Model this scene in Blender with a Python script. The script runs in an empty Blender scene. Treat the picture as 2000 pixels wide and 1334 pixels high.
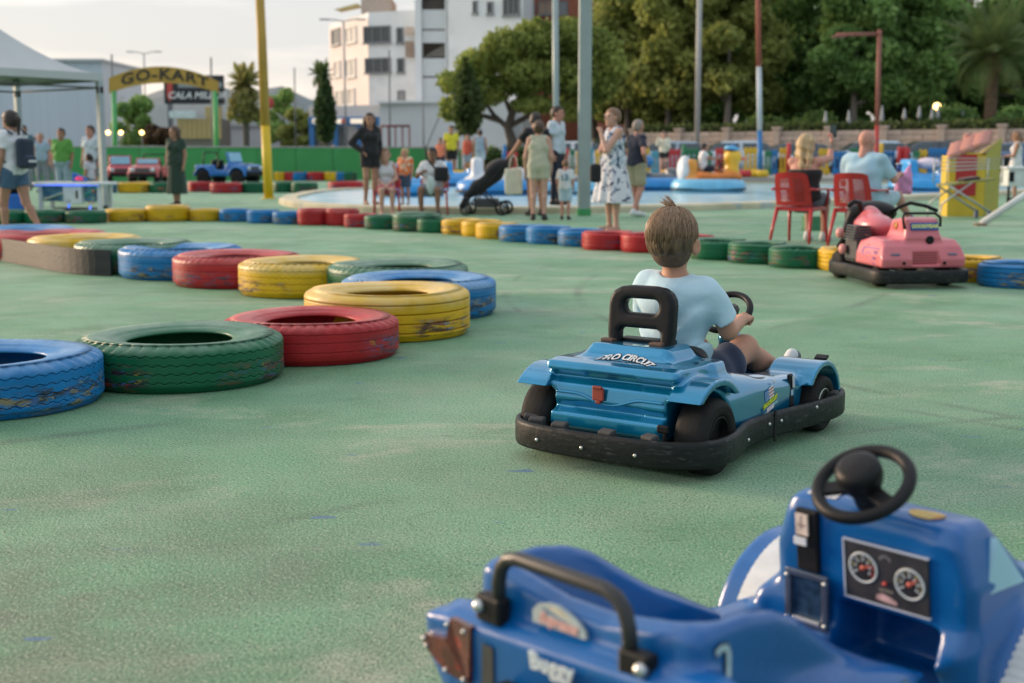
import bpy, bmesh, math, random
import numpy as np
from mathutils import Vector, Matrix, Euler

random.seed(11)
RNG = np.random.default_rng(11)
SC = bpy.context.scene
COL = SC.collection
PI = math.pi
R_ = math.radians

# ---------------------------------------------------------------- camera
CAM_H = 1.05
TILT = math.atan(362 / 2500)
cam_d = bpy.data.cameras.new("camera")
cam = bpy.data.objects.new("camera", cam_d)
COL.objects.link(cam)
cam.location = (0, 0, CAM_H)
cam.rotation_euler = (PI / 2 - TILT, 0, 0)
cam_d.sensor_width = 36
cam_d.lens = 45.0
cam_d.clip_start = 0.05
cam_d.clip_end = 3000
cam_d.dof.use_dof = True
cam_d.dof.focus_distance = 4.55
cam_d.dof.aperture_fstop = 3.1
SC.camera = cam

# ---------------------------------------------------------------- sky and sun
SUN_EL, SUN_AZ = R_(13), R_(-63)      # low, from the left and a little ahead
world = bpy.data.worlds.new("World")
SC.world = world
world.use_nodes = True
wn = world.node_tree
wn.nodes.clear()
def wnode(t, **k):
    n = wn.nodes.new(t)
    for a, b in k.items():
        setattr(n, a, b)
    return n
w_out = wnode("ShaderNodeOutputWorld")
w_bg = wnode("ShaderNodeBackground")
w_sky = wnode("ShaderNodeTexSky", sky_type='NISHITA', sun_disc=False)
w_sky.sun_elevation = SUN_EL
w_sky.sun_rotation = SUN_AZ
w_sky.air_density = 1.0
w_sky.dust_density = 2.0
w_bg.inputs['Strength'].default_value = 0.10
w_tc = wnode("ShaderNodeTexCoord")
w_sep = wnode("ShaderNodeSeparateXYZ")
wn.links.new(w_tc.outputs['Generated'], w_sep.inputs[0])
# cloud deck: peach close to the horizon, grey white higher up, slightly mottled
w_ramp = wnode("ShaderNodeValToRGB")
cr = w_ramp.color_ramp
cr.elements[0].position = 0.0
cr.elements[0].color = (6.9, 5.8, 5.05, 1)
cr.elements[1].position = 1.0
cr.elements[1].color = (8.6, 9.1, 9.9, 1)
for pos, c in ((0.06, (6.9, 6.0, 5.35, 1)), (0.11, (6.5, 6.05, 5.75, 1)), (0.24, (6.6, 6.6, 6.8, 1))):
    e = cr.elements.new(pos); e.color = c
wn.links.new(w_sep.outputs['Z'], w_ramp.inputs[0])
w_map = wnode("ShaderNodeMapping")
w_map.inputs['Scale'].default_value = (2.2, 2.2, 15)
wn.links.new(w_tc.outputs['Generated'], w_map.inputs[0])
w_noise = wnode("ShaderNodeTexNoise")
w_noise.inputs['Scale'].default_value = 1.6
w_noise.inputs['Detail'].default_value = 5
wn.links.new(w_map.outputs[0], w_noise.inputs[0])
w_nr = wnode("ShaderNodeMapRange")
w_nr.inputs[1].default_value = 0.36; w_nr.inputs[2].default_value = 0.56
w_nr.inputs[3].default_value = 0.0; w_nr.inputs[4].default_value = 0.85
wn.links.new(w_noise.outputs[0], w_nr.inputs[0])
w_grey = wnode("ShaderNodeMix", data_type='RGBA')
w_grey.inputs[7].default_value = (3.9, 3.9, 3.95, 1)
wn.links.new(w_nr.outputs[0], w_grey.inputs[0])
wn.links.new(w_ramp.outputs[0], w_grey.inputs[6])
w_mix = wnode("ShaderNodeMix", data_type='RGBA')
w_mix.inputs[0].default_value = 0.86
wn.links.new(w_sky.outputs[0], w_mix.inputs[6])
# the glow lies towards the low sun; the sky behind the camera is duskier and bluer
w_dot = wnode("ShaderNodeVectorMath", operation='DOT_PRODUCT')
w_dot.inputs[1].default_value = (math.sin(SUN_AZ) * 0.86, math.cos(SUN_AZ) * 0.86 + 0.28, 0.42)
wn.links.new(w_tc.outputs['Generated'], w_dot.inputs[0])
w_dr = wnode("ShaderNodeMapRange")
w_dr.inputs[1].default_value = -0.9; w_dr.inputs[2].default_value = 0.55
wn.links.new(w_dot.outputs['Value'], w_dr.inputs[0])
w_dusk = wnode("ShaderNodeMix", data_type='RGBA')
w_dusk.inputs[6].default_value = (2.9, 3.5, 4.2, 1)
wn.links.new(w_dr.outputs[0], w_dusk.inputs[0])
wn.links.new(w_grey.outputs[2], w_dusk.inputs[7])
wn.links.new(w_dusk.outputs[2], w_mix.inputs[7])
wn.links.new(w_mix.outputs[2], w_bg.inputs[0])
wn.links.new(w_bg.outputs[0], w_out.inputs[0])

sun_d = bpy.data.lights.new("sun", 'SUN')
sun = bpy.data.objects.new("sun", sun_d)
COL.objects.link(sun)
sun_d.energy = 2.1
sun_d.angle = R_(18)
sun_d.color = (1.0, 0.72, 0.50)
_dir = Vector((math.sin(SUN_AZ) * math.cos(SUN_EL), math.cos(SUN_AZ) * math.cos(SUN_EL), math.sin(SUN_EL)))
sun.rotation_euler = (-_dir).to_track_quat('-Z', 'Y').to_euler()
sun.location = _dir * 60

SC.render.engine = 'CYCLES'
SC.view_settings.view_transform = 'Standard'
SC.view_settings.look = 'None'
SC.view_settings.gamma = 1.0
SC.view_settings.exposure = 0.95
SC.view_settings.use_curve_mapping = False
SC.cycles.max_bounces = 6
SC.cycles.diffuse_bounces = 3
SC.cycles.transparent_max_bounces = 12
SC.cycles.use_denoising = True

# ---------------------------------------------------------------- placing helpers
def ray(px, py):
    u = (px - 1000) / 2500
    v = (py - 667) / 2500
    return Vector((u, math.cos(TILT) - v * math.sin(TILT), -math.sin(TILT) - v * math.cos(TILT)))
def G(px, py, z=0.0):
    r = ray(px, py); s = (z - CAM_H) / r.z
    return Vector((r.x * s, r.y * s, z))
def P(px, py, Y):
    r = ray(px, py); s = Y / r.y
    return Vector((r.x * s, Y, CAM_H + r.z * s))
def heading(a):           # facing angle: 0 = away from camera, positive to the right
    return -R_(a)

# ---------------------------------------------------------------- materials
MATS = {}
def M(name, col, rough=0.5, metal=0.0, coat=0.0, var=0.10, vs=6.0, bump=0.0, bs=40.0, spec=0.5, sheen=0.0,
      vstretch=(1, 1, 1), emit=None, estr=0.0, alpha=1.0, trans=0.0, sss=0.0, col2=None, thr=None, space='Object'):
    """procedural principled material: base colour mottled by noise, optional second colour in patches, optional bump"""
    if name in MATS:
        return MATS[name]
    m = bpy.data.materials.new(name)
    m.use_nodes = True
    nt = m.node_tree
    b = nt.nodes["Principled BSDF"]
    N = lambda t: nt.nodes.new(t)
    tc = N("ShaderNodeTexCoord"); mp = N("ShaderNodeMapping")
    mp.inputs['Scale'].default_value = vstretch
    nt.links.new(tc.outputs[space], mp.inputs[0])
    nz = N("ShaderNodeTexNoise"); nz.inputs['Scale'].default_value = vs; nz.inputs['Detail'].default_value = 5
    nt.links.new(mp.outputs[0], nz.inputs[0])
    mr = N("ShaderNodeMapRange")
    mr.inputs[1].default_value = 0.3; mr.inputs[2].default_value = 0.7
    mr.inputs[3].default_value = 1 - var; mr.inputs[4].default_value = 1 + var
    nt.links.new(nz.outputs[0], mr.inputs[0])
    base = N("ShaderNodeRGB"); base.outputs[0].default_value = (*col, 1)
    src = base.outputs[0]
    if col2 is not None:
        n2 = N("ShaderNodeTexNoise"); n2.inputs['Scale'].default_value = vs * 1.7; n2.inputs['Detail'].default_value = 6
        nt.links.new(mp.outputs[0], n2.inputs[0])
        t = thr or 0.58
        m2 = N("ShaderNodeMapRange"); m2.inputs[1].default_value = t; m2.inputs[2].default_value = t + 0.05
        nt.links.new(n2.outputs[0], m2.inputs[0])
        mx = N("ShaderNodeMix"); mx.data_type = 'RGBA'
        nt.links.new(m2.outputs[0], mx.inputs[0]); nt.links.new(src, mx.inputs[6]); mx.inputs[7].default_value = (*col2, 1)
        src = mx.outputs[2]
    mul = N("ShaderNodeVectorMath"); mul.operation = 'SCALE'
    nt.links.new(src, mul.inputs[0]); nt.links.new(mr.outputs[0], mul.inputs['Scale'])
    nt.links.new(mul.outputs[0], b.inputs['Base Color'])
    rr = N("ShaderNodeMapRange"); rr.inputs[3].default_value = max(0.02, rough - 0.07); rr.inputs[4].default_value = min(1, rough + 0.1)
    nt.links.new(nz.outputs[0], rr.inputs[0]); nt.links.new(rr.outputs[0], b.inputs['Roughness'])
    b.inputs['Metallic'].default_value = metal
    b.inputs['Coat Weight'].default_value = coat
    b.inputs['Coat Roughness'].default_value = 0.08
    b.inputs['Specular IOR Level'].default_value = spec
    b.inputs['Sheen Weight'].default_value = sheen
    b.inputs['Alpha'].default_value = alpha
    b.inputs['Transmission Weight'].default_value = trans
    if sss:
        b.inputs['Subsurface Weight'].default_value = sss
        b.inputs['Subsurface Radius'].default_value = (0.012, 0.005, 0.003)
    if emit is not None:
        b.inputs['Emission Color'].default_value = (*emit, 1); b.inputs['Emission Strength'].default_value = estr
    if bump:
        nb = N("ShaderNodeTexNoise"); nb.inputs['Scale'].default_value = bs; nb.inputs['Detail'].default_value = 4
        nt.links.new(tc.outputs[space], nb.inputs[0])
        bp = N("ShaderNodeBump"); bp.inputs['Strength'].default_value = bump; bp.inputs['Distance'].default_value = 0.01
        nt.links.new(nb.outputs[0], bp.inputs['Height']); nt.links.new(bp.outputs[0], b.inputs['Normal'])
    MATS[name] = m
    return m

# ---------------------------------------------------------------- object helpers
def tag(o, label=None, cat=None, group=None, kind=None):
    if label: o['label'] = label
    if cat: o['category'] = cat
    if group: o['group'] = group
    if kind: o['kind'] = kind
    return o
def thing(name, label, cat, loc=(0, 0, 0), rz=0.0, group=None, scale=1.0):
    o = bpy.data.objects.new(name, None); COL.objects.link(o)
    o.empty_display_size = 0.1
    o.location = loc; o.rotation_euler = (0, 0, rz); o.scale = (scale,) * 3
    return tag(o, label, cat, group)
def link(name, mesh, parent=None):
    o = bpy.data.objects.new(name, mesh); COL.objects.link(o)
    if parent is not None: o.parent = parent
    return o
def copy_tree(o, parent=None):
    c = o.copy(); COL.objects.link(c)
    if parent is not None: c.parent = parent
    for ch in list(o.children): copy_tree(ch, c)
    return c

class MB:
    """collects shapes; build() links them as one mesh object"""
    def __init__(s): s.v = []; s.f = []; s.mi = []; s.sm = []
    def add(s, verts, faces, mi=0, smooth=False, mat=None):
        o = len(s.v)
        for v in verts:
            v = Vector(v)
            s.v.append(tuple(mat @ v) if mat is not None else tuple(v))
        for f in faces:
            s.f.append([i + o for i in f]); s.mi.append(mi); s.sm.append(smooth)
        return s
    def box(s, c, d, rot=None, mi=0, bev=0.0, mat=None, smooth=False):
        hx, hy, hz = d[0] / 2, d[1] / 2, d[2] / 2
        R = (Euler(rot).to_matrix().to_4x4() if rot is not None else Matrix())
        X = Matrix.Translation(c) @ R
        if mat is not None: X = mat @ X
        if bev <= 0:
            V = [(x, y, z) for x in (-hx, hx) for y in (-hy, hy) for z in (-hz, hz)]
            F = [(0, 1, 3, 2), (4, 6, 7, 5), (0, 4, 5, 1), (2, 3, 7, 6), (0, 2, 6, 4), (1, 5, 7, 3)]
            return s.add(V, F, mi, smooth, X)
        bm = bmesh.new(); bmesh.ops.create_cube(bm, size=1)
        for v in bm.verts: v.co = Vector((v.co.x * d[0], v.co.y * d[1], v.co.z * d[2]))
        bmesh.ops.bevel(bm, geom=list(bm.edges), offset=min(bev, min(d) * 0.49), segments=2, profile=0.5, affect='EDGES')
        bm.verts.index_update()
        s.add([v.co for v in bm.verts], [[v.index for v in f.verts] for f in bm.faces], mi, smooth, X)
        bm.free(); return s
    def prism(s, pts, z0, z1, mi=0, mat=None, smooth=False):
        n = len(pts)
        V = [(p[0], p[1], z0) for p in pts] + [(p[0], p[1], z1) for p in pts]
        a = sum(pts[i][0] * pts[(i + 1) % n][1] - pts[(i + 1) % n][0] * pts[i][1] for i in range(n))
        F = [[i, (i + 1) % n, n + (i + 1) % n, n + i] for i in range(n)] + [list(range(n - 1, -1, -1)), list(range(n, 2 * n))]
        if a < 0: F = [f[::-1] for f in F]
        return s.add(V, F, mi, smooth, mat)
    def lathe(s, prof, seg=24, mat=None, mi=0, smooth=True, close=False, arc=None):
        """prof: list of (r, z) revolved around z"""
        n = len(prof); V = []; F = []
        for k in range(seg):
            a = 2 * PI * k / seg
            for r, z in prof: V.append((r * math.cos(a), r * math.sin(a), z))
        for k in range(seg):
            k2 = (k + 1) % seg
            for i in range(n if close else n - 1):
                j = (i + 1) % n
                F.append([k * n + i, k2 * n + i, k2 * n + j, k * n + j])
        if not close:
            if prof[0][0] > 1e-6: F.append([k * n for k in range(seg)][::-1])
            if prof[-1][0] > 1e-6: F.append([k * n + n - 1 for k in range(seg)])
        return s.add(V, F, mi, smooth, mat)
    def tube(s, pts, r, seg=8, mi=0, smooth=True, closed=False, mat=None, radii=None):
        pts = [Vector(p) for p in pts]; n = len(pts); V = []; F = []
        up = None
        for i, p in enumerate(pts):
            if closed: t = (pts[(i + 1) % n] - pts[i - 1]).normalized()
            else: t = (pts[min(i + 1, n - 1)] - pts[max(i - 1, 0)]).normalized()
            if up is None:
                up = Vector((0, 0, 1)) if abs(t.z) < 0.9 else Vector((1, 0, 0))
            u = (up - t * up.dot(t))
            u = u.normalized() if u.length > 1e-6 else t.orthogonal().normalized()
            up = u
            w = t.cross(u)
            rr = radii[i] if radii is not None else r
            for k in range(seg):
                a = 2 * PI * k / seg
                V.append(p + (u * math.cos(a) + w * math.sin(a)) * rr)
        for i in range(n if closed else n - 1):
            j = (i + 1) % n
            for k in range(seg):
                k2 = (k + 1) % seg
                F.append([i * seg + k, i * seg + k2, j * seg + k2, j * seg + k])
        if not closed:
            F.append(list(range(seg))[::-1]); F.append([(n - 1) * seg + k for k in range(seg)])
        return s.add(V, F, mi, smooth, mat)
    def bar(s, a, b, r, seg=8, mi=0, r2=None, mat=None):
        return s.tube([a, b], r, seg, mi, True, False, mat, [r, r if r2 is None else r2])
    def sphere(s, c, r, seg=12, rings=8, mi=0, mat=None):
        rr = (r, r, r) if not hasattr(r, '__len__') else r
        prof = [(math.sin(PI * i / rings), -math.cos(PI * i / rings)) for i in range(rings + 1)]
        prof[0] = (0, -1); prof[-1] = (0, 1)
        X = Matrix.Translation(c) @ Matrix.Diagonal((*rr, 1))
        if mat is not None: X = mat @ X
        return s.lathe(prof, seg, X, mi)
    def grid(s, fn, nu, nv, mi=0, smooth=True, closeu=False, flip=False, mat=None):
        V = [fn(i, j) for i in range(nu) for j in range(nv)]; F = []
        for i in range(nu if closeu else nu - 1):
            i2 = (i + 1) % nu
            for j in range(nv - 1):
                q = [i * nv + j, i2 * nv + j, i2 * nv + j + 1, i * nv + j + 1]
                F.append(q[::-1] if flip else q)
        return s.add(V, F, mi, smooth, mat)
    def npmesh(s, V, Q, mi=0, mat=None):
        return s.add([tuple(v) for v in V], [list(q) for q in Q], mi, True, mat)
    def mesh(s, name, mats):
        me = bpy.data.meshes.new(name)
        me.from_pydata(s.v, [], s.f)
        for m in (mats if isinstance(mats, (list, tuple)) else [mats]): me.materials.append(m)
        me.polygons.foreach_set('material_index', s.mi)
        me.polygons.foreach_set('use_smooth', s.sm)
        me.update()
        return me
    def build(s, name, mats, parent=None):
        return link(name, s.mesh(name, mats), parent)

def np_mesh(name, V, Q, mats, mi=None, smooth=True):
    me = bpy.data.meshes.new(name)
    V = np.asarray(V, np.float32); Q = np.asarray(Q, np.int32); k = Q.shape[1]
    me.vertices.add(len(V)); me.vertices.foreach_set('co', V.ravel())
    me.loops.add(Q.size); me.loops.foreach_set('vertex_index', Q.ravel())
    me.polygons.add(len(Q)); me.polygons.foreach_set('loop_start', np.arange(0, Q.size, k, dtype=np.int32))
    for m in (mats if isinstance(mats, (list, tuple)) else [mats]): me.materials.append(m)
    if mi is not None: me.polygons.foreach_set('material_index', np.asarray(mi, np.int32))
    me.polygons.foreach_set('use_smooth', np.full(len(Q), smooth))
    me.update(calc_edges=True); me.validate()
    return me

# ---------------------------------------------------------------- signed distance modelling (moulded plastic, bodies, cloth)
def s_cone(p, a, b, r1, r2):
    a = np.asarray(a, np.float32); b = np.asarray(b, np.float32); ba = b - a
    bb = max(float(ba @ ba), 1e-9)
    dx, dy, dz = p[0] - a[0], p[1] - a[1], p[2] - a[2]
    t = np.clip((dx * ba[0] + dy * ba[1] + dz * ba[2]) / bb, 0, 1)
    return np.sqrt((dx - t * ba[0]) ** 2 + (dy - t * ba[1]) ** 2 + (dz - t * ba[2]) ** 2) - (r1 + t * (r2 - r1))
def s_loc(p, c, rot):
    d = [p[0] - c[0], p[1] - c[1], p[2] - c[2]]
    if rot is None: return d
    Rm = Euler(rot).to_matrix().transposed()
    return [Rm[i][0] * d[0] + Rm[i][1] * d[1] + Rm[i][2] * d[2] for i in range(3)]
def s_ell(p, c, r, rot=None):
    x, y, z = s_loc(p, c, rot)
    k0 = np.sqrt((x / r[0]) ** 2 + (y / r[1]) ** 2 + (z / r[2]) ** 2)
    k1 = np.sqrt((x / r[0] ** 2) ** 2 + (y / r[1] ** 2) ** 2 + (z / r[2] ** 2) ** 2) + 1e-9
    return k0 * (k0 - 1) / k1
def s_box(p, c, h, r=0.0, rot=None):
    x, y, z = s_loc(p, c, rot)
    qx, qy, qz = np.abs(x) - h[0] + r, np.abs(y) - h[1] + r, np.abs(z) - h[2] + r
    return np.sqrt(np.maximum(qx, 0) ** 2 + np.maximum(qy, 0) ** 2 + np.maximum(qz, 0) ** 2) + np.minimum(np.maximum(qx, np.maximum(qy, qz)), 0) - r
def s_poly2(u, v, pts):
    d = np.full(u.shape, 1e9, np.float32); s = np.ones(u.shape, np.float32); n = len(pts)
    for i in range(n):
        ax, ay = pts[i]; bx, by = pts[i - 1]
        ex, ey = bx - ax, by - ay
        wx, wy = u - ax, v - ay
        t = np.clip((wx * ex + wy * ey) / max(ex * ex + ey * ey, 1e-12), 0, 1)
        d = np.minimum(d, (wx - ex * t) ** 2 + (wy - ey * t) ** 2)
        c1 = v >= ay; c2 = v < by; c3 = ex * wy > ey * wx
        flip = (c1 & c2 & c3) | (~c1 & ~c2 & ~c3)
        s = np.where(flip, -s, s)
    return s * np.sqrt(d)
def s_ext(d2, w, lo, hi, r=0.0):
    """extrude a 2d field along coordinate w"""
    a = d2 + r; b = np.abs(w - (lo + hi) / 2) - (hi - lo) / 2 + r
    return np.minimum(np.maximum(a, b), 0) + np.sqrt(np.maximum(a, 0) ** 2 + np.maximum(b, 0) ** 2) - r
def s_cyl(p, c, r, h, axis='x', rd=0.0):
    d = [p[0] - c[0], p[1] - c[1], p[2] - c[2]]
    i = 'xyz'.index(axis); o = [k for k in range(3) if k != i]
    return s_ext(np.sqrt(d[o[0]] ** 2 + d[o[1]] ** 2) - r, d[i], -h, h, rd)
def smin(a, b, k):
    if k <= 0: return np.minimum(a, b)
    h = np.maximum(k - np.abs(a - b), 0) / k
    return np.minimum(a, b) - h * h * k * 0.25
def smax(a, b, k): return -smin(-a, -b, k)

def nets(fn, lo, hi, res):
    """naive surface nets: field function -> vertices, quads"""
    ax = [np.arange(lo[i], hi[i] + res, res, dtype=np.float32) for i in range(3)]
    X, Y, Z = np.meshgrid(*ax, indexing='ij')
    D = np.asarray(fn((X, Y, Z)), np.float32)
    S = D < 0
    nx, ny, nz = D.shape
    c = np.zeros((nx - 1, ny - 1, nz - 1), np.int8)
    for i in (0, 1):
        for j in (0, 1):
            for k in (0, 1):
                c += S[i:nx - 1 + i, j:ny - 1 + j, k:nz - 1 + k]
    act = (c > 0) & (c < 8)
    I, J, K = np.nonzero(act)
    idx = np.full(act.shape, -1, np.int32); idx[I, J, K] = np.arange(len(I))
    val = {(i, j, k): D[I + i, J + j, K + k] for i in (0, 1) for j in (0, 1) for k in (0, 1)}
    acc = np.zeros((len(I), 3), np.float32); cnt = np.zeros(len(I), np.float32)
    for a in range(3):
        for u in (0, 1):
            for v in (0, 1):
                c0 = [0, 0, 0]; o = [q for q in range(3) if q != a]
                c0[o[0]] = u; c0[o[1]] = v; c1 = list(c0); c1[a] = 1
                d0 = val[tuple(c0)]; d1 = val[tuple(c1)]
                m = (d0 < 0) != (d1 < 0)
                t = np.where(m, d0 / np.where(m, d0 - d1, 1), 0)
                pt = np.tile(np.array(c0, np.float32), (len(I), 1)); pt[:, a] += t
                acc += pt * m[:, None]; cnt += m
    V = (np.stack([I, J, K], 1) + acc / np.maximum(cnt, 1)[:, None]) * res + np.array([a[0] for a in ax], np.float32)
    Qs = []
    for a in range(3):
        o = [q for q in range(3) if q != a]
        sl0 = [slice(None)] * 3; sl1 = [slice(None)] * 3
        sl0[a] = slice(0, -1); sl1[a] = slice(1, None)
        s0 = S[tuple(sl0)]; s1 = S[tuple(sl1)]
        e = np.nonzero(s0 != s1)
        e = np.stack(e, 1)
        ok = (e[:, o[0]] > 0) & (e[:, o[1]] > 0) & (e[:, o[0]] < D.shape[o[0]] - 1) & (e[:, o[1]] < D.shape[o[1]] - 1)
        e = e[ok]
        inside0 = s0[e[:, 0], e[:, 1], e[:, 2]]
        q = []
        for du, dv in ((1, 1), (0, 1), (0, 0), (1, 0)):
            ee = e.copy(); ee[:, o[0]] -= du; ee[:, o[1]] -= dv
            q.append(idx[ee[:, 0], ee[:, 1], ee[:, 2]])
        q = np.stack(q, 1)
        fl = inside0 if a != 1 else ~inside0
        q = np.where(fl[:, None], q, q[:, ::-1])
        Qs.append(q)
    Q = np.concatenate(Qs)
    return V, Q
def taubin(V, Q, it):
    """Taubin smoothing: evens out the grid without shrinking the form"""
    a = Q.ravel(); b = np.roll(Q, -1, 1).ravel(); n = len(V)
    deg = np.maximum(np.bincount(a, minlength=n) + np.bincount(b, minlength=n), 1)[:, None]
    for k in range(it * 2):
        S = np.stack([np.bincount(a, V[b, i], n) + np.bincount(b, V[a, i], n) for i in range(3)], 1) / deg
        V = V + (S - V) * (0.52 if k % 2 == 0 else -0.54)
    return V.astype(np.float32)
def sdf_part(name, fn, lo, hi, res, mat, parent=None, it=1):
    V, Q = nets(fn, lo, hi, res)
    if it: V = taubin(V, Q, it)
    return link(name, np_mesh(name, V, Q, mat), parent)

# ---------------------------------------------------------------- lettering
def text_mesh(name, s, size, mat, extrude=0.002, bold=0.0, shear=0.0, warp=None, X=None, spacing=1.0):
    cu = bpy.data.curves.new(name, 'FONT')
    cu.body = s; cu.size = size; cu.extrude = extrude; cu.offset = bold; cu.shear = shear
    cu.align_x = 'CENTER'; cu.align_y = 'CENTER'; cu.space_character = spacing
    cu.resolution_u = 3
    ob = bpy.data.objects.new(name, cu); COL.objects.link(ob)
    dg = bpy.context.evaluated_depsgraph_get()
    me = bpy.data.meshes.new_from_object(ob.evaluated_get(dg))
    bpy.data.objects.remove(ob); bpy.data.curves.remove(cu)
    me.materials.clear(); me.materials.append(mat); me.name = name
    for v in me.vertices:
        co = v.co.copy()
        if warp: co = Vector(warp(co))
        v.co = (X @ co) if X is not None else co
    me.update()
    return me
def text_part(name, s, size, mat, parent, X, **k):
    return link(name, text_mesh(name, s, size, mat, X=X, **k), parent)
from mathutils.bvhtree import BVHTree
def wrap(obs, target, d, lift=.002, back=.08):
    """lay thin print on a moulded surface: move each vertex along d until it lies lift above the target mesh"""
    me = target.data; bv = BVHTree.FromPolygons([v.co for v in me.vertices], [list(p.vertices) for p in me.polygons])
    d = Vector(d).normalized()
    for o in obs:
        for v in o.data.vertices:
            h = bv.ray_cast(v.co - d * back, d)
            if h[0] is not None: v.co = h[0] - d * lift
        o.data.update()
def frame(o, u, v):
    """matrix with origin o, x axis u, y axis v (lettering plane)"""
    u = Vector(u).normalized(); v = Vector(v); v = (v - u * v.dot(u)).normalized(); w = u.cross(v)
    m = Matrix((u, v, w)).transposed().to_4x4(); m.translation = Vector(o)
    return m
# ================================================================= ground
def floor_material():
    m = bpy.data.materials.new("court_paint"); m.use_nodes = True
    nt = m.node_tree; b = nt.nodes["Principled BSDF"]; N = nt.nodes.new; L = nt.links.new
    tc = N("ShaderNodeTexCoord")
    def noise(scale, detail=5, rough=0.55, stretch=None, dist=0.0):
        n = N("ShaderNodeTexNoise"); n.inputs['Scale'].default_value = scale
        n.inputs['Detail'].default_value = detail; n.inputs['Roughness'].default_value = rough
        n.inputs['Distortion'].default_value = dist
        if stretch:
            mp = N("ShaderNodeMapping"); mp.inputs['Scale'].default_value = stretch[0]; mp.inputs['Rotation'].default_value = (0, 0, stretch[1])
            L(tc.outputs['Object'], mp.inputs[0]); L(mp.outputs[0], n.inputs[0])
        else: L(tc.outputs['Object'], n.inputs[0])
        return n.outputs[0]
    def rng(src, a, b2, c=0.0, d=1.0):
        r = N("ShaderNodeMapRange"); r.inputs[1].default_value = a; r.inputs[2].default_value = b2
        r.inputs[3].default_value = c; r.inputs[4].default_value = d; L(src, r.inputs[0]); return r.outputs[0]
    def mix(f, a, c):
        x = N("ShaderNodeMix"); x.data_type = 'RGBA'
        if isinstance(f, float): x.inputs[0].default_value = f
        else: L(f, x.inputs[0])
        for i, s in ((6, a), (7, c)):
            if isinstance(s, tuple): x.inputs[i].default_value = (*s, 1)
            else: L(s, x.inputs[i])
        return x.outputs[2]
    def mul(a, c):
        x = N("ShaderNodeMath"); x.operation = 'MULTIPLY'
        for i, s in ((0, a), (1, c)):
            if isinstance(s, float): x.inputs[i].default_value = s
            else: L(s, x.inputs[i])
        return x.outputs[0]
    green = mix(rng(noise(0.35, 4), 0.35, 0.65), (0.135, 0.345, 0.178), (0.225, 0.475, 0.278))
    green = mix(rng(noise(1.6, 6, 0.6), 0.40, 0.62, 0.0, 0.65), green, (0.088, 0.262, 0.122))
    wear = mul(rng(noise(0.42, 7, 0.62, ((1, 1.6, 1), 0.5)), 0.47, 0.64), rng(noise(3.2, 6, 0.6), 0.34, 0.60, 0.30, 1.0))
    c = mix(mul(wear, 0.46), green, (0.46, 0.53, 0.40))
    bare = mul(rng(noise(0.75, 7, 0.66, ((1, 1.9, 1), 0.42), 0.8), 0.535, 0.66), rng(noise(7.0, 5), 0.36, 0.6, 0.2, 1.0))
    c = mix(mul(bare, 0.60), c, (0.62, 0.58, 0.46))
    dirty = rng(noise(0.55, 6, 0.6, ((1.3, 1, 1), 1.1)), 0.56, 0.72, 0.0, 0.5)
    c = mix(dirty, c, (0.115, 0.160, 0.110))
    # the worn corner where karts turn in: paint scrubbed down to dark asphalt
    gm = N("ShaderNodeMapping"); gm.inputs['Location'].default_value = (1.25, -2.7, 0); L(tc.outputs['Object'], gm.inputs[0])
    ln = N("ShaderNodeVectorMath"); ln.operation = 'LENGTH'; L(gm.outputs[0], ln.inputs[0])
    scrub = mul(rng(ln.outputs['Value'], 1.5, 0.3, 0.0, 1.0), rng(noise(2.6, 6, 0.65), 0.36, 0.62))
    c = mix(mul(scrub, 0.72), c, (0.150, 0.165, 0.120))
    # faint black tyre tracks along the driving line
    trk = None
    for (cx, cy, r0, w0) in ((7.5, 9.5, 7.0, .05), (7.2, 9.9, 7.25, .04), (-9.0, 16.0, 13.4, .06), (5.0, -3.5, 9.1, .045)):
        g_ = N("ShaderNodeMapping"); g_.inputs['Location'].default_value = (-cx, -cy, 0); L(tc.outputs['Object'], g_.inputs[0])
        l_ = N("ShaderNodeVectorMath"); l_.operation = 'LENGTH'; L(g_.outputs[0], l_.inputs[0])
        d_ = N("ShaderNodeMath"); d_.operation = 'SUBTRACT'; L(l_.outputs['Value'], d_.inputs[0]); d_.inputs[1].default_value = r0
        a_ = N("ShaderNodeMath"); a_.operation = 'ABSOLUTE'; L(d_.outputs[0], a_.inputs[0])
        m_ = rng(a_.outputs[0], w0, w0 * .3)
        if trk is None: trk = m_
        else:
            mx_ = N("ShaderNodeMath"); mx_.operation = 'MAXIMUM'; L(trk, mx_.inputs[0]); L(m_, mx_.inputs[1]); trk = mx_.outputs[0]
    c = mix(mul(mul(trk, rng(noise(1.4, 4), 0.45, 0.62)), 0.42), c, (0.045, 0.065, 0.05))
    # grain of the asphalt: light chips and dark pits
    g1 = noise(98, 4, 0.70, ((1.3, 0.8, 1), 0.5)); g2 = noise(170, 2, 0.5)
    c = mix(rng(g1, 0.54, 0.66, 0.0, 0.75), c, (0.58, 0.60, 0.45))
    c = mix(rng(g2, 0.55, 0.68, 0.0, 0.60), c, (0.055, 0.115, 0.072))
    c = mix(rng(g1, 0.47, 0.35, 0.0, 0.90), c, (0.040, 0.085, 0.050))
    # blue paint flecks and scuffs, fine cracks
    fl = mul(rng(noise(5.2, 2, 0.4, ((1, 2.6, 1), 0.35)), 0.70, 0.73), rng(noise(1.1, 2), 0.50, 0.56))
    c = mix(mul(fl, 0.75), c, (0.075, 0.165, 0.36))
    sc_ = mul(rng(noise(4.0, 3, 0.5, ((1, 4.5, 1), 0.4)), 0.69, 0.74), rng(noise(0.8, 2), 0.48, 0.56))
    c = mix(mul(sc_, 0.6), c, (0.05, 0.075, 0.06))
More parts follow.
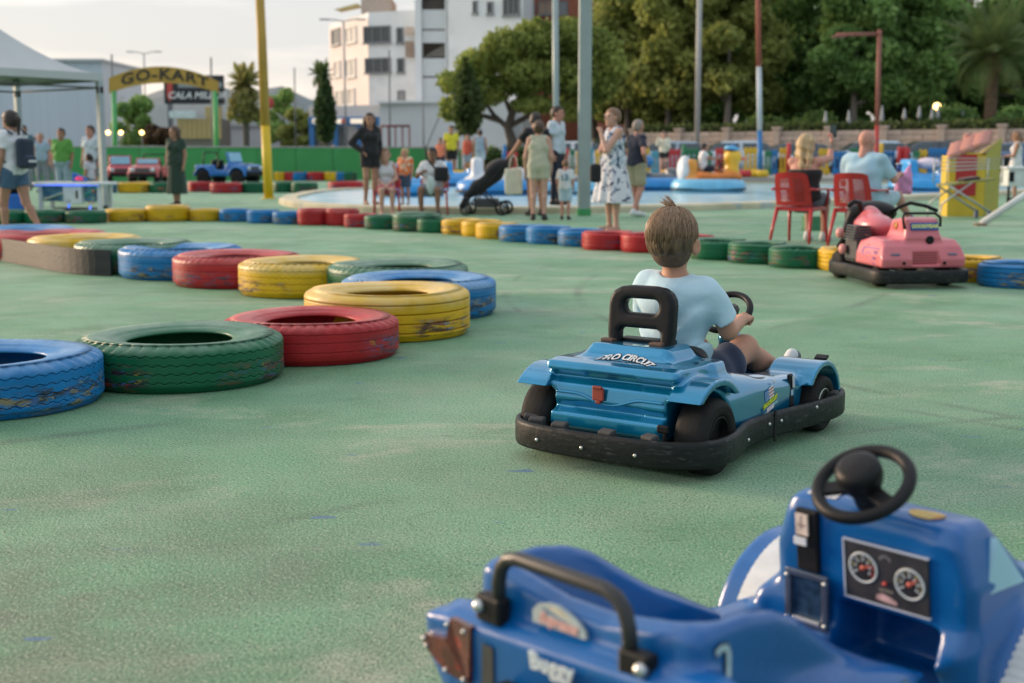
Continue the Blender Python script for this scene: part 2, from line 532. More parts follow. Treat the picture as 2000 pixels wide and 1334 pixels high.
    v = N("ShaderNodeTexVoronoi"); v.feature = 'DISTANCE_TO_EDGE'; v.inputs['Scale'].default_value = 0.55
    w = N("ShaderNodeTexNoise"); w.inputs['Scale'].default_value = 2.0; w.inputs['Detail'].default_value = 5
    L(tc.outputs['Object'], w.inputs[0])
    ad = N("ShaderNodeVectorMath"); ad.operation = 'MULTIPLY_ADD'; ad.inputs[1].default_value = (0.9, 0.9, 0.9)
    L(w.outputs['Color'], ad.inputs[0]); L(tc.outputs['Object'], ad.inputs[2]); L(ad.outputs[0], v.inputs['Vector'])
    crack = mul(rng(v.outputs['Distance'], 0.0035, 0.0, 0.0, 1.0), rng(noise(0.5, 3), 0.52, 0.60))
    c = mix(mul(crack, 0.65), c, (0.045, 0.085, 0.055))
    L(c, b.inputs['Base Color'])
    L(rng(noise(2.2, 5), 0.3, 0.7, 0.42, 0.70), b.inputs['Roughness'])
    b.inputs['Specular IOR Level'].default_value = 0.42
    ht = N("ShaderNodeMath"); ht.operation = 'ADD'
    L(g1, ht.inputs[0]); L(mul(g2, 0.5), ht.inputs[1])
    bp = N("ShaderNodeBump"); bp.inputs['Strength'].default_value = 1.0; bp.inputs['Distance'].default_value = 0.011
    L(ht.outputs[0], bp.inputs['Height'])
    bp2 = N("ShaderNodeBump"); bp2.inputs['Strength'].default_value = 0.5; bp2.inputs['Distance'].default_value = 0.02
    L(noise(9, 4), bp2.inputs['Height']); L(bp.outputs[0], bp2.inputs['Normal'])
    L(bp2.outputs[0], b.inputs['Normal'])
    return m

def sheet(name, pts, z, mat):
    mb = MB(); mb.add([(x, y, z) for x, y in pts], [list(range(len(pts)))])
    return tag(mb.build(name, mat), kind='structure')
sheet("ground", [(-1500, -60), (1500, -60), (1500, 1500), (-1500, 1500)], -0.012,
      M("street_asphalt", (0.16, 0.155, 0.145), 0.9, var=0.2, vs=0.3))
sheet("court_floor", [(-70, -12), (70, -12), (70, 80), (-70, 80)], 0.0, floor_material())

# a raised deck behind the pool: play area, parking, garden beyond
M("deck_concrete", (0.36, 0.35, 0.32), 0.85, var=0.12, vs=0.8)
mb = MB(); mb.prism([(-3.2, 46.4), (42, 46.4), (60, 110), (-3.2, 110)], -0.3, 0.30)
tag(mb.build("play_deck", MATS["deck_concrete"]), kind='structure')

# ================================================================= pool
pool_px = [(545, 398), (566, 406), (630, 412), (760, 417), (1000, 419), (1240, 415), (1520, 407), (1830, 389), (2060, 377)]
front = [G(*p) for p in pool_px]
def chaikin(pts, n=2):
    for _ in range(n):
        q = [pts[0]]
        for a, b in zip(pts[:-1], pts[1:]):
            q += [a * 0.75 + b * 0.25, a * 0.25 + b * 0.75]
        pts = q + [pts[-1]]
    return pts
back = [Vector((22, 46.2, 0)), Vector((-2, 46.2, 0)), Vector((-3.6, 42, 0)), Vector((-5.6, 36, 0)), G(552, 392)]
ring = chaikin(front + back, 2)
front_e = chaikin(front, 2)
mb = MB()
n = len(ring); cen = sum(ring, Vector()) / n
CURB_H, CURB_W = 0.13, 0.38
def inward(i):
    t = (ring[(i + 1) % n] - ring[i - 1]).normalized()
    nn = Vector((-t.y, t.x, 0))
    return nn if nn.dot(cen - ring[i]) > 0 else -nn
prof = [(0, 0.0), (0.0, CURB_H - 0.03), (0.03, CURB_H), (CURB_W, CURB_H), (CURB_W, -0.02)]
mb.grid(lambda i, j: ring[i] + inward(i) * prof[j][0] + Vector((0, 0, prof[j][1])), n, len(prof), closeu=True, smooth=False)
tag(mb.build("pool_kerb", M("kerb_cream", (0.58, 0.52, 0.36), 0.75, var=0.18, vs=1.2, col2=(0.42, 0.44, 0.40))), kind='structure')
water = bpy.data.materials.new("pool_water"); water.use_nodes = True
nt = water.node_tree; b = nt.nodes["Principled BSDF"]
tc = nt.nodes.new("ShaderNodeTexCoord"); mp = nt.nodes.new("ShaderNodeMapping"); mp.inputs['Scale'].default_value = (0.6, 1.6, 1)
nz = nt.nodes.new("ShaderNodeTexNoise"); nz.inputs['Scale'].default_value = 1.1; nz.inputs['Detail'].default_value = 4
rp = nt.nodes.new("ShaderNodeValToRGB"); rp.color_ramp.elements[0].position = 0.35; rp.color_ramp.elements[0].color = (0.20, 0.50, 0.62, 1)
rp.color_ramp.elements[1].position = 0.62; rp.color_ramp.elements[1].color = (0.62, 0.78, 0.84, 1)  # pale end puts the sky's reflection into the water colour
bp = nt.nodes.new("ShaderNodeBump"); bp.inputs['Strength'].default_value = 0.5; bp.inputs['Distance'].default_value = 0.12
nt.links.new(tc.outputs['Object'], mp.inputs[0]); nt.links.new(mp.outputs[0], nz.inputs[0]); nt.links.new(nz.outputs[0], rp.inputs[0])
nt.links.new(rp.outputs[0], b.inputs['Base Color']); nt.links.new(nz.outputs[0], bp.inputs['Height']); nt.links.new(bp.outputs[0], b.inputs['Normal'])
b.inputs['Roughness'].default_value = 0.22
mb = MB(); mb.add([ring[i] + inward(i) * (CURB_W - 0.04) + Vector((0, 0, 0.075)) for i in range(n)], [list(range(n))])
tag(mb.build("pool_water", water), kind='structure')

# ================================================================= trees
def leaf_mat(name, dark, light, vs=0.9):
    if name in MATS: return MATS[name]
    m = bpy.data.materials.new(name); m.use_nodes = True
    nt = m.node_tree; b = nt.nodes["Principled BSDF"]
    tc = nt.nodes.new("ShaderNodeTexCoord"); nz = nt.nodes.new("ShaderNodeTexNoise")
    nz.inputs['Scale'].default_value = vs; nz.inputs['Detail'].default_value = 3
    rp = nt.nodes.new("ShaderNodeValToRGB")
    dark = tuple(v * 1.7 for v in dark); light = tuple(v * 1.5 for v in light)
    rp.color_ramp.elements[0].position = 0.36; rp.color_ramp.elements[0].color = (*dark, 1)
    rp.color_ramp.elements[1].position = 0.66; rp.color_ramp.elements[1].color = (*light, 1)
    nt.links.new(tc.outputs['Object'], nz.inputs[0]); nt.links.new(nz.outputs[0], rp.inputs[0]); nt.links.new(rp.outputs[0], b.inputs['Base Color'])
    b.inputs['Roughness'].default_value = 0.6; b.inputs['Specular IOR Level'].default_value = 0.3
    tl = nt.nodes.new('ShaderNodeBsdfTranslucent'); nt.links.new(rp.outputs[0], tl.inputs[0])
    ms = nt.nodes.new('ShaderNodeMixShader'); ms.inputs[0].default_value = 0.45
    nt.links.new(b.outputs[0], ms.inputs[1]); nt.links.new(tl.outputs[0], ms.inputs[2]); nt.links.new(ms.outputs[0], nt.nodes['Material Output'].inputs[0])
    MATS[name] = m; return m
def leaf_quads(blobs, n, size, seed, flat=0.0, aspect=1.6):
    rng = np.random.default_rng(seed)
    vol = np.array([b[3] * b[4] * b[5] for b in blobs]) ** 0.75
    which = rng.choice(len(blobs), n, p=vol / vol.sum())
    B = np.array(blobs)[which]
    d = rng.normal(size=(n, 3)); d /= np.linalg.norm(d, axis=1)[:, None]
    rad = rng.uniform(0.35, 1.0, n) ** 0.5 * rng.uniform(0.82, 1.08, n)
    c = B[:, :3] + d * B[:, 3:6] * rad[:, None]
    u = rng.normal(size=(n, 3)); u[:, 2] *= (1 - flat); u /= np.linalg.norm(u, axis=1)[:, None]
    w = rng.normal(size=(n, 3)); w[:, 2] *= (1 - flat); w -= u * (u * w).sum(1)[:, None]; w /= np.linalg.norm(w, axis=1)[:, None]
    sz = size * rng.uniform(0.55, 1.3, n)[:, None]
    u *= sz * aspect * 0.5; w *= sz * 0.5
    V = np.stack([c - u, c + w * 0.9, c + u, c - w * 0.9], 1).reshape(-1, 3)
    return V, np.arange(4 * n).reshape(-1, 4)
BARK = M("bark_grey", (0.13, 0.105, 0.085), 0.9, var=0.3, vs=3, vstretch=(1, 1, 0.2))
BARKL = M("bark_pale", (0.26, 0.22, 0.18), 0.9, var=0.3, vs=3, vstretch=(1, 1, 0.2))
def crown_blobs(h, w, base, k, seed, cone=0.0, flat=1.0):
    r = random.Random(seed); out = []
    for i in range(k):
        t = (i + 0.5) / k
        z = base + (h - base) * (0.12 + 0.80 * t)
        ring_ = w * (1 - cone * t) * math.sin(PI * (0.22 + 0.70 * t)) ** 0.7
        a = i * 2.4 + r.uniform(-.5, .5); q = ring_ * r.uniform(0.35, 0.78)
        s = w * r.uniform(0.34, 0.52) * (1 - 0.5 * cone * t)
        out.append((q * math.cos(a), q * math.sin(a), z, s, s, s * flat * r.uniform(0.6, 0.85)))
    return out
def tree(label, px, py, Y, h, w, base, leaf, n, size, seed, k=11, cone=0.0, trunk_r=0.2, bark=BARK, z0=0.3, cat="tree", group=None, limbs=5,
         name="tree", blobs=None, flat=1.0, lean=0.0):
    p = P(px, py, Y); p.z = z0
    t = thing(name, label, cat, p, 0, group)
    bl = blobs or crown_blobs(h, w, base, k, seed, cone, flat)
    V, Q = leaf_quads(bl, n, size, seed)
    link("crown", np_mesh("crown", V, Q, leaf, smooth=False), t)
    r = random.Random(seed + 5); mb = MB()
    top = Vector((lean, 0, base + (h - base) * 0.45))
    mid = Vector((lean * 0.3 + r.uniform(-.15, .15), r.uniform(-.1, .1), base * 0.55))
    mb.tube([(0, 0, -0.3), mid, (lean * .7, 0, base), top], trunk_r, 8, radii=[trunk_r * 1.25, trunk_r, trunk_r * .8, trunk_r * .35])
    for i in range(limbs):
        b_ = bl[(i * 2) % len(bl)]
        s = mid.lerp(top, r.uniform(0.3, 0.75)); e = Vector(b_[:3])
        mb.tube([s, s.lerp(e, .5) + Vector((0, 0, -0.15)), e], trunk_r * .3, 6, radii=[trunk_r * .5, trunk_r * .32, trunk_r * .12])
    mb.build("trunk", bark, t)
    return t
L_PINE = leaf_mat("leaf_pine", (0.075, 0.105, 0.022), (0.250, 0.285, 0.075), 0.7)
L_OLIVE = leaf_mat("leaf_olive", (0.110, 0.130, 0.030), (0.270, 0.290, 0.085), 0.5)
L_DARK = leaf_mat("leaf_dark", (0.065, 0.120, 0.036), (0.180, 0.280, 0.082), 0.6)
L_MID = leaf_mat("leaf_mid", (0.085, 0.155, 0.046), (0.215, 0.330, 0.10), 0.6)
L_CYP = leaf_mat("leaf_cypress", (0.026, 0.045, 0.018), (0.060, 0.095, 0.034), 1.2)
L_HEDGE = leaf_mat("leaf_hedge", (0.040, 0.062, 0.018), (0.110, 0.140, 0.045), 0.8)

# umbrella pine in front of the white building
pine_blobs = []
for (x, y, rx, rz) in ((905, 205, 1.05, .55), (930, 130, 1.0, .75), (985, 95, 1.25, .85), (1050, 80, 1.4, .9), (1110, 75, 1.3, .9), (1165, 95, 1.15, .9),
                       (950, 175, 1.2, .7), (1020, 150, 1.5, .9), (1095, 150, 1.5, .9), (1160, 170, 1.2, .8), (880, 160, .7, .5), (885, 222, .65, .32),
                       (1040, 205, 1.1, .4), (1120, 215, 1.1, .4), (1190, 130, .9, .9)):
    q = P(x, y, 60)
    for dy in (-0.9, 0.9):
        pine_blobs.append((q.x, 60 + dy, q.z, rx * .95, rx * .9, rz))
p0 = P(1000, 280, 60); p0.z = 0.3
t = thing("umbrella_pine", "broad umbrella pine with dark branching trunk in front of the white apartment building", "tree", p0)
V, Q = leaf_quads([(b[0] - p0.x, b[1] - p0.y, b[2] - p0.z, *b[3:]) for b in pine_blobs], 21000, 0.20, 77)
link("crown", np_mesh("crown", V, Q, L_PINE, smooth=False), t)
mb = MB()
def pp(x, y, dy=0.0):
    q = P(x, y, 60); return Vector((q.x - p0.x, dy, q.z - p0.z))
mb.tube([pp(1000, 330), pp(1000, 275), pp(992, 250), pp(1002, 215), pp(1025, 165)], .2, 8, radii=[.3, .24, .2, .16, .06])
for pts in ([(992, 250), (965, 225), (940, 190), (925, 150)], [(1000, 225), (985, 190), (985, 120)], [(1004, 215), (1060, 190), (1110, 150)],
            [(998, 245), (1040, 222), (1090, 205), (1150, 165)], [(1020, 170), (1050, 130), (1060, 90)], [(975, 235), (930, 222), (895, 215)]):
    mb.tube([pp(x, y, .3 * i) for i, (x, y) in enumerate(pts)], .1, 6, radii=[.14 - .1 * i / (len(pts) - 1) for i in range(len(pts))])
mb.build("trunk", BARK, t)
def cypress(label, px, py_top, py_bot, Y, w, leaf, seed, group=None, n=3000):
    top = P(px, py_top, Y); bot = P(px, py_bot, Y); g = Vector((bot.x, Y, 0))
    t = thing("cypress", label, "tree", g, 0, group)
    bl = []
    H = top.z - bot.z
    for i in range(12):
        u = (i + .5) / 12
        r = w * (0.45 + 0.55 * math.sin(PI * min(1, u * 0.9 + .12))) * (1 - 0.55 * u ** 3)
        bl.append((random.uniform(-.05, .05), 0, bot.z + H * u, r, r, H / 12 * 1.15))
    V, Q = leaf_quads(bl, n, 0.2, seed)
    link("crown", np_mesh("crown", V, Q, leaf, smooth=False), t)
    MB().tube([(0, 0, -.1), (0, 0, bot.z), (0, 0, bot.z + H * .6)], .12, 8, radii=[.15, .12, .05]).build("trunk", BARK, t)
cypress("dark slim cypress standing left of the white apartment building", 636, 138, 272, 70, 0.62, L_CYP, 5)
cypress("rounded dark cypress in front of the umbrella pine trunk", 913, 118, 258, 56, 0.72, leaf_mat("leaf_cyp2", (0.032, 0.052, 0.016), (0.085, 0.115, 0.036), 1.0), 6)

# the wood behind the hedge, each tree its own thing
def big(label, px, Y, h, w, leaf, seed, base=1.5, n=14000, k=20, size=.31, bark=BARK, tr=.26, **kw):
    return tree(label, px, 280, Y, h, w * 1.15, base, leaf, n, size, seed, k=k, trunk_r=tr, bark=bark, z0=0.9, group="trees behind the hedge", **kw)
big("broad olive green tree, left end of the wood beside the red building", 1225, 78, 11.5, 2.6, L_OLIVE, 21)
big("olive green tree rising above the thin grey lamp pole", 1305, 76, 12.6, 2.9, L_OLIVE, 22)
big("pale olive tree with forked pale trunk behind the blue and white pole", 1420, 74, 13.0, 2.9, L_OLIVE, 23, base=2.0, bark=BARKL)
big("dense dark green tree between the blue and white pole and the red lamp post", 1575, 79, 13.4, 3.0, L_DARK, 24)
big("mid green tree behind the red lamp post", 1665, 75, 12.8, 2.6, L_MID, 25, base=2.4, bark=BARKL)
big("dark green tree just right of the red lamp post", 1765, 77, 12.2, 2.6, L_MID, 26)
big("tall yellowish green tree behind the palm on the right", 1880, 90, 15.0, 3.4, L_OLIVE, 27)
big("dark tree at the right edge behind the palm", 1990, 84, 11.5, 3.0, L_DARK, 28)
big("dark tree filling the gap left of the palm", 1835, 88, 10.0, 2.8, L_DARK, 29, base=1.6)
big("dark rear tree above the bumper boats", 1360, 90, 14.0, 3.4, L_MID, 30, base=1.5)
big("dark rear tree behind the two seated spectators", 1500, 92, 15.0, 3.6, L_DARK, 31, base=1.5)
big("dark rear tree behind the red pole, far right of the wood", 1720, 94, 15.5, 3.6, L_DARK, 32, base=1.5)
big("low dark tree beside the umbrella pine and the red building", 1160, 84, 8.6, 2.6, L_PINE, 33, base=2.2)
big("tall rear tree behind the low tree and the square grey post", 1235, 94, 15.0, 3.2, L_OLIVE, 34, base=1.8)
# the far wood behind them reads as one mass
_r = random.Random(8); fb = []
for i in range(46):
    x = 11 + i * 1.35 + _r.uniform(-.5, .5)
    for z, rz in ((3.0, 2.4), (6.5, 2.6), (10.5, 2.6)):
        fb.append((x, 104 + _r.uniform(-2, 2), z + _r.uniform(-.6, .6), 1.9, 1.2, rz))
V, Q = leaf_quads(fb, 26000, .55, 88)
tag(link("distant_wood", np_mesh("distant_wood", V, Q, L_DARK, smooth=False)), kind='stuff')
# shrubs under the wood
def shrub(label, px, Y, w, h, leaf, seed, n=900, z0=2.0, group="shrubs behind the hedge"):
    p = P(px, 250, Y); t = thing("shrub", label, "shrub", (p.x, Y, z0), 0, group)
    r = random.Random(seed)
    bl = [(r.uniform(-w, w) * .6, r.uniform(-.4, .4), h * r.uniform(.3, .7), w * .5, w * .4, h * .45) for _ in range(6)]
    V, Q = leaf_quads(bl, n, .2, seed); link("foliage", np_mesh("foliage", V, Q, leaf, smooth=False), t)
    MB().tube([(0, 0, -.6), (0, 0, h * .5)], .05, 6).build("stem", BARK, t)
L_BR = leaf_mat("leaf_bright", (0.06, 0.10, 0.025), (0.14, 0.21, 0.06), 1.0)
shrub("bright green shrub behind the hedge by the blue and white pole", 1585, 70, 1.4, 1.5, L_BR, 41)
shrub("bright green shrub left of the blue and white pole", 1500, 70, 1.2, 1.3, L_BR, 42)
shrub("dark shrub behind the hedge below the palm", 1880, 66, 1.7, 1.6, L_DARK, 43)
shrub("dark shrub behind the hedge at the right edge", 1985, 66, 1.8, 1.5, L_MID, 44)

# palms: each frond a part
def frond_mesh(L, mat, droop, seed):
    mb = MB(); r = random.Random(seed); K = 16
    pts = [Vector((L * (i / K) * math.cos(droop * (i / K) * .55), 0, L * (.34 * (i / K) - droop * .55 * (i / K) ** 2))) for i in range(K + 1)]
    mb.tube(pts, .02, 4, radii=[.035 * (1 - .8 * i / K) for i in range(K + 1)])
    for i in range(2, K):
        ll = L * .24 * math.sin(PI * (i / K) ** .75) + .08
        t = (pts[i + 1] - pts[i - 1]).normalized()
        for sgn in (-1, 1):
            for jit in (0, .5):
                p = pts[i].lerp(pts[i + 1], jit)
                tip = p + Vector((t.x * ll * .55, sgn * ll * .8, t.z * ll * .5 - ll * .35))
                mb.add([p - t * .04, p + t * .05, tip], [[0, 1, 2]])
    return mb.mesh("frond", mat)
def palm(label, px, py_crown, Y, L, nfr, leaf, trunk_mat, tr, seed, skirt=True):
    c = P(px, py_crown, Y); t = thing("palm_tree", label, "palm", (c.x, Y, 0.3), 0)
    mb = MB(); H = c.z - .3
    prof = [(tr * (1.1 if i % 2 else .95) * (1.25 if i < 2 else 1.0) * (1.25 if i > 15 else 1), H * i / 18) for i in range(19)]
    mb.lathe(prof, 14); mb.build("trunk", trunk_mat, t)
    if skirt:
        mb = MB(); mb.lathe([(tr * 1.1, H - 1.0), (tr * 1.55, H - .7), (tr * 1.7, H - .3), (tr * 1.2, H + .1)], 12)
        mb.build("frond_stubs", M("palm_stub", (0.20, 0.12, 0.06), .9, var=.35, vs=9), t)
    r = random.Random(seed)
    ms = [frond_mesh(L, leaf, d, seed + i) for i, d in enumerate((.25, .6, 1.0, 1.5))]
    for i in range(nfr):
        u = i / nfr
        o = link("frond", ms[min(3, int(u * 4))], t)
        o.location = (0, 0, H + .1 - .15 * u)
        o.rotation_euler = (r.uniform(-.2, .2), R_(-62 + 78 * u), i * 2.39996)
        s = r.uniform(.85, 1.1); o.scale = (s, s, s)
L_PALM = leaf_mat("leaf_palm", (0.050, 0.080, 0.024), (0.125, 0.160, 0.050), 1.5)
palm("large date palm with a thick brown trunk at right behind the hedge", 1940, 112, 68, 3.3, 46, L_PALM, M("palm_trunk", (0.17, 0.11, 0.065), .9, var=.3, vs=6), .30, 3)
L_PALM2 = leaf_mat("leaf_palm_dry", (0.11, 0.11, 0.036), (0.27, 0.24, 0.085), 1.5)
palm("shaggy yellowish fan palm left of the yellow pole", 478, 168, 66, 1.2, 30, L_PALM2, M("palm_trunk2", (0.10, 0.085, 0.075), .9, var=.3, vs=6), .17, 4)
palm("fan palm half hidden behind the dark slim cypress", 628, 150, 82, 1.0, 22, L_PALM, MATS["palm_trunk2"], .18, 8)
# dead leaf mass hanging under the shaggy palm
tsk = P(478, 200, 66)
t = thing("climbing_shrub", "shaggy yellow green foliage hanging round the palm trunk left of the yellow pole", "shrub", (tsk.x, 65.9, .3))
V, Q = leaf_quads([(0, 0, 3.5, .75, .5, .6), (-.25, 0, 2.9, .7, .45, .5), (.35, 0, 2.9, .55, .45, .5), (0, 0, 4.0, .4, .35, .4)], 1100, .2, 9)
link("foliage", np_mesh("foliage", V, Q, L_PALM2, smooth=False), t)

# trees on the far left
tree("green leafy tree behind the left post of the arch sign", 262, 280, 85, 4.9, 1.5, .8, L_MID, 3500, .24, 51, k=9, z0=0, group="trees beyond the green wall")
tree("dark reddish hedge tree between the arch sign posts", 305, 280, 82, 3.0, 1.2, .4, leaf_mat("leaf_red", (0.035, 0.030, 0.018), (0.085, 0.05, 0.03)), 2000, .2, 52, k=7, z0=0, group="trees beyond the green wall")
tree("olive tree top rising behind the white tent roof", 175, 280, 100, 7.8, 3.2, 2.2, L_PINE, 3500, .3, 53, z0=0, k=9, group="trees beyond the green wall")
tree("round green tree just right of the yellow pole", 552, 280, 100, 6.2, 1.9, 1.4, L_MID, 3000, .26, 54, z0=0, k=9, group="trees beyond the green wall")
tree("low green tree left of the dark slim cypress", 590, 280, 92, 4.4, 1.7, .6, L_OLIVE, 3000, .26, 55, z0=0, k=8, group="trees beyond the green wall")

# hills
hm = M("far_hill", (0.17, 0.20, 0.20), 1.0, var=.15, vs=.02)  # haze put into the hill colour as a muted blue grey
mb = MB(); hx = [(-420, 0), (-380, 40), (-330, 62), (-290, 72), (-255, 60), (-215, 66), (-190, 54), (-150, 46), (-110, 52), (-60, 30), (0, 0)]
mb.grid(lambda i, j: Vector((hx[i][0], 900 + 160 * j, hx[i][1] * (0, .55, 1.0, .6)[j] * 1.0)), len(hx), 4)
tag(mb.build("hills", hm), kind='structure')

# ================================================================= hedge and block wall
wa, wb = P(1236, 280, 70), P(2080, 280, 58)
wa.z = wb.z = 0
wd = (wb - wa); WL = wd.length; wd.normalize(); wnrm = Vector((wd.y, -wd.x, 0))
if wnrm.y > 0: wnrm = -wnrm
wt = thing("block_wall", "long beige block wall with pillars below the hedge", "wall", wa, math.atan2(wd.y, wd.x))
MB().box((WL / 2, .18, 1.25), (WL, .16, 1.9)).build("wall_core", M("mortar", (.26, .21, .175), .95), wt)
bm_ = [M("wall_block%d" % i, c, .9, var=.12, vs=4) for i, c in enumerate(((.46, .36, .29), (.50, .40, .33), (.43, .345, .28)))]
meshes = [MB().box((0, 0, 0), (1.96, .12, .225), bev=.02).mesh("block", m) for m in bm_]
r = random.Random(4)
for row in range(8):
    x = -.5 + (row % 2) * 1.0
    while x < WL + .5:
        o = link("block", r.choice(meshes), wt); o.location = (x + 1, .09 + r.uniform(-.006, .006), .46 + row * .245); x += 2.0
pm = MB().box((0, 0, 0), (.36, .34, 2.35), bev=.02).box((0, 0, 1.2), (.46, .44, .12), bev=.02).mesh("pillar", M("pillar_stone", (.42, .34, .28), .9, var=.15))
for i in range(9):
    o = link("pillar", pm, wt); o.location = (i * WL / 8, 0.05, 1.25)
hb = []
for i in range(60):
    u = (i + .5) / 60
    hb.append((WL * u, .9, 2.33, WL / 60 * .9, .5, .47))
ht = thing("hedge", "long clipped green hedge along the top of the block wall", "hedge", wa, math.atan2(wd.y, wd.x))
V, Q = leaf_quads(hb, 9000, .17, 61); link("foliage", np_mesh("foliage", V, Q, L_HEDGE, smooth=False), ht)
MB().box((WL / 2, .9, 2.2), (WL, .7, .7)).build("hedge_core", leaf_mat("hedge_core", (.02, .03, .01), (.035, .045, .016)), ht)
# the bank behind the hedge
mb = MB(); mb.prism([(wa.x - 2, wa.y + 1.2), (wb.x + 12, wb.y + 1.2), (wb.x + 40, 140), (wa.x - 2, 140)], -.3, 2.0)
tag(mb.build("garden_bank", M("bank_soil", (.055, .06, .03), .95, var=.3, vs=.8)), kind='structure')

# ================================================================= buildings
def on_wall(px, py, a, b):
    """pixel -> point on the vertical plane through ground points a, b"""
    d = (b - a); nrm = Vector((-d.y, d.x, 0)); rr = ray(px, py); o = Vector((0, 0, CAM_H))
    s = (a - o).dot(nrm) / rr.dot(nrm); return o + rr * s
W_DARK = M("window_glass", (.045, .055, .06), .15, spec=.7, var=.3, vs=.6)
W_CURT = M("window_curtain", (.30, .31, .31), .4, var=.2, vs=1.5)
W_FR = M("window_frame", (.22, .23, .24), .5)
W_FRW = M("window_frame_white", (.62, .62, .60), .6)
def window(parent, a, b, rect, glass=W_DARK, fr=W_FR, mull=1, sill=True):
    x0, y0, x1, y1 = rect
    q0 = on_wall(x0, y0, a, b); q1 = on_wall(x1, y1, a, b)
    qz1 = max(q0.z, q1.z); qz0 = min(q0.z, q1.z)
    d = (Vector((q1.x, q1.y, 0)) - Vector((q0.x, q0.y, 0))); w = d.length; d.normalize()
    nrm = Vector((d.y, -d.x, 0)); nrm = nrm if nrm.y < 0 else -nrm
    mid = Vector(((q0.x + q1.x) / 2, (q0.y + q1.y) / 2, (qz0 + qz1) / 2)); h = qz1 - qz0
    yaw = math.atan2(d.y, d.x)
    X = Matrix.Translation(mid) @ Matrix.Rotation(yaw, 4, 'Z')
    s = -1 if (Matrix.Rotation(yaw, 4, 'Z') @ Vector((0, -1, 0))).dot(nrm) > 0 else 1
    f = MB(); th = .09
    for bx in ((0, h / 2, w + th, th), (0, -h / 2, w + th, th)):
        f.box((bx[0], s * .05, bx[1]), (bx[2], .12, bx[3]), mat=X)
    for sx in (-1, 1): f.box((sx * w / 2, s * .05, 0), (th, .12, h - th), mat=X)
    for i in range(1, mull + 1): f.box((-w / 2 + w * i / (mull + 1), s * .045, 0), (th * .8, .1, h - th), mat=X)
    if sill: f.box((0, s * .09, -h / 2 - .09), (w + .25, .2, .08), mat=X)
    fo = f.build("window", fr, parent); fo.matrix_parent_inverse = parent.matrix_world.inverted()
    po = MB().box((0, s * .02, 0), (w - th, .03, h - th), mat=X).build("pane", glass, fo)
    return fo
WHITE = M("render_white", (.78, .80, .80), .85, var=.07, vs=.25, col2=(.72, .74, .74))
PINK = M("render_pink_suntint", (.78, .70, .65), .85, var=.06, vs=.3)  # pinkish annexe render, also sun warmth put into the left facade's colour
GREY = M("render_grey", (.66, .69, .70), .85, var=.06, vs=.3)
YB = 100.0
A0 = P(648, 280, YB + 9); A1 = P(724, 280, YB); A2 = P(816, 280, YB - 1.5)
for a in (A0, A1, A2): a.z = 0
def ztop(py, Y): return P(800, py, Y).z
bt = thing("apartment_building", "white apartment building with balconies behind the umbrella pine", "building")
zr = ztop(24, YB)
MB().prism([(A0.x, A0.y), (A1.x, A1.y), (A2.x, A2.y), (A2.x + .3, A2.y + 14), (A0.x + 3, A0.y + 10)], 0, zr).build("wall", WHITE, bt)
mb = MB()
for z in (.0, .33, .66):      # thin skin on the left face, the sun's warmth put into its colour
    pass
dl = (A1 - A0).normalized(); nl = Vector((dl.y, -dl.x, 0)); nl = nl if nl.y < 0 else -nl
mb.prism([(A0.x + nl.x * .05, A0.y + nl.y * .05), (A1.x + nl.x * .05 - dl.x * .06, A1.y + nl.y * .05 - dl.y * .06), (A1.x - dl.x * .06, A1.y - dl.y * .06), (A0.x, A0.y)], 0, zr - .4)
mb.build("side_facade_suntint", PINK, bt)
for rect, g, mu in (((649, 59, 665, 85), W_DARK, 0), ((677, 56, 697, 80), W_CURT, 1), ((654, 121, 666, 148), W_CURT, 0), ((677, 118, 696, 148), W_CURT, 1),
                    ((657, 178, 694, 203), W_CURT, 2)):
    window(bt, A0 + nl * .05, A1 + nl * .05, rect, g, W_FRW if g is W_CURT else W_FR, mu)
for rect, g, mu in (((708, 53, 763, 82), W_DARK, 2), ((773, 55, 788, 83), W_DARK, 0), ((711, 115, 763, 141), W_DARK, 2), ((774, 115, 790, 141), W_DARK, 0), ((775, 178, 791, 201), W_CURT, 0)):
    window(bt, A1, A2, (max(rect[0], 726) if False else rect[0] + 3, rect[1], rect[2], rect[3]), g, W_FR, mu)
# roof terrace
q0, q1 = P(704, 22, YB + 2), P(762, -6, YB + 2)
MB().box(((q0.x + q1.x) / 2, YB + 5, zr + .7), (q1.x - q0.x, 5, 1.4)).build("penthouse", M("penthouse_wall", (.50, .42, .36), .8, var=.1), bt)
q0, q1 = P(660, 22, YB + 5), P(706, 8, YB + 5)
mb = MB(); mb.add([(q0.x, YB + 3, zr + .55), (q1.x, YB + 2, zr + .9), (q1.x, YB + 6, zr + 1.0), (q0.x, YB + 7, zr + .75)], [[0, 1, 2, 3]])
mb.add([(q0.x, YB + 3, zr + .45), (q1.x, YB + 2, zr + .6), (q1.x, YB + 2, zr + .9), (q0.x, YB + 3, zr + .55)], [[0, 1, 2, 3]])
mb.build("awning", M("awning_yellow", (.55, .45, .20), .8), bt)
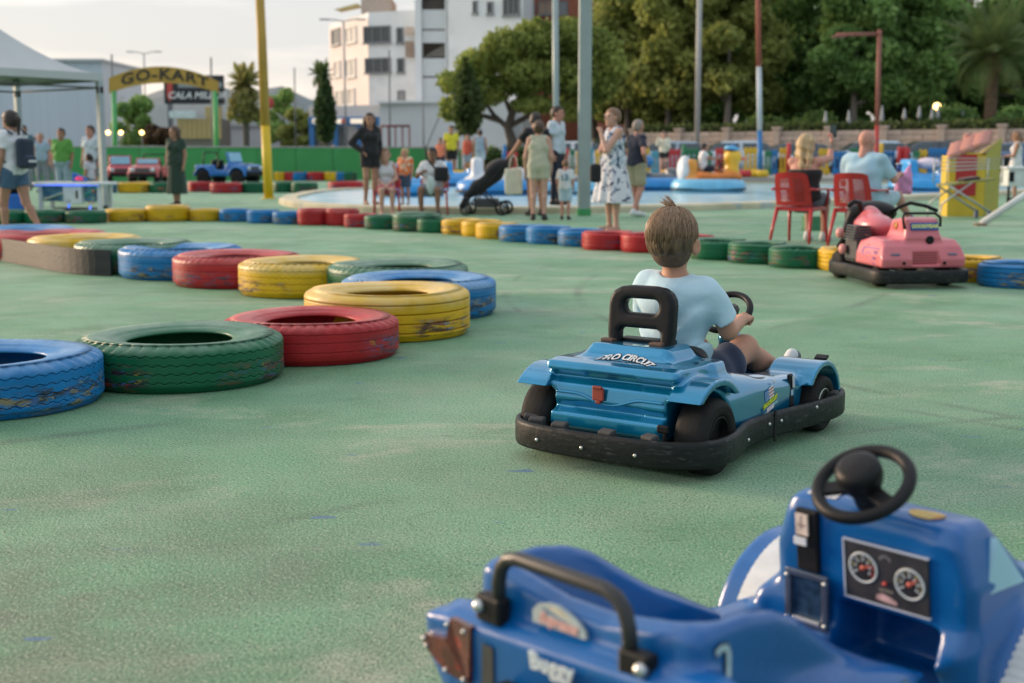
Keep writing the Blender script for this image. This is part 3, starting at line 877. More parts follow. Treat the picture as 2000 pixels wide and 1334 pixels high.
# stair tower with recessed balconies
T0, T1 = P(814, 280, YB - 3), P(874, 280, YB - 3)
zt = 20.0
mb = MB(); mb.box(((T0.x + T1.x) / 2, YB + 3.2, zt / 2), (T1.x - T0.x, 9, zt)); mb.build("tower_back", M("balcony_brown", (.33, .26, .21), .9, var=.2, vs=.8), bt)  # brown back wall behind the balcony openings
tw = T1.x - T0.x
mb = MB()
mb.box((T0.x + tw * .10, YB - 2.4, zt / 2), (tw * .2, 2.2, zt)); mb.box((T1.x - .03, YB - 2.4, zt / 2), (tw * .06, 2.2, zt)); mb.build("tower_pillar", WHITE, bt)
for (ya, yb_, m) in ((19, 57, GREY), (60, 84, GREY), (114, 149, GREY), (152, 205, GREY), (-60, -6, GREY)):
    z1, z0 = ztop(ya, YB - 3), ztop(yb_, YB - 3)
    MB().box((T0.x + tw * .585, YB - 3.0, (z0 + z1) / 2), (tw * .765, .25, z1 - z0), bev=.03).build("balcony_panel", m, bt)
zs0, zs1 = ztop(112, YB - 1.5), ztop(86, YB - 1.5)
mb = MB(); xs0, xs1 = T0.x + tw * .22, T0.x + tw * .95
mb.add([(xs0, YB - 2.0, zs0), (xs1, YB - 2.0, zs0), (xs1, YB - 2.0, zs1)] + [(xs0, YB - 1.6, zs0), (xs1, YB - 1.6, zs0), (xs1, YB - 1.6, zs1)], [[0, 1, 2], [5, 4, 3], [0, 2, 5, 3], [0, 3, 4, 1], [1, 4, 5, 2]])
mb.build("stair_flight", M("stair_beige", (.52, .46, .40), .85), bt)
for py in (5, 11): 
    z = ztop(py, YB - 3); MB().bar((T0.x + tw * .2, YB - 3, z), (T1.x - tw * .06, YB - 3, z), .05).build("railing", M("rail_dark", (.1, .1, .1), .5), bt)
# recess strip left of the tower
S0, S1 = P(796, 280, YB - .8), P(812, 280, YB - .8)
for (ya, yb_, m) in ((52, 68, "penthouse_wall"), (80, 112, "balcony_brown")):
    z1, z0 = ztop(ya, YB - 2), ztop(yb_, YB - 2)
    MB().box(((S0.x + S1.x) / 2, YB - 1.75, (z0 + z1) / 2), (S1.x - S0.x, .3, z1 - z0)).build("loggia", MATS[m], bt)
# right block
D0, D1 = P(876, 280, YB - 5), P(1021, 280, YB - 8)
D0.z = D1.z = 0
MB().prism([(D0.x, D0.y), (D1.x, D1.y), (D1.x + 1, D1.y + 14), (D0.x - .5, D0.y + 14)], 0, 22).build("end_block", WHITE, bt)
for rect, mu in (((925, 3, 932, 25), 0), ((953, 5, 963, 26), 0), ((984, -2, 1015, 28), 2)): window(bt, D0, D1, rect, W_DARK, W_FR, mu)
# annexe with the blue shop front
t = thing("annexe", "low pale annexe along the foot of the white apartment building", "building")
E0, E1, E2 = P(604, 280, 92), P(742, 280, 90), P(866, 280, 88)
z1 = ztop(206, 91)
MB().prism([(E0.x, 92), (E1.x, 90), (E1.x, 97), (E0.x, 98)], 0, z1).build("wall", PINK, t)
MB().prism([(E1.x + .01, 89.9), (E2.x + 4.6, 88), (E2.x + 4.6, 96), (E1.x + .01, 97)], 0, z1 + .1).build("side_wall", GREY, t)
MB().box(((E1.x + E2.x) / 2 + 2.3, 88.95, z1 + .18), (E2.x - E1.x + 4.9, .5, .16), rot=(0, 0, -.145)).build("coping", WHITE, t)
t = thing("shop_front", "blue shop front with lit white sign panels below the annexe", "shop")
zb1, zb0 = ztop(229, 91), ztop(246, 91)
X0, X1 = P(606, 280, 90.5).x, P(741, 280, 89.3).x
BLUE = M("shop_blue", (.045, .19, .45), .5)
MB().box(((X0 + X1) / 2, 90.2, (zb0 + zb1) / 2), (X1 - X0, .5, zb1 - zb0), bev=.03).build("fascia", BLUE, t)
SG = M("sign_lit", (.8, .72, .6), .5, emit=(1, .82, .6), estr=.35)
for xa, xb in ((611, 624), (652, 676), (685, 719)):
    a, b_ = P(xa, 280, 89.8).x, P(xb, 280, 89.8).x
    MB().box(((a + b_) / 2, 89.86, (zb0 + zb1) / 2), (b_ - a, .12, (zb1 - zb0) * .55), bev=.02).build("sign_panel", SG, t)
c_ = P(672, 237, 89.7); mb = MB(); mb.lathe([(0, 0), (.2, 0), (.2, .06), (0, .06)], 20, Matrix.Translation((c_.x, 89.72, c_.z)) @ Matrix.Rotation(PI / 2, 4, 'X')); mb.build("sign_dot", M("dot_red", (.6, .1, .07), .5), t)
for px in (609, 655, 702):
    x = P(px, 280, 90).x; MB().box((x, 90.2, zb0 / 2 - .01), (.35, .4, zb0), bev=.02).build("pier", BLUE, t)
MB().box(((X0 + X1) / 2, 91.0, zb0 / 2), (X1 - X0 - .3, .2, zb0)).build("shutter", M("shutter_grey", (.22, .22, .21), .6, var=.2), t)
# red brick building
t = thing("brick_building", "tall red brick building glimpsed behind the pine", "building")
B0, B1 = P(1024, 280, 106), P(1200, 280, 106)
MB().box(((B0.x + B1.x) / 2, 110, 10), (B1.x - B0.x, 8, 20)).build("wall", M("brick_red", (.38, .13, .075), .9, var=.15, vs=2), t)
B0.z = B1.z = 0
window(t, B0, B1, (1052, 3, 1080, 28), M("pane_warm", (.42, .28, .19), .5), W_FR, 1); window(t, B0, B1, (1082, 3, 1108, 28), W_CURT, W_FR, 1); window(t, B0, B1, (1032, 8, 1044, 28), W_DARK, W_FR, 0)
t = thing("garden_house", "low terracotta roofed house hidden under the trees", "building")
H0, H1 = P(1150, 280, 104), P(1330, 280, 104)
MB().box(((H0.x + H1.x) / 2, 107, 2.2), (H1.x - H0.x, 5, 2.4)).build("wall", M("house_white", (.6, .58, .54), .9), t)
mb = MB(); mb.add([(H0.x - .4, 104.2, 3.3), (H1.x + .4, 104.2, 3.3), (H1.x + .4, 108, 4.7), (H0.x - .4, 108, 4.7), (H0.x - .4, 104.2, 3.15), (H1.x + .4, 104.2, 3.15)], [[0, 1, 2, 3], [4, 5, 1, 0]])
mb.build("roof", M("terracotta", (.40, .15, .085), .9, var=.2, vs=3), t)
# warehouse on the left
t = thing("warehouse", "large blue grey warehouse behind the white tent", "building")
Wx0, Wx1 = P(-260, 280, 95).x, P(206, 280, 95).x
MB().box(((Wx0 + Wx1) / 2, 100, 4.6), (Wx1 - Wx0, 10, 6.6)).build("wall", M("cladding", (.52, .60, .66), .6, var=.05, vs=.4, vstretch=(8, 1, .1)), t)
MB().box(((Wx0 + Wx1) / 2, 99.96, .65), (Wx1 - Wx0 + .1, 10.1, 1.3)).build("base_wall", M("base_white", (.72, .75, .77), .8, var=.1), t)
MB().box(((Wx0 + Wx1) / 2, 99.9, 7.95), (Wx1 - Wx0 + .3, 10.4, .18)).build("roof_edge", M("roof_edge", (.5, .53, .55), .6), t)
# sheds and pale buildings beyond the green wall
t = thing("grey_shed", "long pale grey shed behind the palm and the yellow pole", "building")
g0, g1 = P(432, 280, 110).x, P(622, 280, 110).x
MB().box(((g0 + g1) / 2, 114, 1.7), (g1 - g0, 8, 3.6)).build("wall", M("shed_grey", (.36, .39, .42), .7, var=.1, vs=.5), t)
mb = MB(); mb.prism([(g0 - .2, 109.8), (g1 + .2, 109.8), (g1 + .2, 118), (g0 - .2, 118)], 3.5, 3.75); mb.build("roof", M("shed_roof", (.30, .32, .33), .7), t)
t = thing("kiosk_building", "tan boarded kiosk building below the black billboard", "building")
k0, k1 = P(348, 280, 80).x, P(434, 280, 80).x
zk1, zk0 = P(400, 232, 80).z, P(400, 271, 80).z
MB().box(((k0 + k1) / 2, 81.5, zk1 / 2), (k1 - k0 - .2, 3, zk1)).build("wall", M("kiosk_dark", (.16, .14, .12), .8), t)
nb = 9
pm = MB().box((0, 0, 0), ((k1 - k0) / nb - .02, .06, zk1 - zk0), bev=.008).mesh("board", M("kiosk_tan", (.42, .30, .14), .8, var=.12, vs=1.5, vstretch=(3, 3, .4)))
for i in range(nb):
    o = link("board", pm, t); o.location = (k0 + (k1 - k0) * (i + .5) / nb, 79.93 - .004 * (i % 2), (zk1 + zk0) / 2)
MB().box((P(418, 280, 80).x, 80.2, zk1 + .38), (.95, .5, .74), bev=.02).build("roof_box", M("kiosk_tan2", (.46, .33, .16), .8), t)
MB().box((P(360, 280, 80).x, 79.8, P(360, 224, 80).z), (1.62, .12, .42), bev=.03).build("sign_board", M("kiosk_white", (.58, .64, .68), .5), t)
# green wall
gw = thing("green_wall", "long bright green wall behind the parked ride-on jeeps", "wall")
GA, GB = P(-60, 300, 53), P(858, 300, 60)
gd = Vector((GB.x - GA.x, GB.y - GA.y, 0)); GL = gd.length; gyaw = math.atan2(gd.y, gd.x)
GM = M("wall_green", (.055, .30, .085), .7, var=.12, vs=.7, col2=(.07, .34, .11))
npan = 12
for i in range(npan):
    u = (i + .5) / npan
    o = MB().box((0, 0, .71), (GL / npan - .02, .2, 1.42 - (.015 if i % 2 else 0)), bev=.015).build("panel", GM, gw)
    o.location = (GA.x + gd.x * u, GA.y + gd.y * u, 0); o.rotation_euler = (0, 0, gyaw)
    o = MB().box((0, 0, 1.45), (GL / npan - .02, .26, .06), bev=.01).build("coping", M("wall_coping", (.42, .42, .38), .8, var=.15), gw)
    o.location = (GA.x + gd.x * u, GA.y + gd.y * u, 0); o.rotation_euler = (0, 0, gyaw)
# low clipped hedge beyond the pool, right end of the wall
hq0, hq1 = P(952, 300, 60), P(995, 300, 60)
t = thing("hedge", "short dark hedge between the green wall and the pine trunk", "hedge", ((hq0.x + hq1.x) / 2, 60, .3))
V, Q = leaf_quads([(x, 0, .62, .5, .4, .62) for x in (-.9, -.3, .3, .9, 1.4)], 1500, .14, 66); link("foliage", np_mesh("foliage", V, Q, L_DARK, smooth=False), t)
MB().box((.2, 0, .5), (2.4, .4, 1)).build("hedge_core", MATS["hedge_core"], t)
# ================================================================= painted tyres
def tyre_mat(name, base, under, worn, top):
    m = bpy.data.materials.new(name); m.use_nodes = True
    nt = m.node_tree; b = nt.nodes["Principled BSDF"]; N = nt.nodes.new; Lk = nt.links.new
    tc = N("ShaderNodeTexCoord")
    oi = N("ShaderNodeObjectInfo")
    off = N("ShaderNodeVectorMath"); off.operation = 'MULTIPLY_ADD'; off.inputs[1].default_value = (37, 21, 0)
    cmb = N("ShaderNodeCombineXYZ"); Lk(oi.outputs['Random'], cmb.inputs[0]); Lk(oi.outputs['Random'], cmb.inputs[1])
    Lk(cmb.outputs[0], off.inputs[0]); Lk(tc.outputs['Object'], off.inputs[2])
    def noise(scale, st=(1, 1, 1), detail=5, rough=.6):
        mp = N("ShaderNodeMapping"); mp.inputs['Scale'].default_value = st; Lk(off.outputs[0], mp.inputs[0])
        n = N("ShaderNodeTexNoise"); n.inputs['Scale'].default_value = scale; n.inputs['Detail'].default_value = detail
        n.inputs['Roughness'].default_value = rough; Lk(mp.outputs[0], n.inputs[0]); return n.outputs[0]
    def rng(s, a, c, d=0., e=1.):
        r = N("ShaderNodeMapRange"); r.inputs[1].default_value = a; r.inputs[2].default_value = c; r.inputs[3].default_value = d; r.inputs[4].default_value = e
        Lk(s, r.inputs[0]); return r.outputs[0]
    def mul(a, c):
        x = N("ShaderNodeMath"); x.operation = 'MULTIPLY'
        for i, s in ((0, a), (1, c)):
            if isinstance(s, float): x.inputs[i].default_value = s
            else: Lk(s, x.inputs[i])
        return x.outputs[0]
    def mix(f, a, c):
        x = N("ShaderNodeMix"); x.data_type = 'RGBA'; Lk(f, x.inputs[0])
        for i, s in ((6, a), (7, c)):
            if isinstance(s, tuple): x.inputs[i].default_value = (*s, 1)
            else: Lk(s, x.inputs[i])
        return x.outputs[2]
    c = mix(rng(noise(5), .35, .65), base, tuple(v * .78 for v in base))
    sep = N("ShaderNodeSeparateXYZ"); Lk(tc.outputs['Object'], sep.inputs[0])
    # scuffed band where the karts rub: older coats and rubber show through
    band = mul(rng(sep.outputs['Z'], .145, .105), rng(sep.outputs['Z'], .0, .035))
    sc = mul(mul(rng(noise(7, (1, 1, 5), 7, .68), .46, .54), rng(noise(1.5, (1, 1, .6), 2), .45, .55)), band)
    old = mix(rng(noise(9, (1, 1, 4)), .44, .50), under, worn)
    old = mix(rng(noise(11, (1, 1, 3)), .57, .60), old, (.05, .12, .28))
    old = mix(rng(noise(10, (1, 1, 3)), .63, .66), old, (.42, .30, .04))
    c = mix(sc, c, old)
    ch = mul(rng(noise(24, (1, 1, 2), 4), .66, .70), rng(noise(2.2), .46, .58))
    c = mix(ch, c, (.035, .03, .03))
    du = mul(rng(noise(3.2, (1, 1, 1), 6), .36, .62), rng(sep.outputs['Z'], .17, .21, 0., .55))
    c = mix(du, c, top)
    Lk(c, b.inputs['Base Color'])
    Lk(rng(noise(6), .3, .7, .30, .52), b.inputs['Roughness'])
    b.inputs['Specular IOR Level'].default_value = .30
    bp = N("ShaderNodeBump"); bp.inputs['Strength'].default_value = .35; bp.inputs['Distance'].default_value = .006
    Lk(noise(38, (1, 1, 1.5), 4), bp.inputs['Height']); Lk(bp.outputs[0], b.inputs['Normal'])
    return m
TM = {
    'blue': tyre_mat("tyre_blue", (.006, .190, .470), (.25, .21, .10), (.035, .05, .07), (.30, .45, .62)),
    'green': tyre_mat("tyre_green", (.008, .135, .058), (.26, .055, .04), (.05, .035, .045), (.27, .36, .28)),
    'red': tyre_mat("tyre_red", (.440, .020, .024), (.20, .06, .10), (.08, .05, .07), (.54, .17, .15)),
    'yellow': tyre_mat("tyre_yellow", (.720, .430, .010), (.30, .10, .05), (.09, .05, .03), (.66, .55, .30)),
}
BLACKR = M("rubber_black", (.022, .022, .024), .6, var=.25, vs=9, bump=.3, bs=60)
def tyre_mesh(name, Rr, H, kind, seg, mat, seed=0, bead=.56):
    """lying tyre: lathe with real grooves, zig-zag cuts and shoulder lugs"""
    zt = H
    tread = []
    if kind == 'plain': grooves = []
    elif kind == 'ribs': grooves = [.2, .4, .6, .8]
    elif kind == 'zig': grooves = [.24, .42, .60, .78]
    elif kind == 'few': grooves = [.33, .56, .76]
    gw, gd = (.026, .020) if kind == 'ribs' else (.017, .012) if kind == 'zig' else (.014, .010)
    zs = [(.07, -.022, 0), (.12, -.005, 0), (.16, 0, 0)]
    for g in grooves:
        w2 = gw / 2
        zs += [(g - w2 * 2.6, 0, 1), (g - w2 * 1.15, 0, 1), (g - w2 * .95, -gd * .12, 1), (g - w2 * .6, -gd, 1), (g + w2 * .6, -gd, 1), (g + w2 * .95, -gd * .12, 1), (g + w2 * 1.15, 0, 1), (g + w2 * 2.6, 0, 1)]
    if not grooves: zs += [(.35, .006, 0), (.5, .008, 0), (.65, .006, 0)]
    zs += [(.86, -.002, 0), (.905, -.008, 2), (.955, -.028, 2), (.985, -.055, 2)]
    prof = [(bead * Rr, .16 * H), (bead * Rr + .015, .05 * H), (.72 * Rr, .01 * H), (.88 * Rr, 0.0), (.955 * Rr, .02 * H)]
    cut = len(prof)
    rows = [(r, z, 0, 0) for r, z in prof] + [(Rr + dr, z * H, kd, 1) for z, dr, kd in zs]
    rows += [(.90 * Rr, H * 1.0, 0, 0), (.80 * Rr, H * .995, 0, 0), (.70 * Rr, H * .965, 0, 0), (.665 * Rr, H * .958, 0, 0), (.65 * Rr, H * .935, 0, 0), (.60 * Rr, H * .915, 0, 0), (bead * Rr, H * .875, 0, 0),
             (bead * Rr - .002, H * .83, 0, 0), (bead * Rr + .03, H * .80, 0, 0), (.74 * Rr, H * .86, 0, 0), (.9 * Rr, H * .80, 0, 0), (.93 * Rr, H * .5, 0, 0), (.9 * Rr, H * .14, 0, 0), (.7 * Rr, H * .08, 0, 0)]
    n = len(rows)
    rr = random.Random(seed); ph = rr.uniform(0, 6)
    th = np.arange(seg) * 2 * PI / seg
    Vs = np.zeros((seg, n, 3))
    nz_ = max(24, int(Rr * 120)); 
    tri = np.abs(((th * nz_ / (2 * PI)) % 1) * 2 - 1)
    lug = ((th * nz_ * .8 / (2 * PI)) % 1) < .42
    wob = 1 + .006 * np.sin(2 * th + ph) + .004 * np.sin(3 * th + 2 * ph)
    for j, (r, z, kd, tr) in enumerate(rows):
        rad = np.full(seg, r); zz = np.full(seg, z)
        if kd == 1 and kind in ('zig', 'few'): zz = zz + (tri - .5) * (.055 if kind == 'zig' else .02) * H
        if kd == 2 and kind in ('zig', 'few'): rad = rad - np.where(lug, .016, 0)
        rad = rad * wob
        zz = zz + .004 * np.sin(2 * th + ph * 1.7) * (z / H)
        Vs[:, j] = np.stack([rad * np.cos(th), rad * np.sin(th), zz], 1)
    I, J = np.meshgrid(np.arange(seg), np.arange(n), indexing='ij')
    Q = np.stack([I * n + J, ((I + 1) % seg) * n + J, ((I + 1) % seg) * n + (J + 1) % n, I * n + (J + 1) % n], -1).reshape(-1, 4)
    mi = np.zeros(len(Q), np.int32)
    jj = np.tile(np.arange(n), seg)
    mi[(jj > 1) & (jj < cut - 1)] = 1
    return np_mesh(name, Vs.reshape(-1, 3), Q, [mat, BLACKR], mi)

# the near S-curve: pixel left/right edge, pixel bottom of the front, pixel top of the back edge
NEAR = [
    ('blue', -235, 200, 826, 664, 'zig', "large blue tyre with zigzag tread cut off by the left edge of the picture"),
    ('green', 156, 556, 771, 629, 'zig', "large green tyre with scraped red patches beside the big blue one"),
    ('red', 440, 780, 718, 599, 'few', "large red tyre with fine grooves between the scraped green tyre and the tall yellow tyre"),
    ('yellow', 598, 919, 672, 547, 'ribs', "tall yellow tyre with four straight grooves, nearest yellow one"),
    ('blue', 668, 970, 630, 528, 'few', "blue tyre at the tip of the curve behind the tall yellow tyre"),
    ('green', 640, 915, 597, 504, 'few', "green tyre whose top shows behind the blue tyre at the tip of the curve"),
    ('yellow', 470, 718, 585, 499, 'zig', "yellow tyre with scalloped chunky tread and brown scuffs"),
    ('red', 342, 590, 566, 487, 'few', "red tyre left of the scalloped yellow tyre"),
    ('blue', 238, 474, 549, 474, 'few', "blue tyre just right of the black rubber belt"),
    ('green', 152, 378, 537, 464, 'few', "green tyre wrapped by the end of the black rubber belt"),
    ('yellow', 62, 277, 523, 453, 'plain', "yellow tyre behind the black rubber belt"),
    ('red', -22, 206, 511, 444, 'plain', "red tyre at the far left behind the belted yellow tyre"),
    ('blue', -75, 146, 499, 432, 'plain', "pale blue tyre at the woman's foot, last of the near curve"),
]
NEAR_POS = []
for i, (c, xl, xr, yb, yt, kind, lab) in enumerate(NEAR):
    cx = (xl + xr) / 2
    Rr = .45
    for _ in range(8):
        fr = G(cx, yb); d = fr.copy(); d.normalize(); ctr = fr + Vector((d.x, d.y, 0)).normalized() * Rr
        zc = ctr.y * math.cos(TILT) + (CAM_H - .12) * math.sin(TILT)
        Rr = (xr - xl) / 2 / 2500 * zc
    # lateral centre from the silhouette edges
    bk = (fr + Vector((fr.x, fr.y, 0)).normalized() * 1.85 * Rr)
    H = P(cx, yt, bk.y).z
    H = max(.17, min(.27, H))
    NEAR_POS.append((ctr, Rr, H))
    o = link("tyre", tyre_mesh("tyre", Rr, H, kind, 300 if i < 5 else 200, TM[c], i, bead=.51))
    o.location = (ctr.x, ctr.y, 0); o.rotation_euler = (0, 0, i * 1.3)
    tag(o, lab, "tyre", "painted tyres along the near curve")

# far chain of car tyres
FAR = [
    ('green', -62, 60, 437, 0, "green tyre at the left edge behind the woman's leg"),
    ('green', 48, 131, 437, 0, "green tyre below the arcade machine, left one of the pair"),
    ('green', 129, 208, 437, 0, "green tyre at the foot of the tent post, beside the first yellow tyre"),
    ('yellow', 207, 289, 434, 0, "yellow tyre right of the tent post, first of three yellow"),
    ('yellow', 286, 372, 433, 1, "taller yellow tyre in front of the woman in the dark green dress"),
    ('yellow', 370, 433, 433, 0, "yellow tyre right of the taller yellow one, beside a blue tyre"),
    ('blue', 430, 492, 434, 0, "blue tyre beside the yellow group, left of three blue"),
    ('blue', 488, 543, 437, 0, "middle one of three blue tyres below the yellow pole"),
    ('blue', 538, 592, 439, 0, "blue tyre beside the red group, right of three blue"),
    ('red', 585, 643, 441, 1, "red tyre next to the blue group in the far chain"),
    ('red', 638, 700, 442, 1, "red tyre below the black handbag woman, middle of three"),
    ('red', 677, 735, 445, 0, "short red tyre overlapping, beside the far green group"),
    ('green', 716, 778, 449, 0, "green tyre in front of the seated woman in pink shorts"),
    ('green', 767, 862, 453, 1, "wide green tyre in front of the seated man"),
    ('green', 820, 882, 456, 0, "short green tyre beside the far yellow group"),
    ('yellow', 862, 945, 459, 0, "yellow tyre in front of the pram, left of three"),
    ('yellow', 901, 985, 463, 0, "yellow tyre below the pram wheels, middle of three"),
    ('yellow', 929, 1015, 468, 0, "yellow tyre beside the blue group, nearest of three"),
    ('blue', 974, 1068, 474, 0, "blue tyre in front of the woman in the beige suit"),
    ('blue', 1026, 1120, 478, 0, "blue tyre in front of the toddler, middle of three"),
    ('blue', 1089, 1185, 483, 0, "blue tyre left of the woman in the patterned dress"),
    ('red', 1136, 1240, 490, 0, "red tyre at the feet of the woman in the patterned dress"),
    ('red', 1211, 1318, 495, 0, "red tyre left of the kart driver's head"),
    ('red', 1290, 1397, 497, 0, "red tyre peeping out right of the kart driver's head"),
    ('green', 1346, 1462, 509, 0, "green tyre right of the kart driver's head, left of three"),
    ('green', 1421, 1540, 517, 0, "middle green tyre right of the kart driver"),
    ('green', 1501, 1625, 526, 0, "green tyre in front of the red chairs, beside the pink kart"),
    ('yellow', 1597, 1725, 532, 0, "yellow tyre behind the nose of the pink kart"),
    ('yellow', 1824, 1956, 553, 0, "yellow tyre behind the tail of the pink kart"),
    ('blue', 1911, 2056, 565, 0, "blue tyre at the right edge behind the pink kart"),
]
FT = {}
def car_tyre(c, tall, H, k):
    key = (c, tall, k)
    if key not in FT: FT[key] = tyre_mesh("tyre", .31, H, 'ribs' if k % 2 else 'few', 96, TM[c], k, bead=.60)
    return FT[key]
for i, (c, xl, xr, yb, tall, lab) in enumerate(FAR):
    cx = (xl + xr) / 2; fr = G(cx, yb); ctr = fr + Vector((fr.x, fr.y, 0)).normalized() * .31
    zc = ctr.y; Rr = (xr - xl) / 2 / 2500 * (zc * .99 + .13)
    o = link("tyre", car_tyre(c, tall, .20 + .05 * tall, i % 2 if not tall else 1))
    s = max(.85, min(1.7, Rr / .31)); o.scale = (s, s, 1.0 + .03 * math.sin(i * 2.1))
    o.location = (ctr.x, ctr.y, 0); o.rotation_euler = (0, 0, i * .9)
    tag(o, lab, "tyre", "painted tyres along the far side of the track")
ROW = [('blue', 196, 224, 377, "blue tyre by the tent post in the row before the jeeps"), ('yellow', 221, 288, 377, "yellow tyre in the row before the red jeeps"),
       ('green', 284, 348, 377, "green tyre left of the woman in the dark green dress"), ('red', 362, 412, 375, "red tyre right of the woman in the dark green dress"),
       ('red', 404, 466, 378, "red tyre in front of the blue jeep, beside a green one"), ('green', 462, 514, 377, "green tyre in front of the blue jeep nose"),
       ('green', 530, 572, 376, "green tyre just right of the yellow pole"), ('green', 565, 617, 377, "green tyre at the right end of the jeep row"),
       ('red', 636, 708, 375, "lone long red tyre left of the standing woman in black"),
       ('yellow', 533, 556, 351, "yellow tyre at the rear right of the yellow pole"), ('blue', 552, 600, 351, "blue tyre in the rear row below the green wall"),
       ('red', 596, 634, 350, "dark red tyre in the rear row below the green wall"), ('yellow', 629, 668, 350, "yellow tyre in the rear row, beside a dark red one"),
       ('green', 660, 695, 350, "green tyre at the right end of the rear row"), ('red', 545, 592, 343, "red tyre tops seen behind the rear blue tyre"),
       ('blue', 640, 690, 343, "blue tyre seen behind the rear yellow tyre"), ('yellow', 216, 254, 353, "yellow tyre under the left red jeep")]
for i, (c, xl, xr, yb, lab) in enumerate(ROW):
    cx = (xl + xr) / 2; fr = G(cx, yb); Y = min(fr.y, 55.0); p = P(cx, yb, Y)
    Rr = (xr - xl) / 2 / 2500 * Y
    o = link("tyre", car_tyre(c, 0, .2, i % 2)); s = Rr / .31; o.scale = (s, s, 1.5 if Y < 40 else 1.9)
    o.location = (p.x, Y + Rr, 0); o.rotation_euler = (0, 0, i)
    tag(o, lab, "tyre", "painted tyres in the rows before the jeeps")
# black rubber belt round the end of the near curve
path = chaikin([G(*q) for q in ((-90, 499), (-30, 504), (10, 511), (60, 520), (120, 532), (172, 538), (219, 539.5))], 2)
mb = MB(); nP = len(path)
def belt(i, j):
    t = (path[min(i + 1, nP - 1)] - path[max(i - 1, 0)]).normalized(); nn = Vector((t.y, -t.x, 0))
    o, z = ((0, .004), (.018, .004), (.018, .232), (0, .232))[j % 4]
    return path[i] + nn * o + Vector((0, 0, z))
mb.grid(belt, nP, 5, smooth=False)
for e in (0, nP - 1): mb.add([belt(e, j) for j in range(4)], [[0, 1, 2, 3]])
tag(mb.build("rubber_belt", M("belt_rubber", (.018, .018, .018), .5, var=.4, vs=4, bump=.3, bs=30, vstretch=(1, 1, 4))), "worn black rubber belt wrapped along the left tyres of the near curve", "belt")
# ================================================================= teal go-kart
KART_HD = 36
KX = thing("go_kart", "metallic teal go-kart with black bumper ring driven by the boy in a pale blue shirt", "go-kart", (.66, 4.72, 0), heading(KART_HD), None, 1.03)
TEAL = M("paint_teal", (.000, .205, .395), .18, metal=.55, coat=1.0, var=.10, vs=9, spec=.6)
BLK = M("plastic_black", (.012, .012, .013), .42, var=.25, vs=14, bump=.08, bs=90, spec=.2)
RUB = M("tyre_rubber", (.017, .0165, .016), .68, var=.3, vs=10, bump=.15, bs=80, spec=.18)
BUMP = M("bumper_plastic", (.013, .015, .015), .45, var=.35, vs=6, vstretch=(2, 2, 14), bump=.25, bs=35, col2=(.045, .047, .046), thr=.60, spec=.22)
CHROME = M("zinc", (.62, .62, .60), .32, metal=.9)
WHT = M("print_white", (.78, .80, .80), .5, var=.04)

def kart_body(p):
    x, y, z = p; ax = np.abs(x)
    prof = [(-.50, .345), (-.545, .338), (-.555, .312), (-.525, .296), (-.515, .285), (-.545, .262), (-.552, .215), (-.542, .196), (-.535, .186), (-.578, .170), (-.580, .128), (-.562, .110), (-.30, .10), (-.22, .34)]
    w = .225 + .035 * np.clip((z - .20) / .12, 0, 1) + .012 * (z < .19)
    d = np.maximum(s_poly2(y, z, prof), ax - w)
    d = smax(d, ax - w, .03)
    # hump behind the seat
    hy = -.33; 
    hump = s_poly2(y, z, [(-.478, .30), (-.425, .392), (-.27, .392), (-.17, .25), (-.16, .14), (-.478, .14)])
    hump = smax(hump, ax - (.160 + .42 * np.clip(.385 - z, 0, .11)), .035)
    d = smin(d, hump, .028)
    # side pods
    pod = s_poly2(y, z, [(-.52, .20), (-.30, .315), (-.20, .300), (-.05, .268), (.12, .243), (.30, .228), (.42, .21), (.42, .085), (-.30, .085)])
    pod = smax(pod, ax - (.318 - .05 * np.clip((z - .20) / .1, 0, 1) ** 2), .05)
    pod = smax(pod, .155 - ax, .03)
    d = smin(d, pod, .05)
    # nose and floor
    nose = s_poly2(y, z, [(.28, .075), (.28, .14), (.40, .20), (.52, .20), (.60, .16), (.61, .09)])
    d = smin(d, smax(nose, ax - .21, .04), .04)
    d = np.minimum(d, s_box(p, (0, .05, .075), (.20, .42, .018), .01))
    # steering pedestal
    d = smin(d, s_cone(p, (0, .42, .15), (0, .31, .335), .09, .045), .04)
    # cockpit
    cav = s_box(p, (0, .08, .36), (.165, .24, .25), .07)
    d = smax(d, -cav, .035)
    d = smin(d, s_cone(p, (0, .44, .16), (0, .32, .33), .075, .042), .02)
    # wheel arches: cut then the raised fender strips
    for (wy, r, xi, xo) in ((-.44, .150, .215, .45), (.395, .122, .205, .45)):
        c = np.sqrt((y - wy) ** 2 + (z - (.125 if wy < 0 else .112)) ** 2)
        cut = np.maximum(c - r, xi - ax)
        d = smax(d, -cut, .01)
        d = np.maximum(d, -np.maximum(np.maximum(np.abs(y - wy) - r * .96, z - .125), xi - ax))
        rin, rout = (r + .018, r + .040) if wy < 0 else (r + .014, r + .034)
        arc = np.maximum(c - rout, rin - c)
        arc = np.maximum(arc, (xi + (.015 if wy < 0 else -.03)) - ax)
        arc = np.maximum(arc, ax - (.352 if wy < 0 else .362))
        if wy < 0:
            arc = np.maximum(arc, .250 - z)
        else: arc = np.maximum(arc, np.where(y > wy, .135 - z, .19 - z))
        d = smin(d, arc, .016)
    # cup recess on the right pod, swoosh relief on the tail
    d = smax(d, -s_ell(p, (.262, .02, .285), (.038, .085, .035)), .02)
    wave = .218 + .024 * np.cos(np.clip(ax / .15, 0, 1) * PI * 1.0 + PI)
    ridge = np.abs(z - wave)
    pock = s_box(p, (0, -.542, .302), (.10, .02, .009), .008)
    return smax(d, -pock, .01)
KBODY = sdf_part("body", kart_body, (-.40, -.68, .03), (.40, .68, .42), .0056, TEAL, KX, 5)

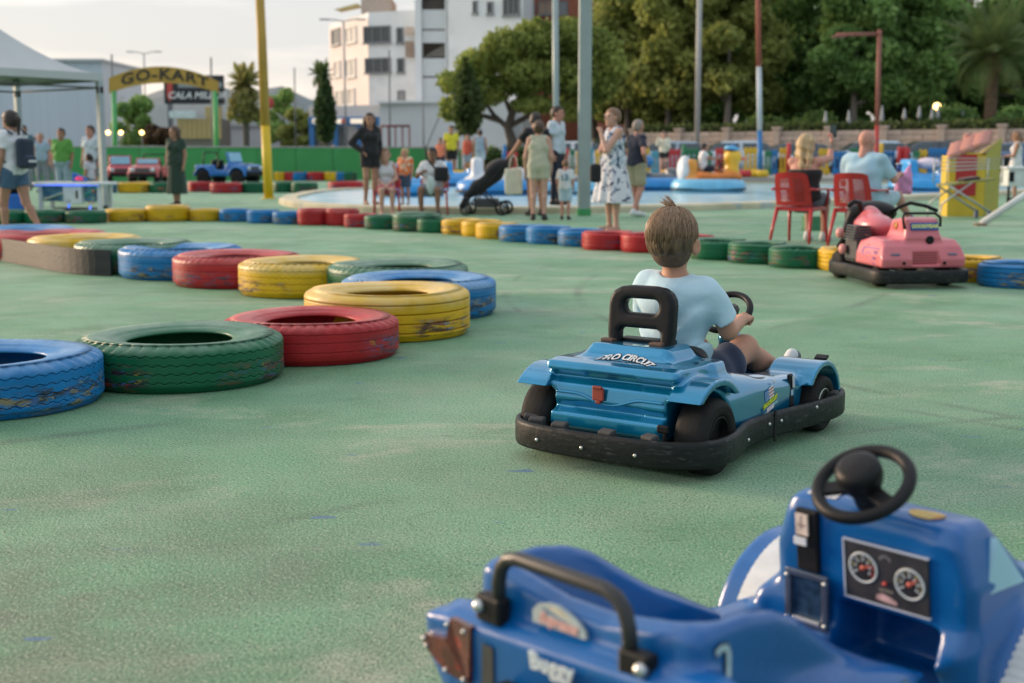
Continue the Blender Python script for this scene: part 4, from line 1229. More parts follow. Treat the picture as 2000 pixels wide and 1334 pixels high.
# raised swoosh line on the tail panel
for dz in (0.0, ):
    sw_ = MB(); sw_.tube([(-.205 + .41 * i / 48, -.60, .206 + .030 * (1 - math.cos(PI * min(1, abs(-.205 + .41 * i / 48) / .13))) / 2 + dz) for i in range(49)], .0055, 8)
    o = sw_.build("swoosh", TEAL, KX); wrap([o], KBODY, (0, 1, 0), .0)
    for v, c_ in zip(o.data.vertices, sw_.v): v.co.y += (c_[1] + .60) * 1.0 - .0012
# bumper ring
ring_pts = [(0, -.665), (.20, -.655), (.31, -.62), (.375, -.54), (.385, -.43), (.355, -.30), (.325, -.20), (.325, -.06), (.345, .10), (.375, .30), (.385, .48), (.355, .60), (.26, .665), (.12, .685)]
ring_pts = ring_pts + [(-a, b) for a, b in ring_pts[::-1] if a > 0] 
rp = [Vector((a, b, 0)) for a, b in ring_pts]
for _ in range(2):
    q = []
    for i in range(len(rp)): q += [rp[i] * .75 + rp[(i + 1) % len(rp)] * .25, rp[i] * .25 + rp[(i + 1) % len(rp)] * .75]
    rp = q
nR = len(rp)
def bring(i, j):
    t = (rp[(i + 1) % nR] - rp[i - 1]).normalized(); nn = Vector((t.y, -t.x, 0))
    o, z = ((-.011, .048), (.007, .048), (.011, .058), (.011, .121), (.007, .133), (-.006, .135), (-.011, .130), (-.011, .048))[j]
    return rp[i] + nn * o + Vector((0, 0, z))
mb = MB(); mb.grid(bring, nR, 8, closeu=True)
bo = mb.build("bumper", BUMP, KX)
# bumper joints, screws and rubber buffers
def on_ring(y, side, z, out):
    best = min(range(nR), key=lambda i: abs(rp[i].y - y) + (0 if rp[i].x * side > 0 else 9))
    t = (rp[(best + 1) % nR] - rp[best - 1]).normalized(); nn = Vector((t.y, -t.x, 0))
    return rp[best] + nn * out + Vector((0, 0, z)), nn
def rear_ring(x, z, out):
    best = min(range(nR), key=lambda i: abs(rp[i].x - x) + (0 if rp[i].y < -.4 else 9))
    t = (rp[(best + 1) % nR] - rp[best - 1]).normalized(); nn = Vector((t.y, -t.x, 0))
    return rp[best] + nn * out + Vector((0, 0, z)), nn
scr = MB().lathe([(0, .004), (.0045, .004), (.0065, .001), (.0065, -.004), (0, -.004)], 12).mesh("screw", CHROME)
for (q, nn) in [rear_ring(x, .085, .012) for x in (-.20, -.02, .17)] + [on_ring(y, 1, z, .012) for y, z in ((-.22, .075), (-.04, .10), (.03, .10), (.27, .115))]:
    o = link("screw", scr, bo); o.matrix_local = frame(q, nn.cross(Vector((0, 0, 1))), (0, 0, 1)) if True else None
    o.matrix_local = Matrix.Translation(q) @ nn.to_track_quat('Z', 'Y').to_matrix().to_4x4()
q, nn = on_ring(-.005, 1, .088, .0115)
o = MB().box((0, 0, 0), (.004, .012, .112)).build("bumper_joint", BLK, bo); o.matrix_local = Matrix.Translation(q) @ nn.to_track_quat('X', 'Z').to_matrix().to_4x4()
for (x, y, rz) in ((-.30, -.56, .5), (-.14, -.625, .1), (.05, -.635, -.1), (.20, -.62, -.3), (-.25, -.60, .3), (.33, .55, .6), (.36, .46, 0)):
    o = MB().box((0, 0, 0), (.055, .035, .045), rot=(.2, 0, rz), bev=.006).build("rubber_buffer", M("buffer_rubber", (.05, .05, .05), .8, bump=.2), KX)
    o.location = (x, y, .125)
# undertray, rear engine guard, battery boxes
MB().box((0, -.48, .075), (.50, .14, .06), bev=.01).box((-.12, -.515, .11), (.16, .10, .05), bev=.008).box((.08, -.515, .11), (.16, .10, .05), bev=.008).build("battery_tray", BLK, KX)
MB().box((.232, -.582, .125), (.012, .016, .085), bev=.003).box((.225, -.585, .162), (.042, .014, .026), bev=.005).build("latch", BLK, KX)
# wheels
def kart_wheel(r, w, x, y, rimm):
    s = 1 if x > 0 else -1
    t = thing("wheel", None, None); t.parent = KX; t.location = (x, y, r)
    X = Matrix.Rotation(s * PI / 2, 4, 'Y')
    h = w / 2
    MB().lathe([(r * .55, -h * .9), (r * .80, -h), (r * .95, -h * .82), (r, -h * .5), (r, h * .5), (r * .95, h * .82), (r * .82, h), (r * .78, h * .96), (r * .70, h), (r * .56, h * .86), (r * .54, h * .3)], 40, X).build("tyre", RUB, t)
    mb = MB(); mb.lathe([(r * .57, h * .86), (r * .52, h * .92), (r * .48, h * .6), (r * .46, h * .1), (r * .16, h * .1), (r * .16, h * .5), (0, h * .55)], 32, X)
    mb.build("rim", rimm, t)
    if rimm is CHROME:
        mb = MB()
        for k in range(5):
            a = k * 2 * PI / 5; mb.box((0, math.cos(a) * r * .32, math.sin(a) * r * .32), (h * .9, r * .10, r * .34), rot=(a - PI / 2 + PI, 0, 0), bev=.002)
        mb.build("spokes", BLK, t)
    else:
        mb = MB()
        for k in range(4):
            a = k * PI / 2 + .5; mb.lathe([(.006, 0), (.006, h * .2), (0, h * .2)], 8, X @ Matrix.Translation((math.cos(a) * r * .3, math.sin(a) * r * .3, h * .1)))
        mb.build("wheel_nuts", CHROME, t)
for x in (-.31, .31):
    kart_wheel(.125, .118, x * .965, -.44, BLK)
    kart_wheel(.106, .10, x * 1.02, .395, CHROME)
# headrest with grab slot
def hr(p):
    x, y, z = p; ax = np.abs(x)
    yy = y + .345 - .10 * (z - .37); z = z - .014; ax = ax * 1.06
    d2 = s_poly2(ax, z, [(-.2, .428), (.070, .428), (.085, .418), (.085, .36), (.126, .36), (.134, .42), (.136, .50), (.130, .530), (.115, .552), (.088, .566), (.05, .571), (-.2, .572)])
    d2 = np.maximum(d2, ax - .134)
    slot = np.sqrt(np.maximum(ax - .048, 0) ** 2 + (z - .503) ** 2) - .024
    d2 = smax(d2, -slot, .012)
    d = s_ext(d2 + .0, yy, -.026, .026, .017)
    return d
sdf_part("headrest", hr, (-.16, -.42, .34), (.16, -.28, .61), .0050, BLK, KX)
# seat shell with raised piping
def seat(p):
    d = s_box(p, (0, -.19, .22), (.155, .06, .15), .05, (R_(-14), 0, 0))
    d = smin(d, s_box(p, (0, 0, .115), (.15, .20, .03), .025), .04)
    return d
sdf_part("seat", seat, (-.18, -.30, .06), (.18, .24, .40), .009, M("seat_black", (.02, .02, .021), .6, bump=.15), KX)
mb = MB(); mb.tube([(-.21, -.18, .265), (-.185, -.235, .335), (-.15, -.275, .375), (0, -.285, .392), (.15, -.275, .375), (.185, -.235, .335), (.215, -.16, .262), (.225, -.06, .262)], .011, 8)
mb.build("seat_piping", BLK, KX)
# belt over the hump
MB().box((0, -.30, .396), (.20, .06, .012), bev=.005).build("back_pad", BLK, KX)
# steering wheel
st = thing("steering_wheel", None, None); st.parent = KX
SW_C = Vector((.015, .262, .438)); SW_TILT = R_(42)
st.location = SW_C; st.rotation_euler = (SW_TILT, 0, 0)
MB().tube([(.092 * math.cos(a), .092 * math.sin(a), 0) for a in [2 * PI * i / 40 for i in range(40)]], .0125, 10, closed=True).build("rim", BLK, st)
mb = MB(); mb.sphere((0, 0, .012), (.034, .034, .03), 16, 10)
for a in (R_(200), R_(-20), R_(-90)): mb.box((math.cos(a) * .055, math.sin(a) * .055, -.005), (.085, .022, .010), rot=(0, 0, a), bev=.003)
mb.build("hub", BLK, st)
MB().bar((0, .05, -.04), (0, .0, 0), .024).build("column", BLK, st)
MB().tube([(0, .335, .34), (0, .30, .385), (.01, .27, .425)], .026, 10).build("steering_boot", BLK, KX)
# lettering on the hump, reflector, side sticker, coin slot
o_ = Vector((.021, -.4545, .3505)); vdir = Vector((0, .053, .092))
Xf = frame(o_, (1, 0, 0), vdir)
arc = lambda co: (co.x, co.y + .004 - 2.2 * co.x * co.x - .05 * co.x, co.z)
tb = text_part("lettering_outline", "PRO CIRCUIT", .0355, M("print_black", (.012, .012, .014), .5), KX, Xf, extrude=.0015, bold=.0034, shear=.28, warp=arc, spacing=1.0)  # black outline behind the white letters
tw_ = text_part("lettering", "PRO CIRCUIT", .0355, WHT, KX, Xf @ Matrix.Translation((0, 0, .003)), extrude=.0015, bold=.0011, shear=.28, warp=arc, spacing=1.0)
REFL = M("reflector_red", (.30, .045, .03), .4, bump=.1)
mb = MB(); mb.box((0, 0, 0), (.044, .010, .044), bev=.004).box((0, -.006, .023), (.036, .010, .010), bev=.003).box((0, 0, -.026), (.020, .009, .014), bev=.004)
o = mb.build("reflector", REFL, KX); o.location = (-.035, -.5585, .243)
o = MB().box((0, 0, 0), (.024, .003, .003)).box((0, 0, .012), (.010, .003, .006)).build("reflector_print", M("print_black", 0), None) if False else None
sx = .3135
slot = MB(); slot.box((0, 0, 0), (.012, .034, .125), bev=.006)
o = slot.build("coin_slot", BLK, KX); o.location = (.3135, .190, .180); o.rotation_euler = (0, R_(-4), 0)
MB().box((.322, .196, .214), (.002, .016, .040), rot=(0, R_(-4), 0)).build("coin_label", M("label_grey", (.55, .56, .56), .5), KX)
MB().box((.3205, .188, .175), (.002, .016, .020), rot=(0, R_(-4), 0)).build("coin_label", M("label_blue", (.35, .52, .66), .5), KX)
# side sticker: flag, yellow words, two bars
tilt = R_(13)
def stick(y, z, dx=0.0): return Vector((sx + .0045 + dx, y, z))
uu = Vector((0, math.cos(tilt), math.sin(tilt))); vv = Vector((0, -math.sin(tilt), math.cos(tilt)))
S0_ = stick(.005, .172)
def quad(o, u0, v0, u1, v1, lift):
    return [o + uu * u0 + vv * v0 + Vector((lift, 0, 0)), o + uu * u1 + vv * v0 + Vector((lift, 0, 0)), o + uu * u1 + vv * v1 + Vector((lift, 0, 0)), o + uu * u0 + vv * v1 + Vector((lift, 0, 0))]
fg = thing("side_sticker", None, None); fg.parent = KX
mb = MB()
for i in range(7): mb.add(quad(S0_, -.002, .008 + i * .0058, .036, .0138 + i * .0058, .001), [[0, 1, 2, 3]], mi=i % 2)
mb.build("flag_stripes", [WHT, M("flag_red", (.45, .07, .08), .5)], fg)
mb = MB(); mb.add(quad(S0_, -.036, .008, -.002, .0486, .0012), [[0, 1, 2, 3]])
for i in range(3):
    for j in range(4): mb.add(quad(S0_, -.033 + i * .011, .012 + j * .009, -.0285 + i * .011, .0155 + j * .009, .002), [[0, 1, 2, 3]], mi=1)
mb.build("flag_canton", [M("flag_blue", (.05, .17, .45), .5), WHT], fg)
text_part("sticker_words", "PROCIRCUIT", .020, M("print_yellow", (.62, .66, .03), .5), fg, frame(S0_ + vv * -.004 + Vector((.002, 0, 0)), uu, vv), extrude=.001, bold=.0010, shear=.3, spacing=.98)
mb = MB(); mb.add(quad(S0_, -.065, -.036, -.01, -.026, .0008), [[0, 1, 2, 3]]); mb.add(quad(S0_, .02, -.028, .062, -.018, .0008), [[0, 1, 2, 3]]); mb.build("sticker_bar", M("print_pale_teal", (.25, .45, .52), .5), fg)
mb = MB(); mb.add(quad(S0_, -.03, -.034, .028, -.017, .0014), [[0, 1, 2, 3]]); mb.sphere(S0_ + uu * .047 + vv * .056, (.002, .007, .007)); mb.sphere(S0_ + uu * -.036 + vv * -.046, (.002, .006, .009)); mb.build("sticker_banner", M("print_pinkish", (.70, .62, .64), .5), fg)
wrap([tb], KBODY, (0, .85, -.5), .0010); wrap([tw_], KBODY, (0, .85, -.5), .0042)
# small fittings
for (x, y, z) in ((.185, -.20, .325), (.19, -.185, .322)): o = MB().sphere((x, y, z), .0045, 8, 6).build("rivet", BLK, KX)
for x in (-.12, .07): 
    MB().box((x + .01, -.375, .397), (.05, .03, .012), bev=.004).build("headrest_clamp", M("rusty", (.13, .07, .045), .7, var=.3), KX)
MB().box((.30, .50, .262), (.05, .03, .012), rot=(.4, 0, 0), bev=.004).build("fender_cap", BLK, KX)

# ================================================================= the boy driving
SKIN_B = M("skin_boy", (.50, .255, .165), .55, var=.06, vs=14, sss=.12, spec=.35)
SHIRT_B = M("shirt_paleblue", (.46, .65, .735), .85, var=.05, vs=5, sheen=.2, bump=.55, bs=17)
SHORT_B = M("shorts_navy", (.012, .022, .058), .8, var=.12, vs=7, sheen=.2, bump=.15, bs=200)
SHOE_W = M("shoe_white", (.62, .63, .62), .6, var=.08)
SHOE_G = M("shoe_grey", (.12, .13, .15), .7)
boy = thing("person", "boy with brown hair in a pale blue t-shirt and navy shorts driving the teal go-kart", "person", (.66, 4.72, 0), heading(KART_HD))
SH_R, SH_L = (.118, -.095, .572), (-.122, -.115, .578)
EL_R, WR_R = (.168, -.015, .420), (.118, .205, .438)
EL_L, WR_L = (-.175, .01, .425), (-.085, .215, .435)
HIP, CH = (0, -.10, .235), (0, -.125, .50)
KN_R, AN_R = (.105, .245, .318), (.115, .545, .190)
KN_L, AN_L = (-.105, .245, .300), (-.11, .545, .18)
HEAD = Vector((.0, -.135, .755))
def arm(p, s, e, w):
    return smin(s_cone(p, s, e, .040, .031), s_cone(p, e, w, .032, .021), .018)
def boy_skin(p):
    x, y, z = p
    d = s_cone(p, (0, -.115, .59), (0, -.128, .70), .041, .037)
    d = smin(d, s_cone(p, (-.07, -.115, .575), (.07, -.11, .572), .045, .045), .05)
    d = smin(d, s_cone(p, CH, HIP, .09, .10), .03)
    d = smin(d, arm(p, SH_R, EL_R, WR_R), .02); d = smin(d, arm(p, SH_L, EL_L, WR_L), .02)
    for h, k, a in (((.075, -.06, .21), KN_R, AN_R), ((-.075, -.06, .21), KN_L, AN_L)):
        leg = smin(s_cone(p, h, k, .075, .050), s_cone(p, k, a, .047, .030), .03)
        leg = smin(leg, s_ell(p, (np.array(k) + np.array((0, .012, .012))).tolist(), (.040, .036, .036)), .02)
        leg = smin(leg, s_cone(p, (np.array(k) * .6 + np.array(a) * .4 - np.array((0, .0, .012))).tolist(), a, .041, .026), .03)
        d = smin(d, leg, .01)
    # skull, jaw, ears, nose (face looks ahead and a little left)
    d = smin(d, s_ell(p, (HEAD.x, HEAD.y - .004, HEAD.z + .012), (.077, .092, .090)), .02)
    d = smin(d, s_ell(p, (HEAD.x - .014, HEAD.y + .034, HEAD.z - .042), (.060, .062, .066)), .03)
    d = smin(d, s_cone(p, (HEAD.x - .02, HEAD.y + .088, HEAD.z - .008), (HEAD.x - .024, HEAD.y + .104, HEAD.z - .030), .008, .011), .015)
    for sx_ in (-1, 1):
        ear = s_ell(p, (HEAD.x + sx_ * .086, HEAD.y + .010, HEAD.z - .026), (.012, .021, .032), (0, 0, sx_ * -.6))
        ear = smax(ear, -s_ell(p, (HEAD.x + sx_ * .097, HEAD.y + .006, HEAD.z - .022), (.007, .012, .018)), .006)
        d = smin(d, ear, .008)
    return d
Vb, Qb = nets(boy_skin, (-.26, -.26, .10), (.26, .64, .88), .0075)
def hand_field(curl):
    """right hand, wrist at the origin, fingers along +y, palm facing -z, thumb on -x; curl 0..1"""
    def f(p):
        d = s_box(p, (0, .036, 0), (.030, .036, .0125), .011)
        for i, (fx, L) in enumerate(((-.0235, .060), (-.008, .068), (.008, .063), (.0235, .049))):
            a0 = np.array((fx, .070, 0.0)); ang = 0.0; rad = (.0088, .0080, .0074, .0066)
            for s in range(3):
                ang -= curl * (R_(62), R_(70), R_(50))[s]
                a1 = a0 + np.array((fx * .08, math.cos(ang), math.sin(ang))) * L * (.45, .32, .25)[s]
                d = smin(d, s_cone(p, a0, a1, rad[s], rad[s + 1]), .004)
                a0 = a1
        t0, t1 = np.array((-.024, .022, -.004)), np.array((-.046, .052, -.012 - .012 * curl)); t2 = np.array((-.040 + .018 * curl, .078, -.020 - .022 * curl))
        d = smin(d, s_cone(p, t0, t1, .0125, .0098), .008); d = smin(d, s_cone(p, t1, t2, .0098, .0078), .004)
        d = smin(d, s_cone(p, (0, -.025, 0), (0, .01, 0), .0215, .021), .014)
        return d
    return nets(f, (-.07, -.05, -.085), (.05, .155, .03), .0036)
HAND_GRIP = hand_field(.95); HAND_REL = hand_field(.28)
def put_hand(H, wrist, fwd, palm, size, mirror=False):
    """vertices, quads of a hand placed at a wrist"""
    V, Q = H; V = V.copy()
    if mirror: V[:, 0] *= -1; Q = Q[:, ::-1]
    f = Vector(fwd).normalized(); n_ = Vector(palm); n_ = (n_ - f * n_.dot(f)).normalized()
    zax = -n_; xax = f.cross(zax)
    Mx = np.array([xax, f, zax]).T
    return V * size @ Mx.T + np.array(wrist), Q
def join(parts):
    Vs, Qs, n_ = [], [], 0
    for V, Q in parts: Vs.append(V); Qs.append(Q + n_); n_ += len(V)
    return np.concatenate(Vs), np.concatenate(Qs)
hv = [(Vb, Qb)]
# hands wrapped round the rim of the wheel
hv.append(put_hand(HAND_GRIP, WR_R, (-.08, .9, .12), (-.45, .0, -1), .78))
hv.append(put_hand(HAND_GRIP, WR_L, (.03, .9, .12), (.45, .0, -1), .78, True))
Vj, Qj = join(hv)
bbody = link("body", np_mesh("body", Vj, Qj, SKIN_B), boy)
for s in (-1, 1): MB().sphere((HEAD.x - .016 + s * .030, HEAD.y + .081, HEAD.z - .004), (.011, .008, .008), 10, 8).build("eye", M("eye_dark", (.03, .025, .02), .25), boy)
MB().sphere((HEAD.x - .02, HEAD.y + .092, HEAD.z - .062), (.020, .006, .006), 10, 6).build("mouth", M("lips", (.38, .14, .11), .5), boy)
def boy_shirt(p):
    x, y, z = p
    d = s_cone(p, (0, -.105, .50), (0, -.095, .26), .118, .112)
    d = smin(d, s_ell(p, (0, -.12, .53), (.135, .088, .085)), .06)
    d = smin(d, s_cone(p, (-.095, -.108, .575), (.095, -.100, .570), .050, .050), .05)
    for s, e in ((SH_R, EL_R), (SH_L, EL_L)):
        s_, e_ = np.array(s), np.array(e); dr = (e_ - s_)
        h = s_ + dr * .74
        sl = s_cone(p, s, (s_ + dr * .95).tolist(), .052, .060)
        hem = ((x - h[0]) * dr[0] + (y - h[1]) * dr[1] + (z - h[2]) * dr[2]) / np.linalg.norm(dr)
        sl = smax(sl, hem, .006)
        d = smin(d, sl, .028)
    # soft drapery: long diagonal folds from the armpits, a sag above the waist
    fold = .0125 * np.sin(52 * (z - .9 * np.abs(x)) + 5 * y + 2 * np.sin(9 * x + 3)) * np.clip((.56 - z) / .12, 0, 1) * (.35 + 1.1 * np.minimum(np.abs(x), .12) / .12) * np.clip((.185 - np.abs(x)) / .05, .15, 1)
    fold = fold + .009 * np.sin(38 * x + 20 * z) * np.clip((.40 - z) / .12, 0, 1)
    fold = fold + .0045 * np.sin(60 * z + 18 * x) * np.clip((z - .50) / .08, 0, 1)
    d = d + fold
    d = smax(d, .205 - z, .01)
    d = smax(d, -s_cone(p, (0, -.118, .62), (0, -.115, .74), .050, .056), .008)
    return d
Vs_, Qs_ = nets(boy_shirt, (-.27, -.27, .18), (.27, .16, .67), .0066)
link("t_shirt", np_mesh("t_shirt", Vs_, Qs_, SHIRT_B), boy)
def boy_shorts(p):
    x, y, z = p
    d = s_ell(p, (0, -.08, .215), (.125, .115, .085))
    for h, k in (((.075, -.05, .215), KN_R), ((-.075, -.05, .215), KN_L)):
        h_, k_ = np.array(h), np.array(k); dr = k_ - h_; e = h_ + dr * .70
        c = s_cone(p, h, (h_ + dr * .9).tolist(), .086, .066)
        hem = ((x - e[0]) * dr[0] + (y - e[1]) * dr[1] + (z - e[2]) * dr[2]) / np.linalg.norm(dr)
        d = smin(d, smax(c, hem, .006), .02)
    return d + .0045 * np.sin(55 * y + 30 * x + 20 * z) * np.clip((y + .05) / .1, 0, 1)
sdf_part("shorts", boy_shorts, (-.22, -.22, .10), (.22, .32, .39), .0075, SHORT_B, boy)
for s, an in ((1, AN_R), (-1, AN_L)):
    a_ = np.array(an)
    def shoe(p, a_=a_, s=s):
        # heel on the floor, toe pointing up and ahead
        d = s_cone(p, a_ + (0, .02, -.03), a_ + (s * .020, .085, .060), .033, .026)
        d = smin(d, s_cone(p, a_ + (0, .0, -.005), a_ + (0, .02, -.02), .034, .033), .02)
        return d
    sdf_part("shoe", shoe, tuple(a_ + (-.07, -.06, -.09)), tuple(a_ + (.07, .14, .11)), .006, SHOE_W, boy)
    def sole(p, a_=a_, s=s):
        d = s_cone(p, a_ + (0, .042, -.042), a_ + (s * .020, .112, .050), .032, .027)
        return smax(d, -s_cone(p, a_ + (0, .018, -.03), a_ + (s * .020, .083, .064), .0345, .0275), .003)
    sdf_part("shoe_sole", sole, tuple(a_ + (-.07, -.06, -.09)), tuple(a_ + (.07, .17, .11)), .006, SHOE_G, boy)
# hair: cap of solid hair carved with strands, plus real strands and the tuft
HAIR_B = bpy.data.materials.new("hair_brown"); HAIR_B.use_nodes = True
nt = HAIR_B.node_tree; b = nt.nodes["Principled BSDF"]
at = nt.nodes.new("ShaderNodeTexNoise"); at.inputs['Scale'].default_value = 60; tcn = nt.nodes.new("ShaderNodeTexCoord"); mpn = nt.nodes.new("ShaderNodeMapping")
mpn.inputs['Scale'].default_value = (1, 1, .07); nt.links.new(tcn.outputs['Object'], mpn.inputs[0]); nt.links.new(mpn.outputs[0], at.inputs[0])
rpn = nt.nodes.new("ShaderNodeValToRGB"); rpn.color_ramp.elements[0].position = .36; rpn.color_ramp.elements[0].color = (.055, .031, .018, 1)
rpn.color_ramp.elements[1].position = .68; rpn.color_ramp.elements[1].color = (.19, .115, .064, 1)
nt.links.new(at.outputs[0], rpn.inputs[0]); nt.links.new(rpn.outputs[0], b.inputs['Base Color']); b.inputs['Roughness'].default_value = .42
bpn = nt.nodes.new("ShaderNodeBump"); bpn.inputs['Strength'].default_value = .6; bpn.inputs['Distance'].default_value = .004
nt.links.new(at.outputs[0], bpn.inputs['Height']); nt.links.new(bpn.outputs[0], b.inputs['Normal'])
def hair(p):
    x, y, z = p
    lx, ly, lz = x - HEAD.x, y - HEAD.y, z - HEAD.z
    d = s_ell(p, (HEAD.x, HEAD.y - .008, HEAD.z + .020), (.088, .101, .096))
    d = smin(d, s_ell(p, (HEAD.x, HEAD.y - .020, HEAD.z - .006), (.086, .086, .078)), .02)
    line = np.where(ly > .045, lz - .045 - (ly - .045) * .1, lz + .058 + .018 * np.clip((-ly) / .08, 0, 1) - .75 * np.clip(ly + .005, 0, .05))
    d = smax(d, -line, .008)
    for s in (-1, 1): d = smax(d, -s_ell(p, (HEAD.x + s * .094, HEAD.y + .012, HEAD.z - .030), (.028, .028, .036)), .006)
    a = np.arctan2(lx, -ly + .001)
    return d - .0018 * np.sin(a * 34 + 6 * np.sin(a * 5)) * np.clip((.075 - lz) / .05, 0, 1)
sdf_part("hair", hair, tuple(HEAD + Vector((-.12, -.13, -.11))), tuple(HEAD + Vector((.12, .12, .14))), .0045, HAIR_B, boy)
# short clipped nape
def nape(p):
    d = s_ell(p, (HEAD.x, HEAD.y - .012, HEAD.z - .035), (.074, .078, .072))
    lz = p[2] - HEAD.z; ly = p[1] - HEAD.y
    return smax(smax(d, -(lz + .100 + .2 * np.clip(ly + .03, 0, .1)), .006), ly - .012, .004)
sdf_part("hair_nape", nape, tuple(HEAD + Vector((-.1, -.12, -.12))), tuple(HEAD + Vector((.1, .05, .02))), .005, M("hair_clipped", (.115, .066, .042), .7, var=.2, vs=60), boy)
rr = random.Random(3)
mb = MB(); cw = Vector((HEAD.x + .004, HEAD.y - .012, HEAD.z + .112))
def surf(a, e):      # point on the hair ellipsoid: azimuth a (0 = back), elevation e
    return Vector((HEAD.x + .0905 * math.cos(e) * math.sin(a), HEAD.y - .010 - .104 * math.cos(e) * math.cos(a), HEAD.z + .019 + .099 * math.sin(e)))
for i in range(2300):
    a = rr.uniform(-PI * .62, PI * .62); e0 = rr.uniform(.75, 1.5); e1 = e0 - rr.uniform(.6, 1.6); e1 = max(e1, -.70 + .75 * rr.random() ** 1.5)
    sw = rr.uniform(-.22, .22) - .12 * math.sin(a)
    pts = []
    lift = rr.uniform(.0, .0045)
    for k in range(6):
        u = k / 5; q = surf(a + sw * u * u, e0 + (e1 - e0) * u)
        off = (q - HEAD); q = q + off.normalized() * (lift * math.sin(u * PI) + .0004)
        pts.append(q)
    mb.tube(pts, .001, 3, radii=[.0009, .0012, .0013, .0012, .0008, .0002], mi=rr.choice((0, 0, 1, 2)))
for i in range(70):
    a = rr.uniform(-.5, .5) + (0 if i % 3 else 1.2); L_ = rr.uniform(.026, .062)
    b0 = cw + Vector((rr.uniform(-.014, .014), rr.uniform(-.012, .012), -.006))
    lean_ = Vector((-.5 + rr.uniform(-.5, .35), rr.uniform(-.3, .3), 1.0)).normalized()
    pts = [b0, b0 + lean_ * L_ * .5, b0 + lean_ * L_ * .85 + Vector((-.008 - .5 * abs(a) * .012, 0, 0)), b0 + lean_ * L_ + Vector((-.016, 0, -.004))]
    mb.tube(pts, .001, 3, radii=[.0013, .0011, .0008, .0003], mi=rr.choice((0, 0, 1)))
mb.build("hair_strands", [M("hair_mid", (.20, .12, .068), .42, var=.25, vs=50), M("hair_light", (.36, .235, .14), .4, var=.2, vs=40)], boy)
# ================================================================= royal blue ride-on buggy in the foreground
BHD = 48
BX = thing("ride_on_buggy", "royal blue ride-on buggy with a black grab bar in the near foreground", "buggy", (.132, 1.780, .012), heading(BHD))
RBL = M("plastic_royal", (.000, .095, .320), .28, coat=.35, var=.10, vs=7, spec=.5, bump=.02, bs=25)
DKG = M("seat_grey", (.045, .05, .055), .6, var=.2)
def buggy_body(p):
    x, y, z = p; xr = x + .02; ax = np.abs(xr)
    hull = s_poly2(y, z - .06 * xr * np.clip((.2 - y) / .2, 0, 1), [(-.052, .346), (-.074, .330), (-.062, .23), (-.040, .12), (.0, .10), (.66, .10), (.66, .195), (.50, .20), (.40, .24), (.28, .275), (-.02, .350)])
    wid = .315 - .095 * np.clip((y + .035) / .06, 0, 1) * np.clip((z - .22) / .06, 0, 1) - .06 * np.clip((y - .10) / .2, 0, 1) * np.clip((.28 - z) / .06, 0, 1) - .10 * np.clip((.24 - z) / .14, 0, 1)
    d = smax(hull, ax - wid, .022)
    # notch beside the tub at the rear corners
    d = smax(d, -s_box(p, (-.345, -.08, .335), (.055, .05, .022), .006, (0, R_(-12), 0)), .012)
    # flowing side flanks
    d = smin(d, s_ell((ax, y, z), (.235, .22, .20), (.055, .26, .075)), .05)
    tub = s_poly2(y, z - .024 * np.clip((ax - .05) / .14, 0, 1) * np.clip((.28 - y) / .2, 0, 1), [(-.038, .31), (-.034, .378), (-.012, .392), (.03, .394), (.09, .394), (.15, .390), (.20, .374), (.27, .334), (.33, .296), (.42, .252), (.50, .212), (.50, .12), (-.04, .12)])
    tub = smax(tub, ax - .222, .030)
    d = smin(d, tub, .014)
    # dash tower
    dash = s_poly2(y, z, [(.622, .24), (.600, .400), (.612, .428), (.640, .436), (.705, .432), (.82, .315), (.93, .22), (.93, .10), (.64, .10)])
    xd = np.abs(x - .05)
    dash = smax(dash, xd - (.168 + .30 * np.clip(.43 - z, 0, .1)), .024)
    d = smin(d, dash, .02)
    # hood and nose
    d = smin(d, s_box(p, (.03, .98, .17), (.20, .16, .075), .05), .05)
    # front fenders
    for s in (-1, 1):
        xs = (x - .03) * s
        c = np.sqrt((y - .86) ** 2 + (z - .068) ** 2)
        f = np.maximum(c - .205, .172 - c); f = smax(f, np.abs(xs - .275) - .085, .012)
        f = np.maximum(f, .06 - z)
        d = smin(d, f, .016)
        inner = np.maximum(np.maximum(c - .18, np.abs(xs - .235) - .045), .06 - z)
        d = smin(d, inner, .03)
        # ledge between fender and dash
        d = smin(d, s_box(p, (.03 + s * .17, .70, .215), (.05, .10, .05), .03, (R_(16), 0, 0)), .035)
    # tub interior: curved backrest, seat, foot well
    cav = s_poly2(y, z, [(.006, .50), (.014, .385), (.075, .25), (.13, .215), (.33, .205), (.40, .20), (.44, .145), (.60, .145), (.60, .5)])
    cav = smax(cav, ax - (.150 + .042 * np.clip((z - .25) / .15, 0, 1)), .05)
    d = smax(d, -cav, .025)
    # leg recess below the gauges
    d = smax(d, -s_box(p, (.088, .66, .19), (.105, .10, .062), .02), .012)
    # saddle between the knees
    d = smin(d, s_cone(p, (-.02, .26, .19), (-.02, .46, .165), .045, .035), .03)
    return d
BBODY = sdf_part("body", buggy_body, (-.42, -.13, .05), (.46, 1.16, .46), .0062, RBL, BX, 3)
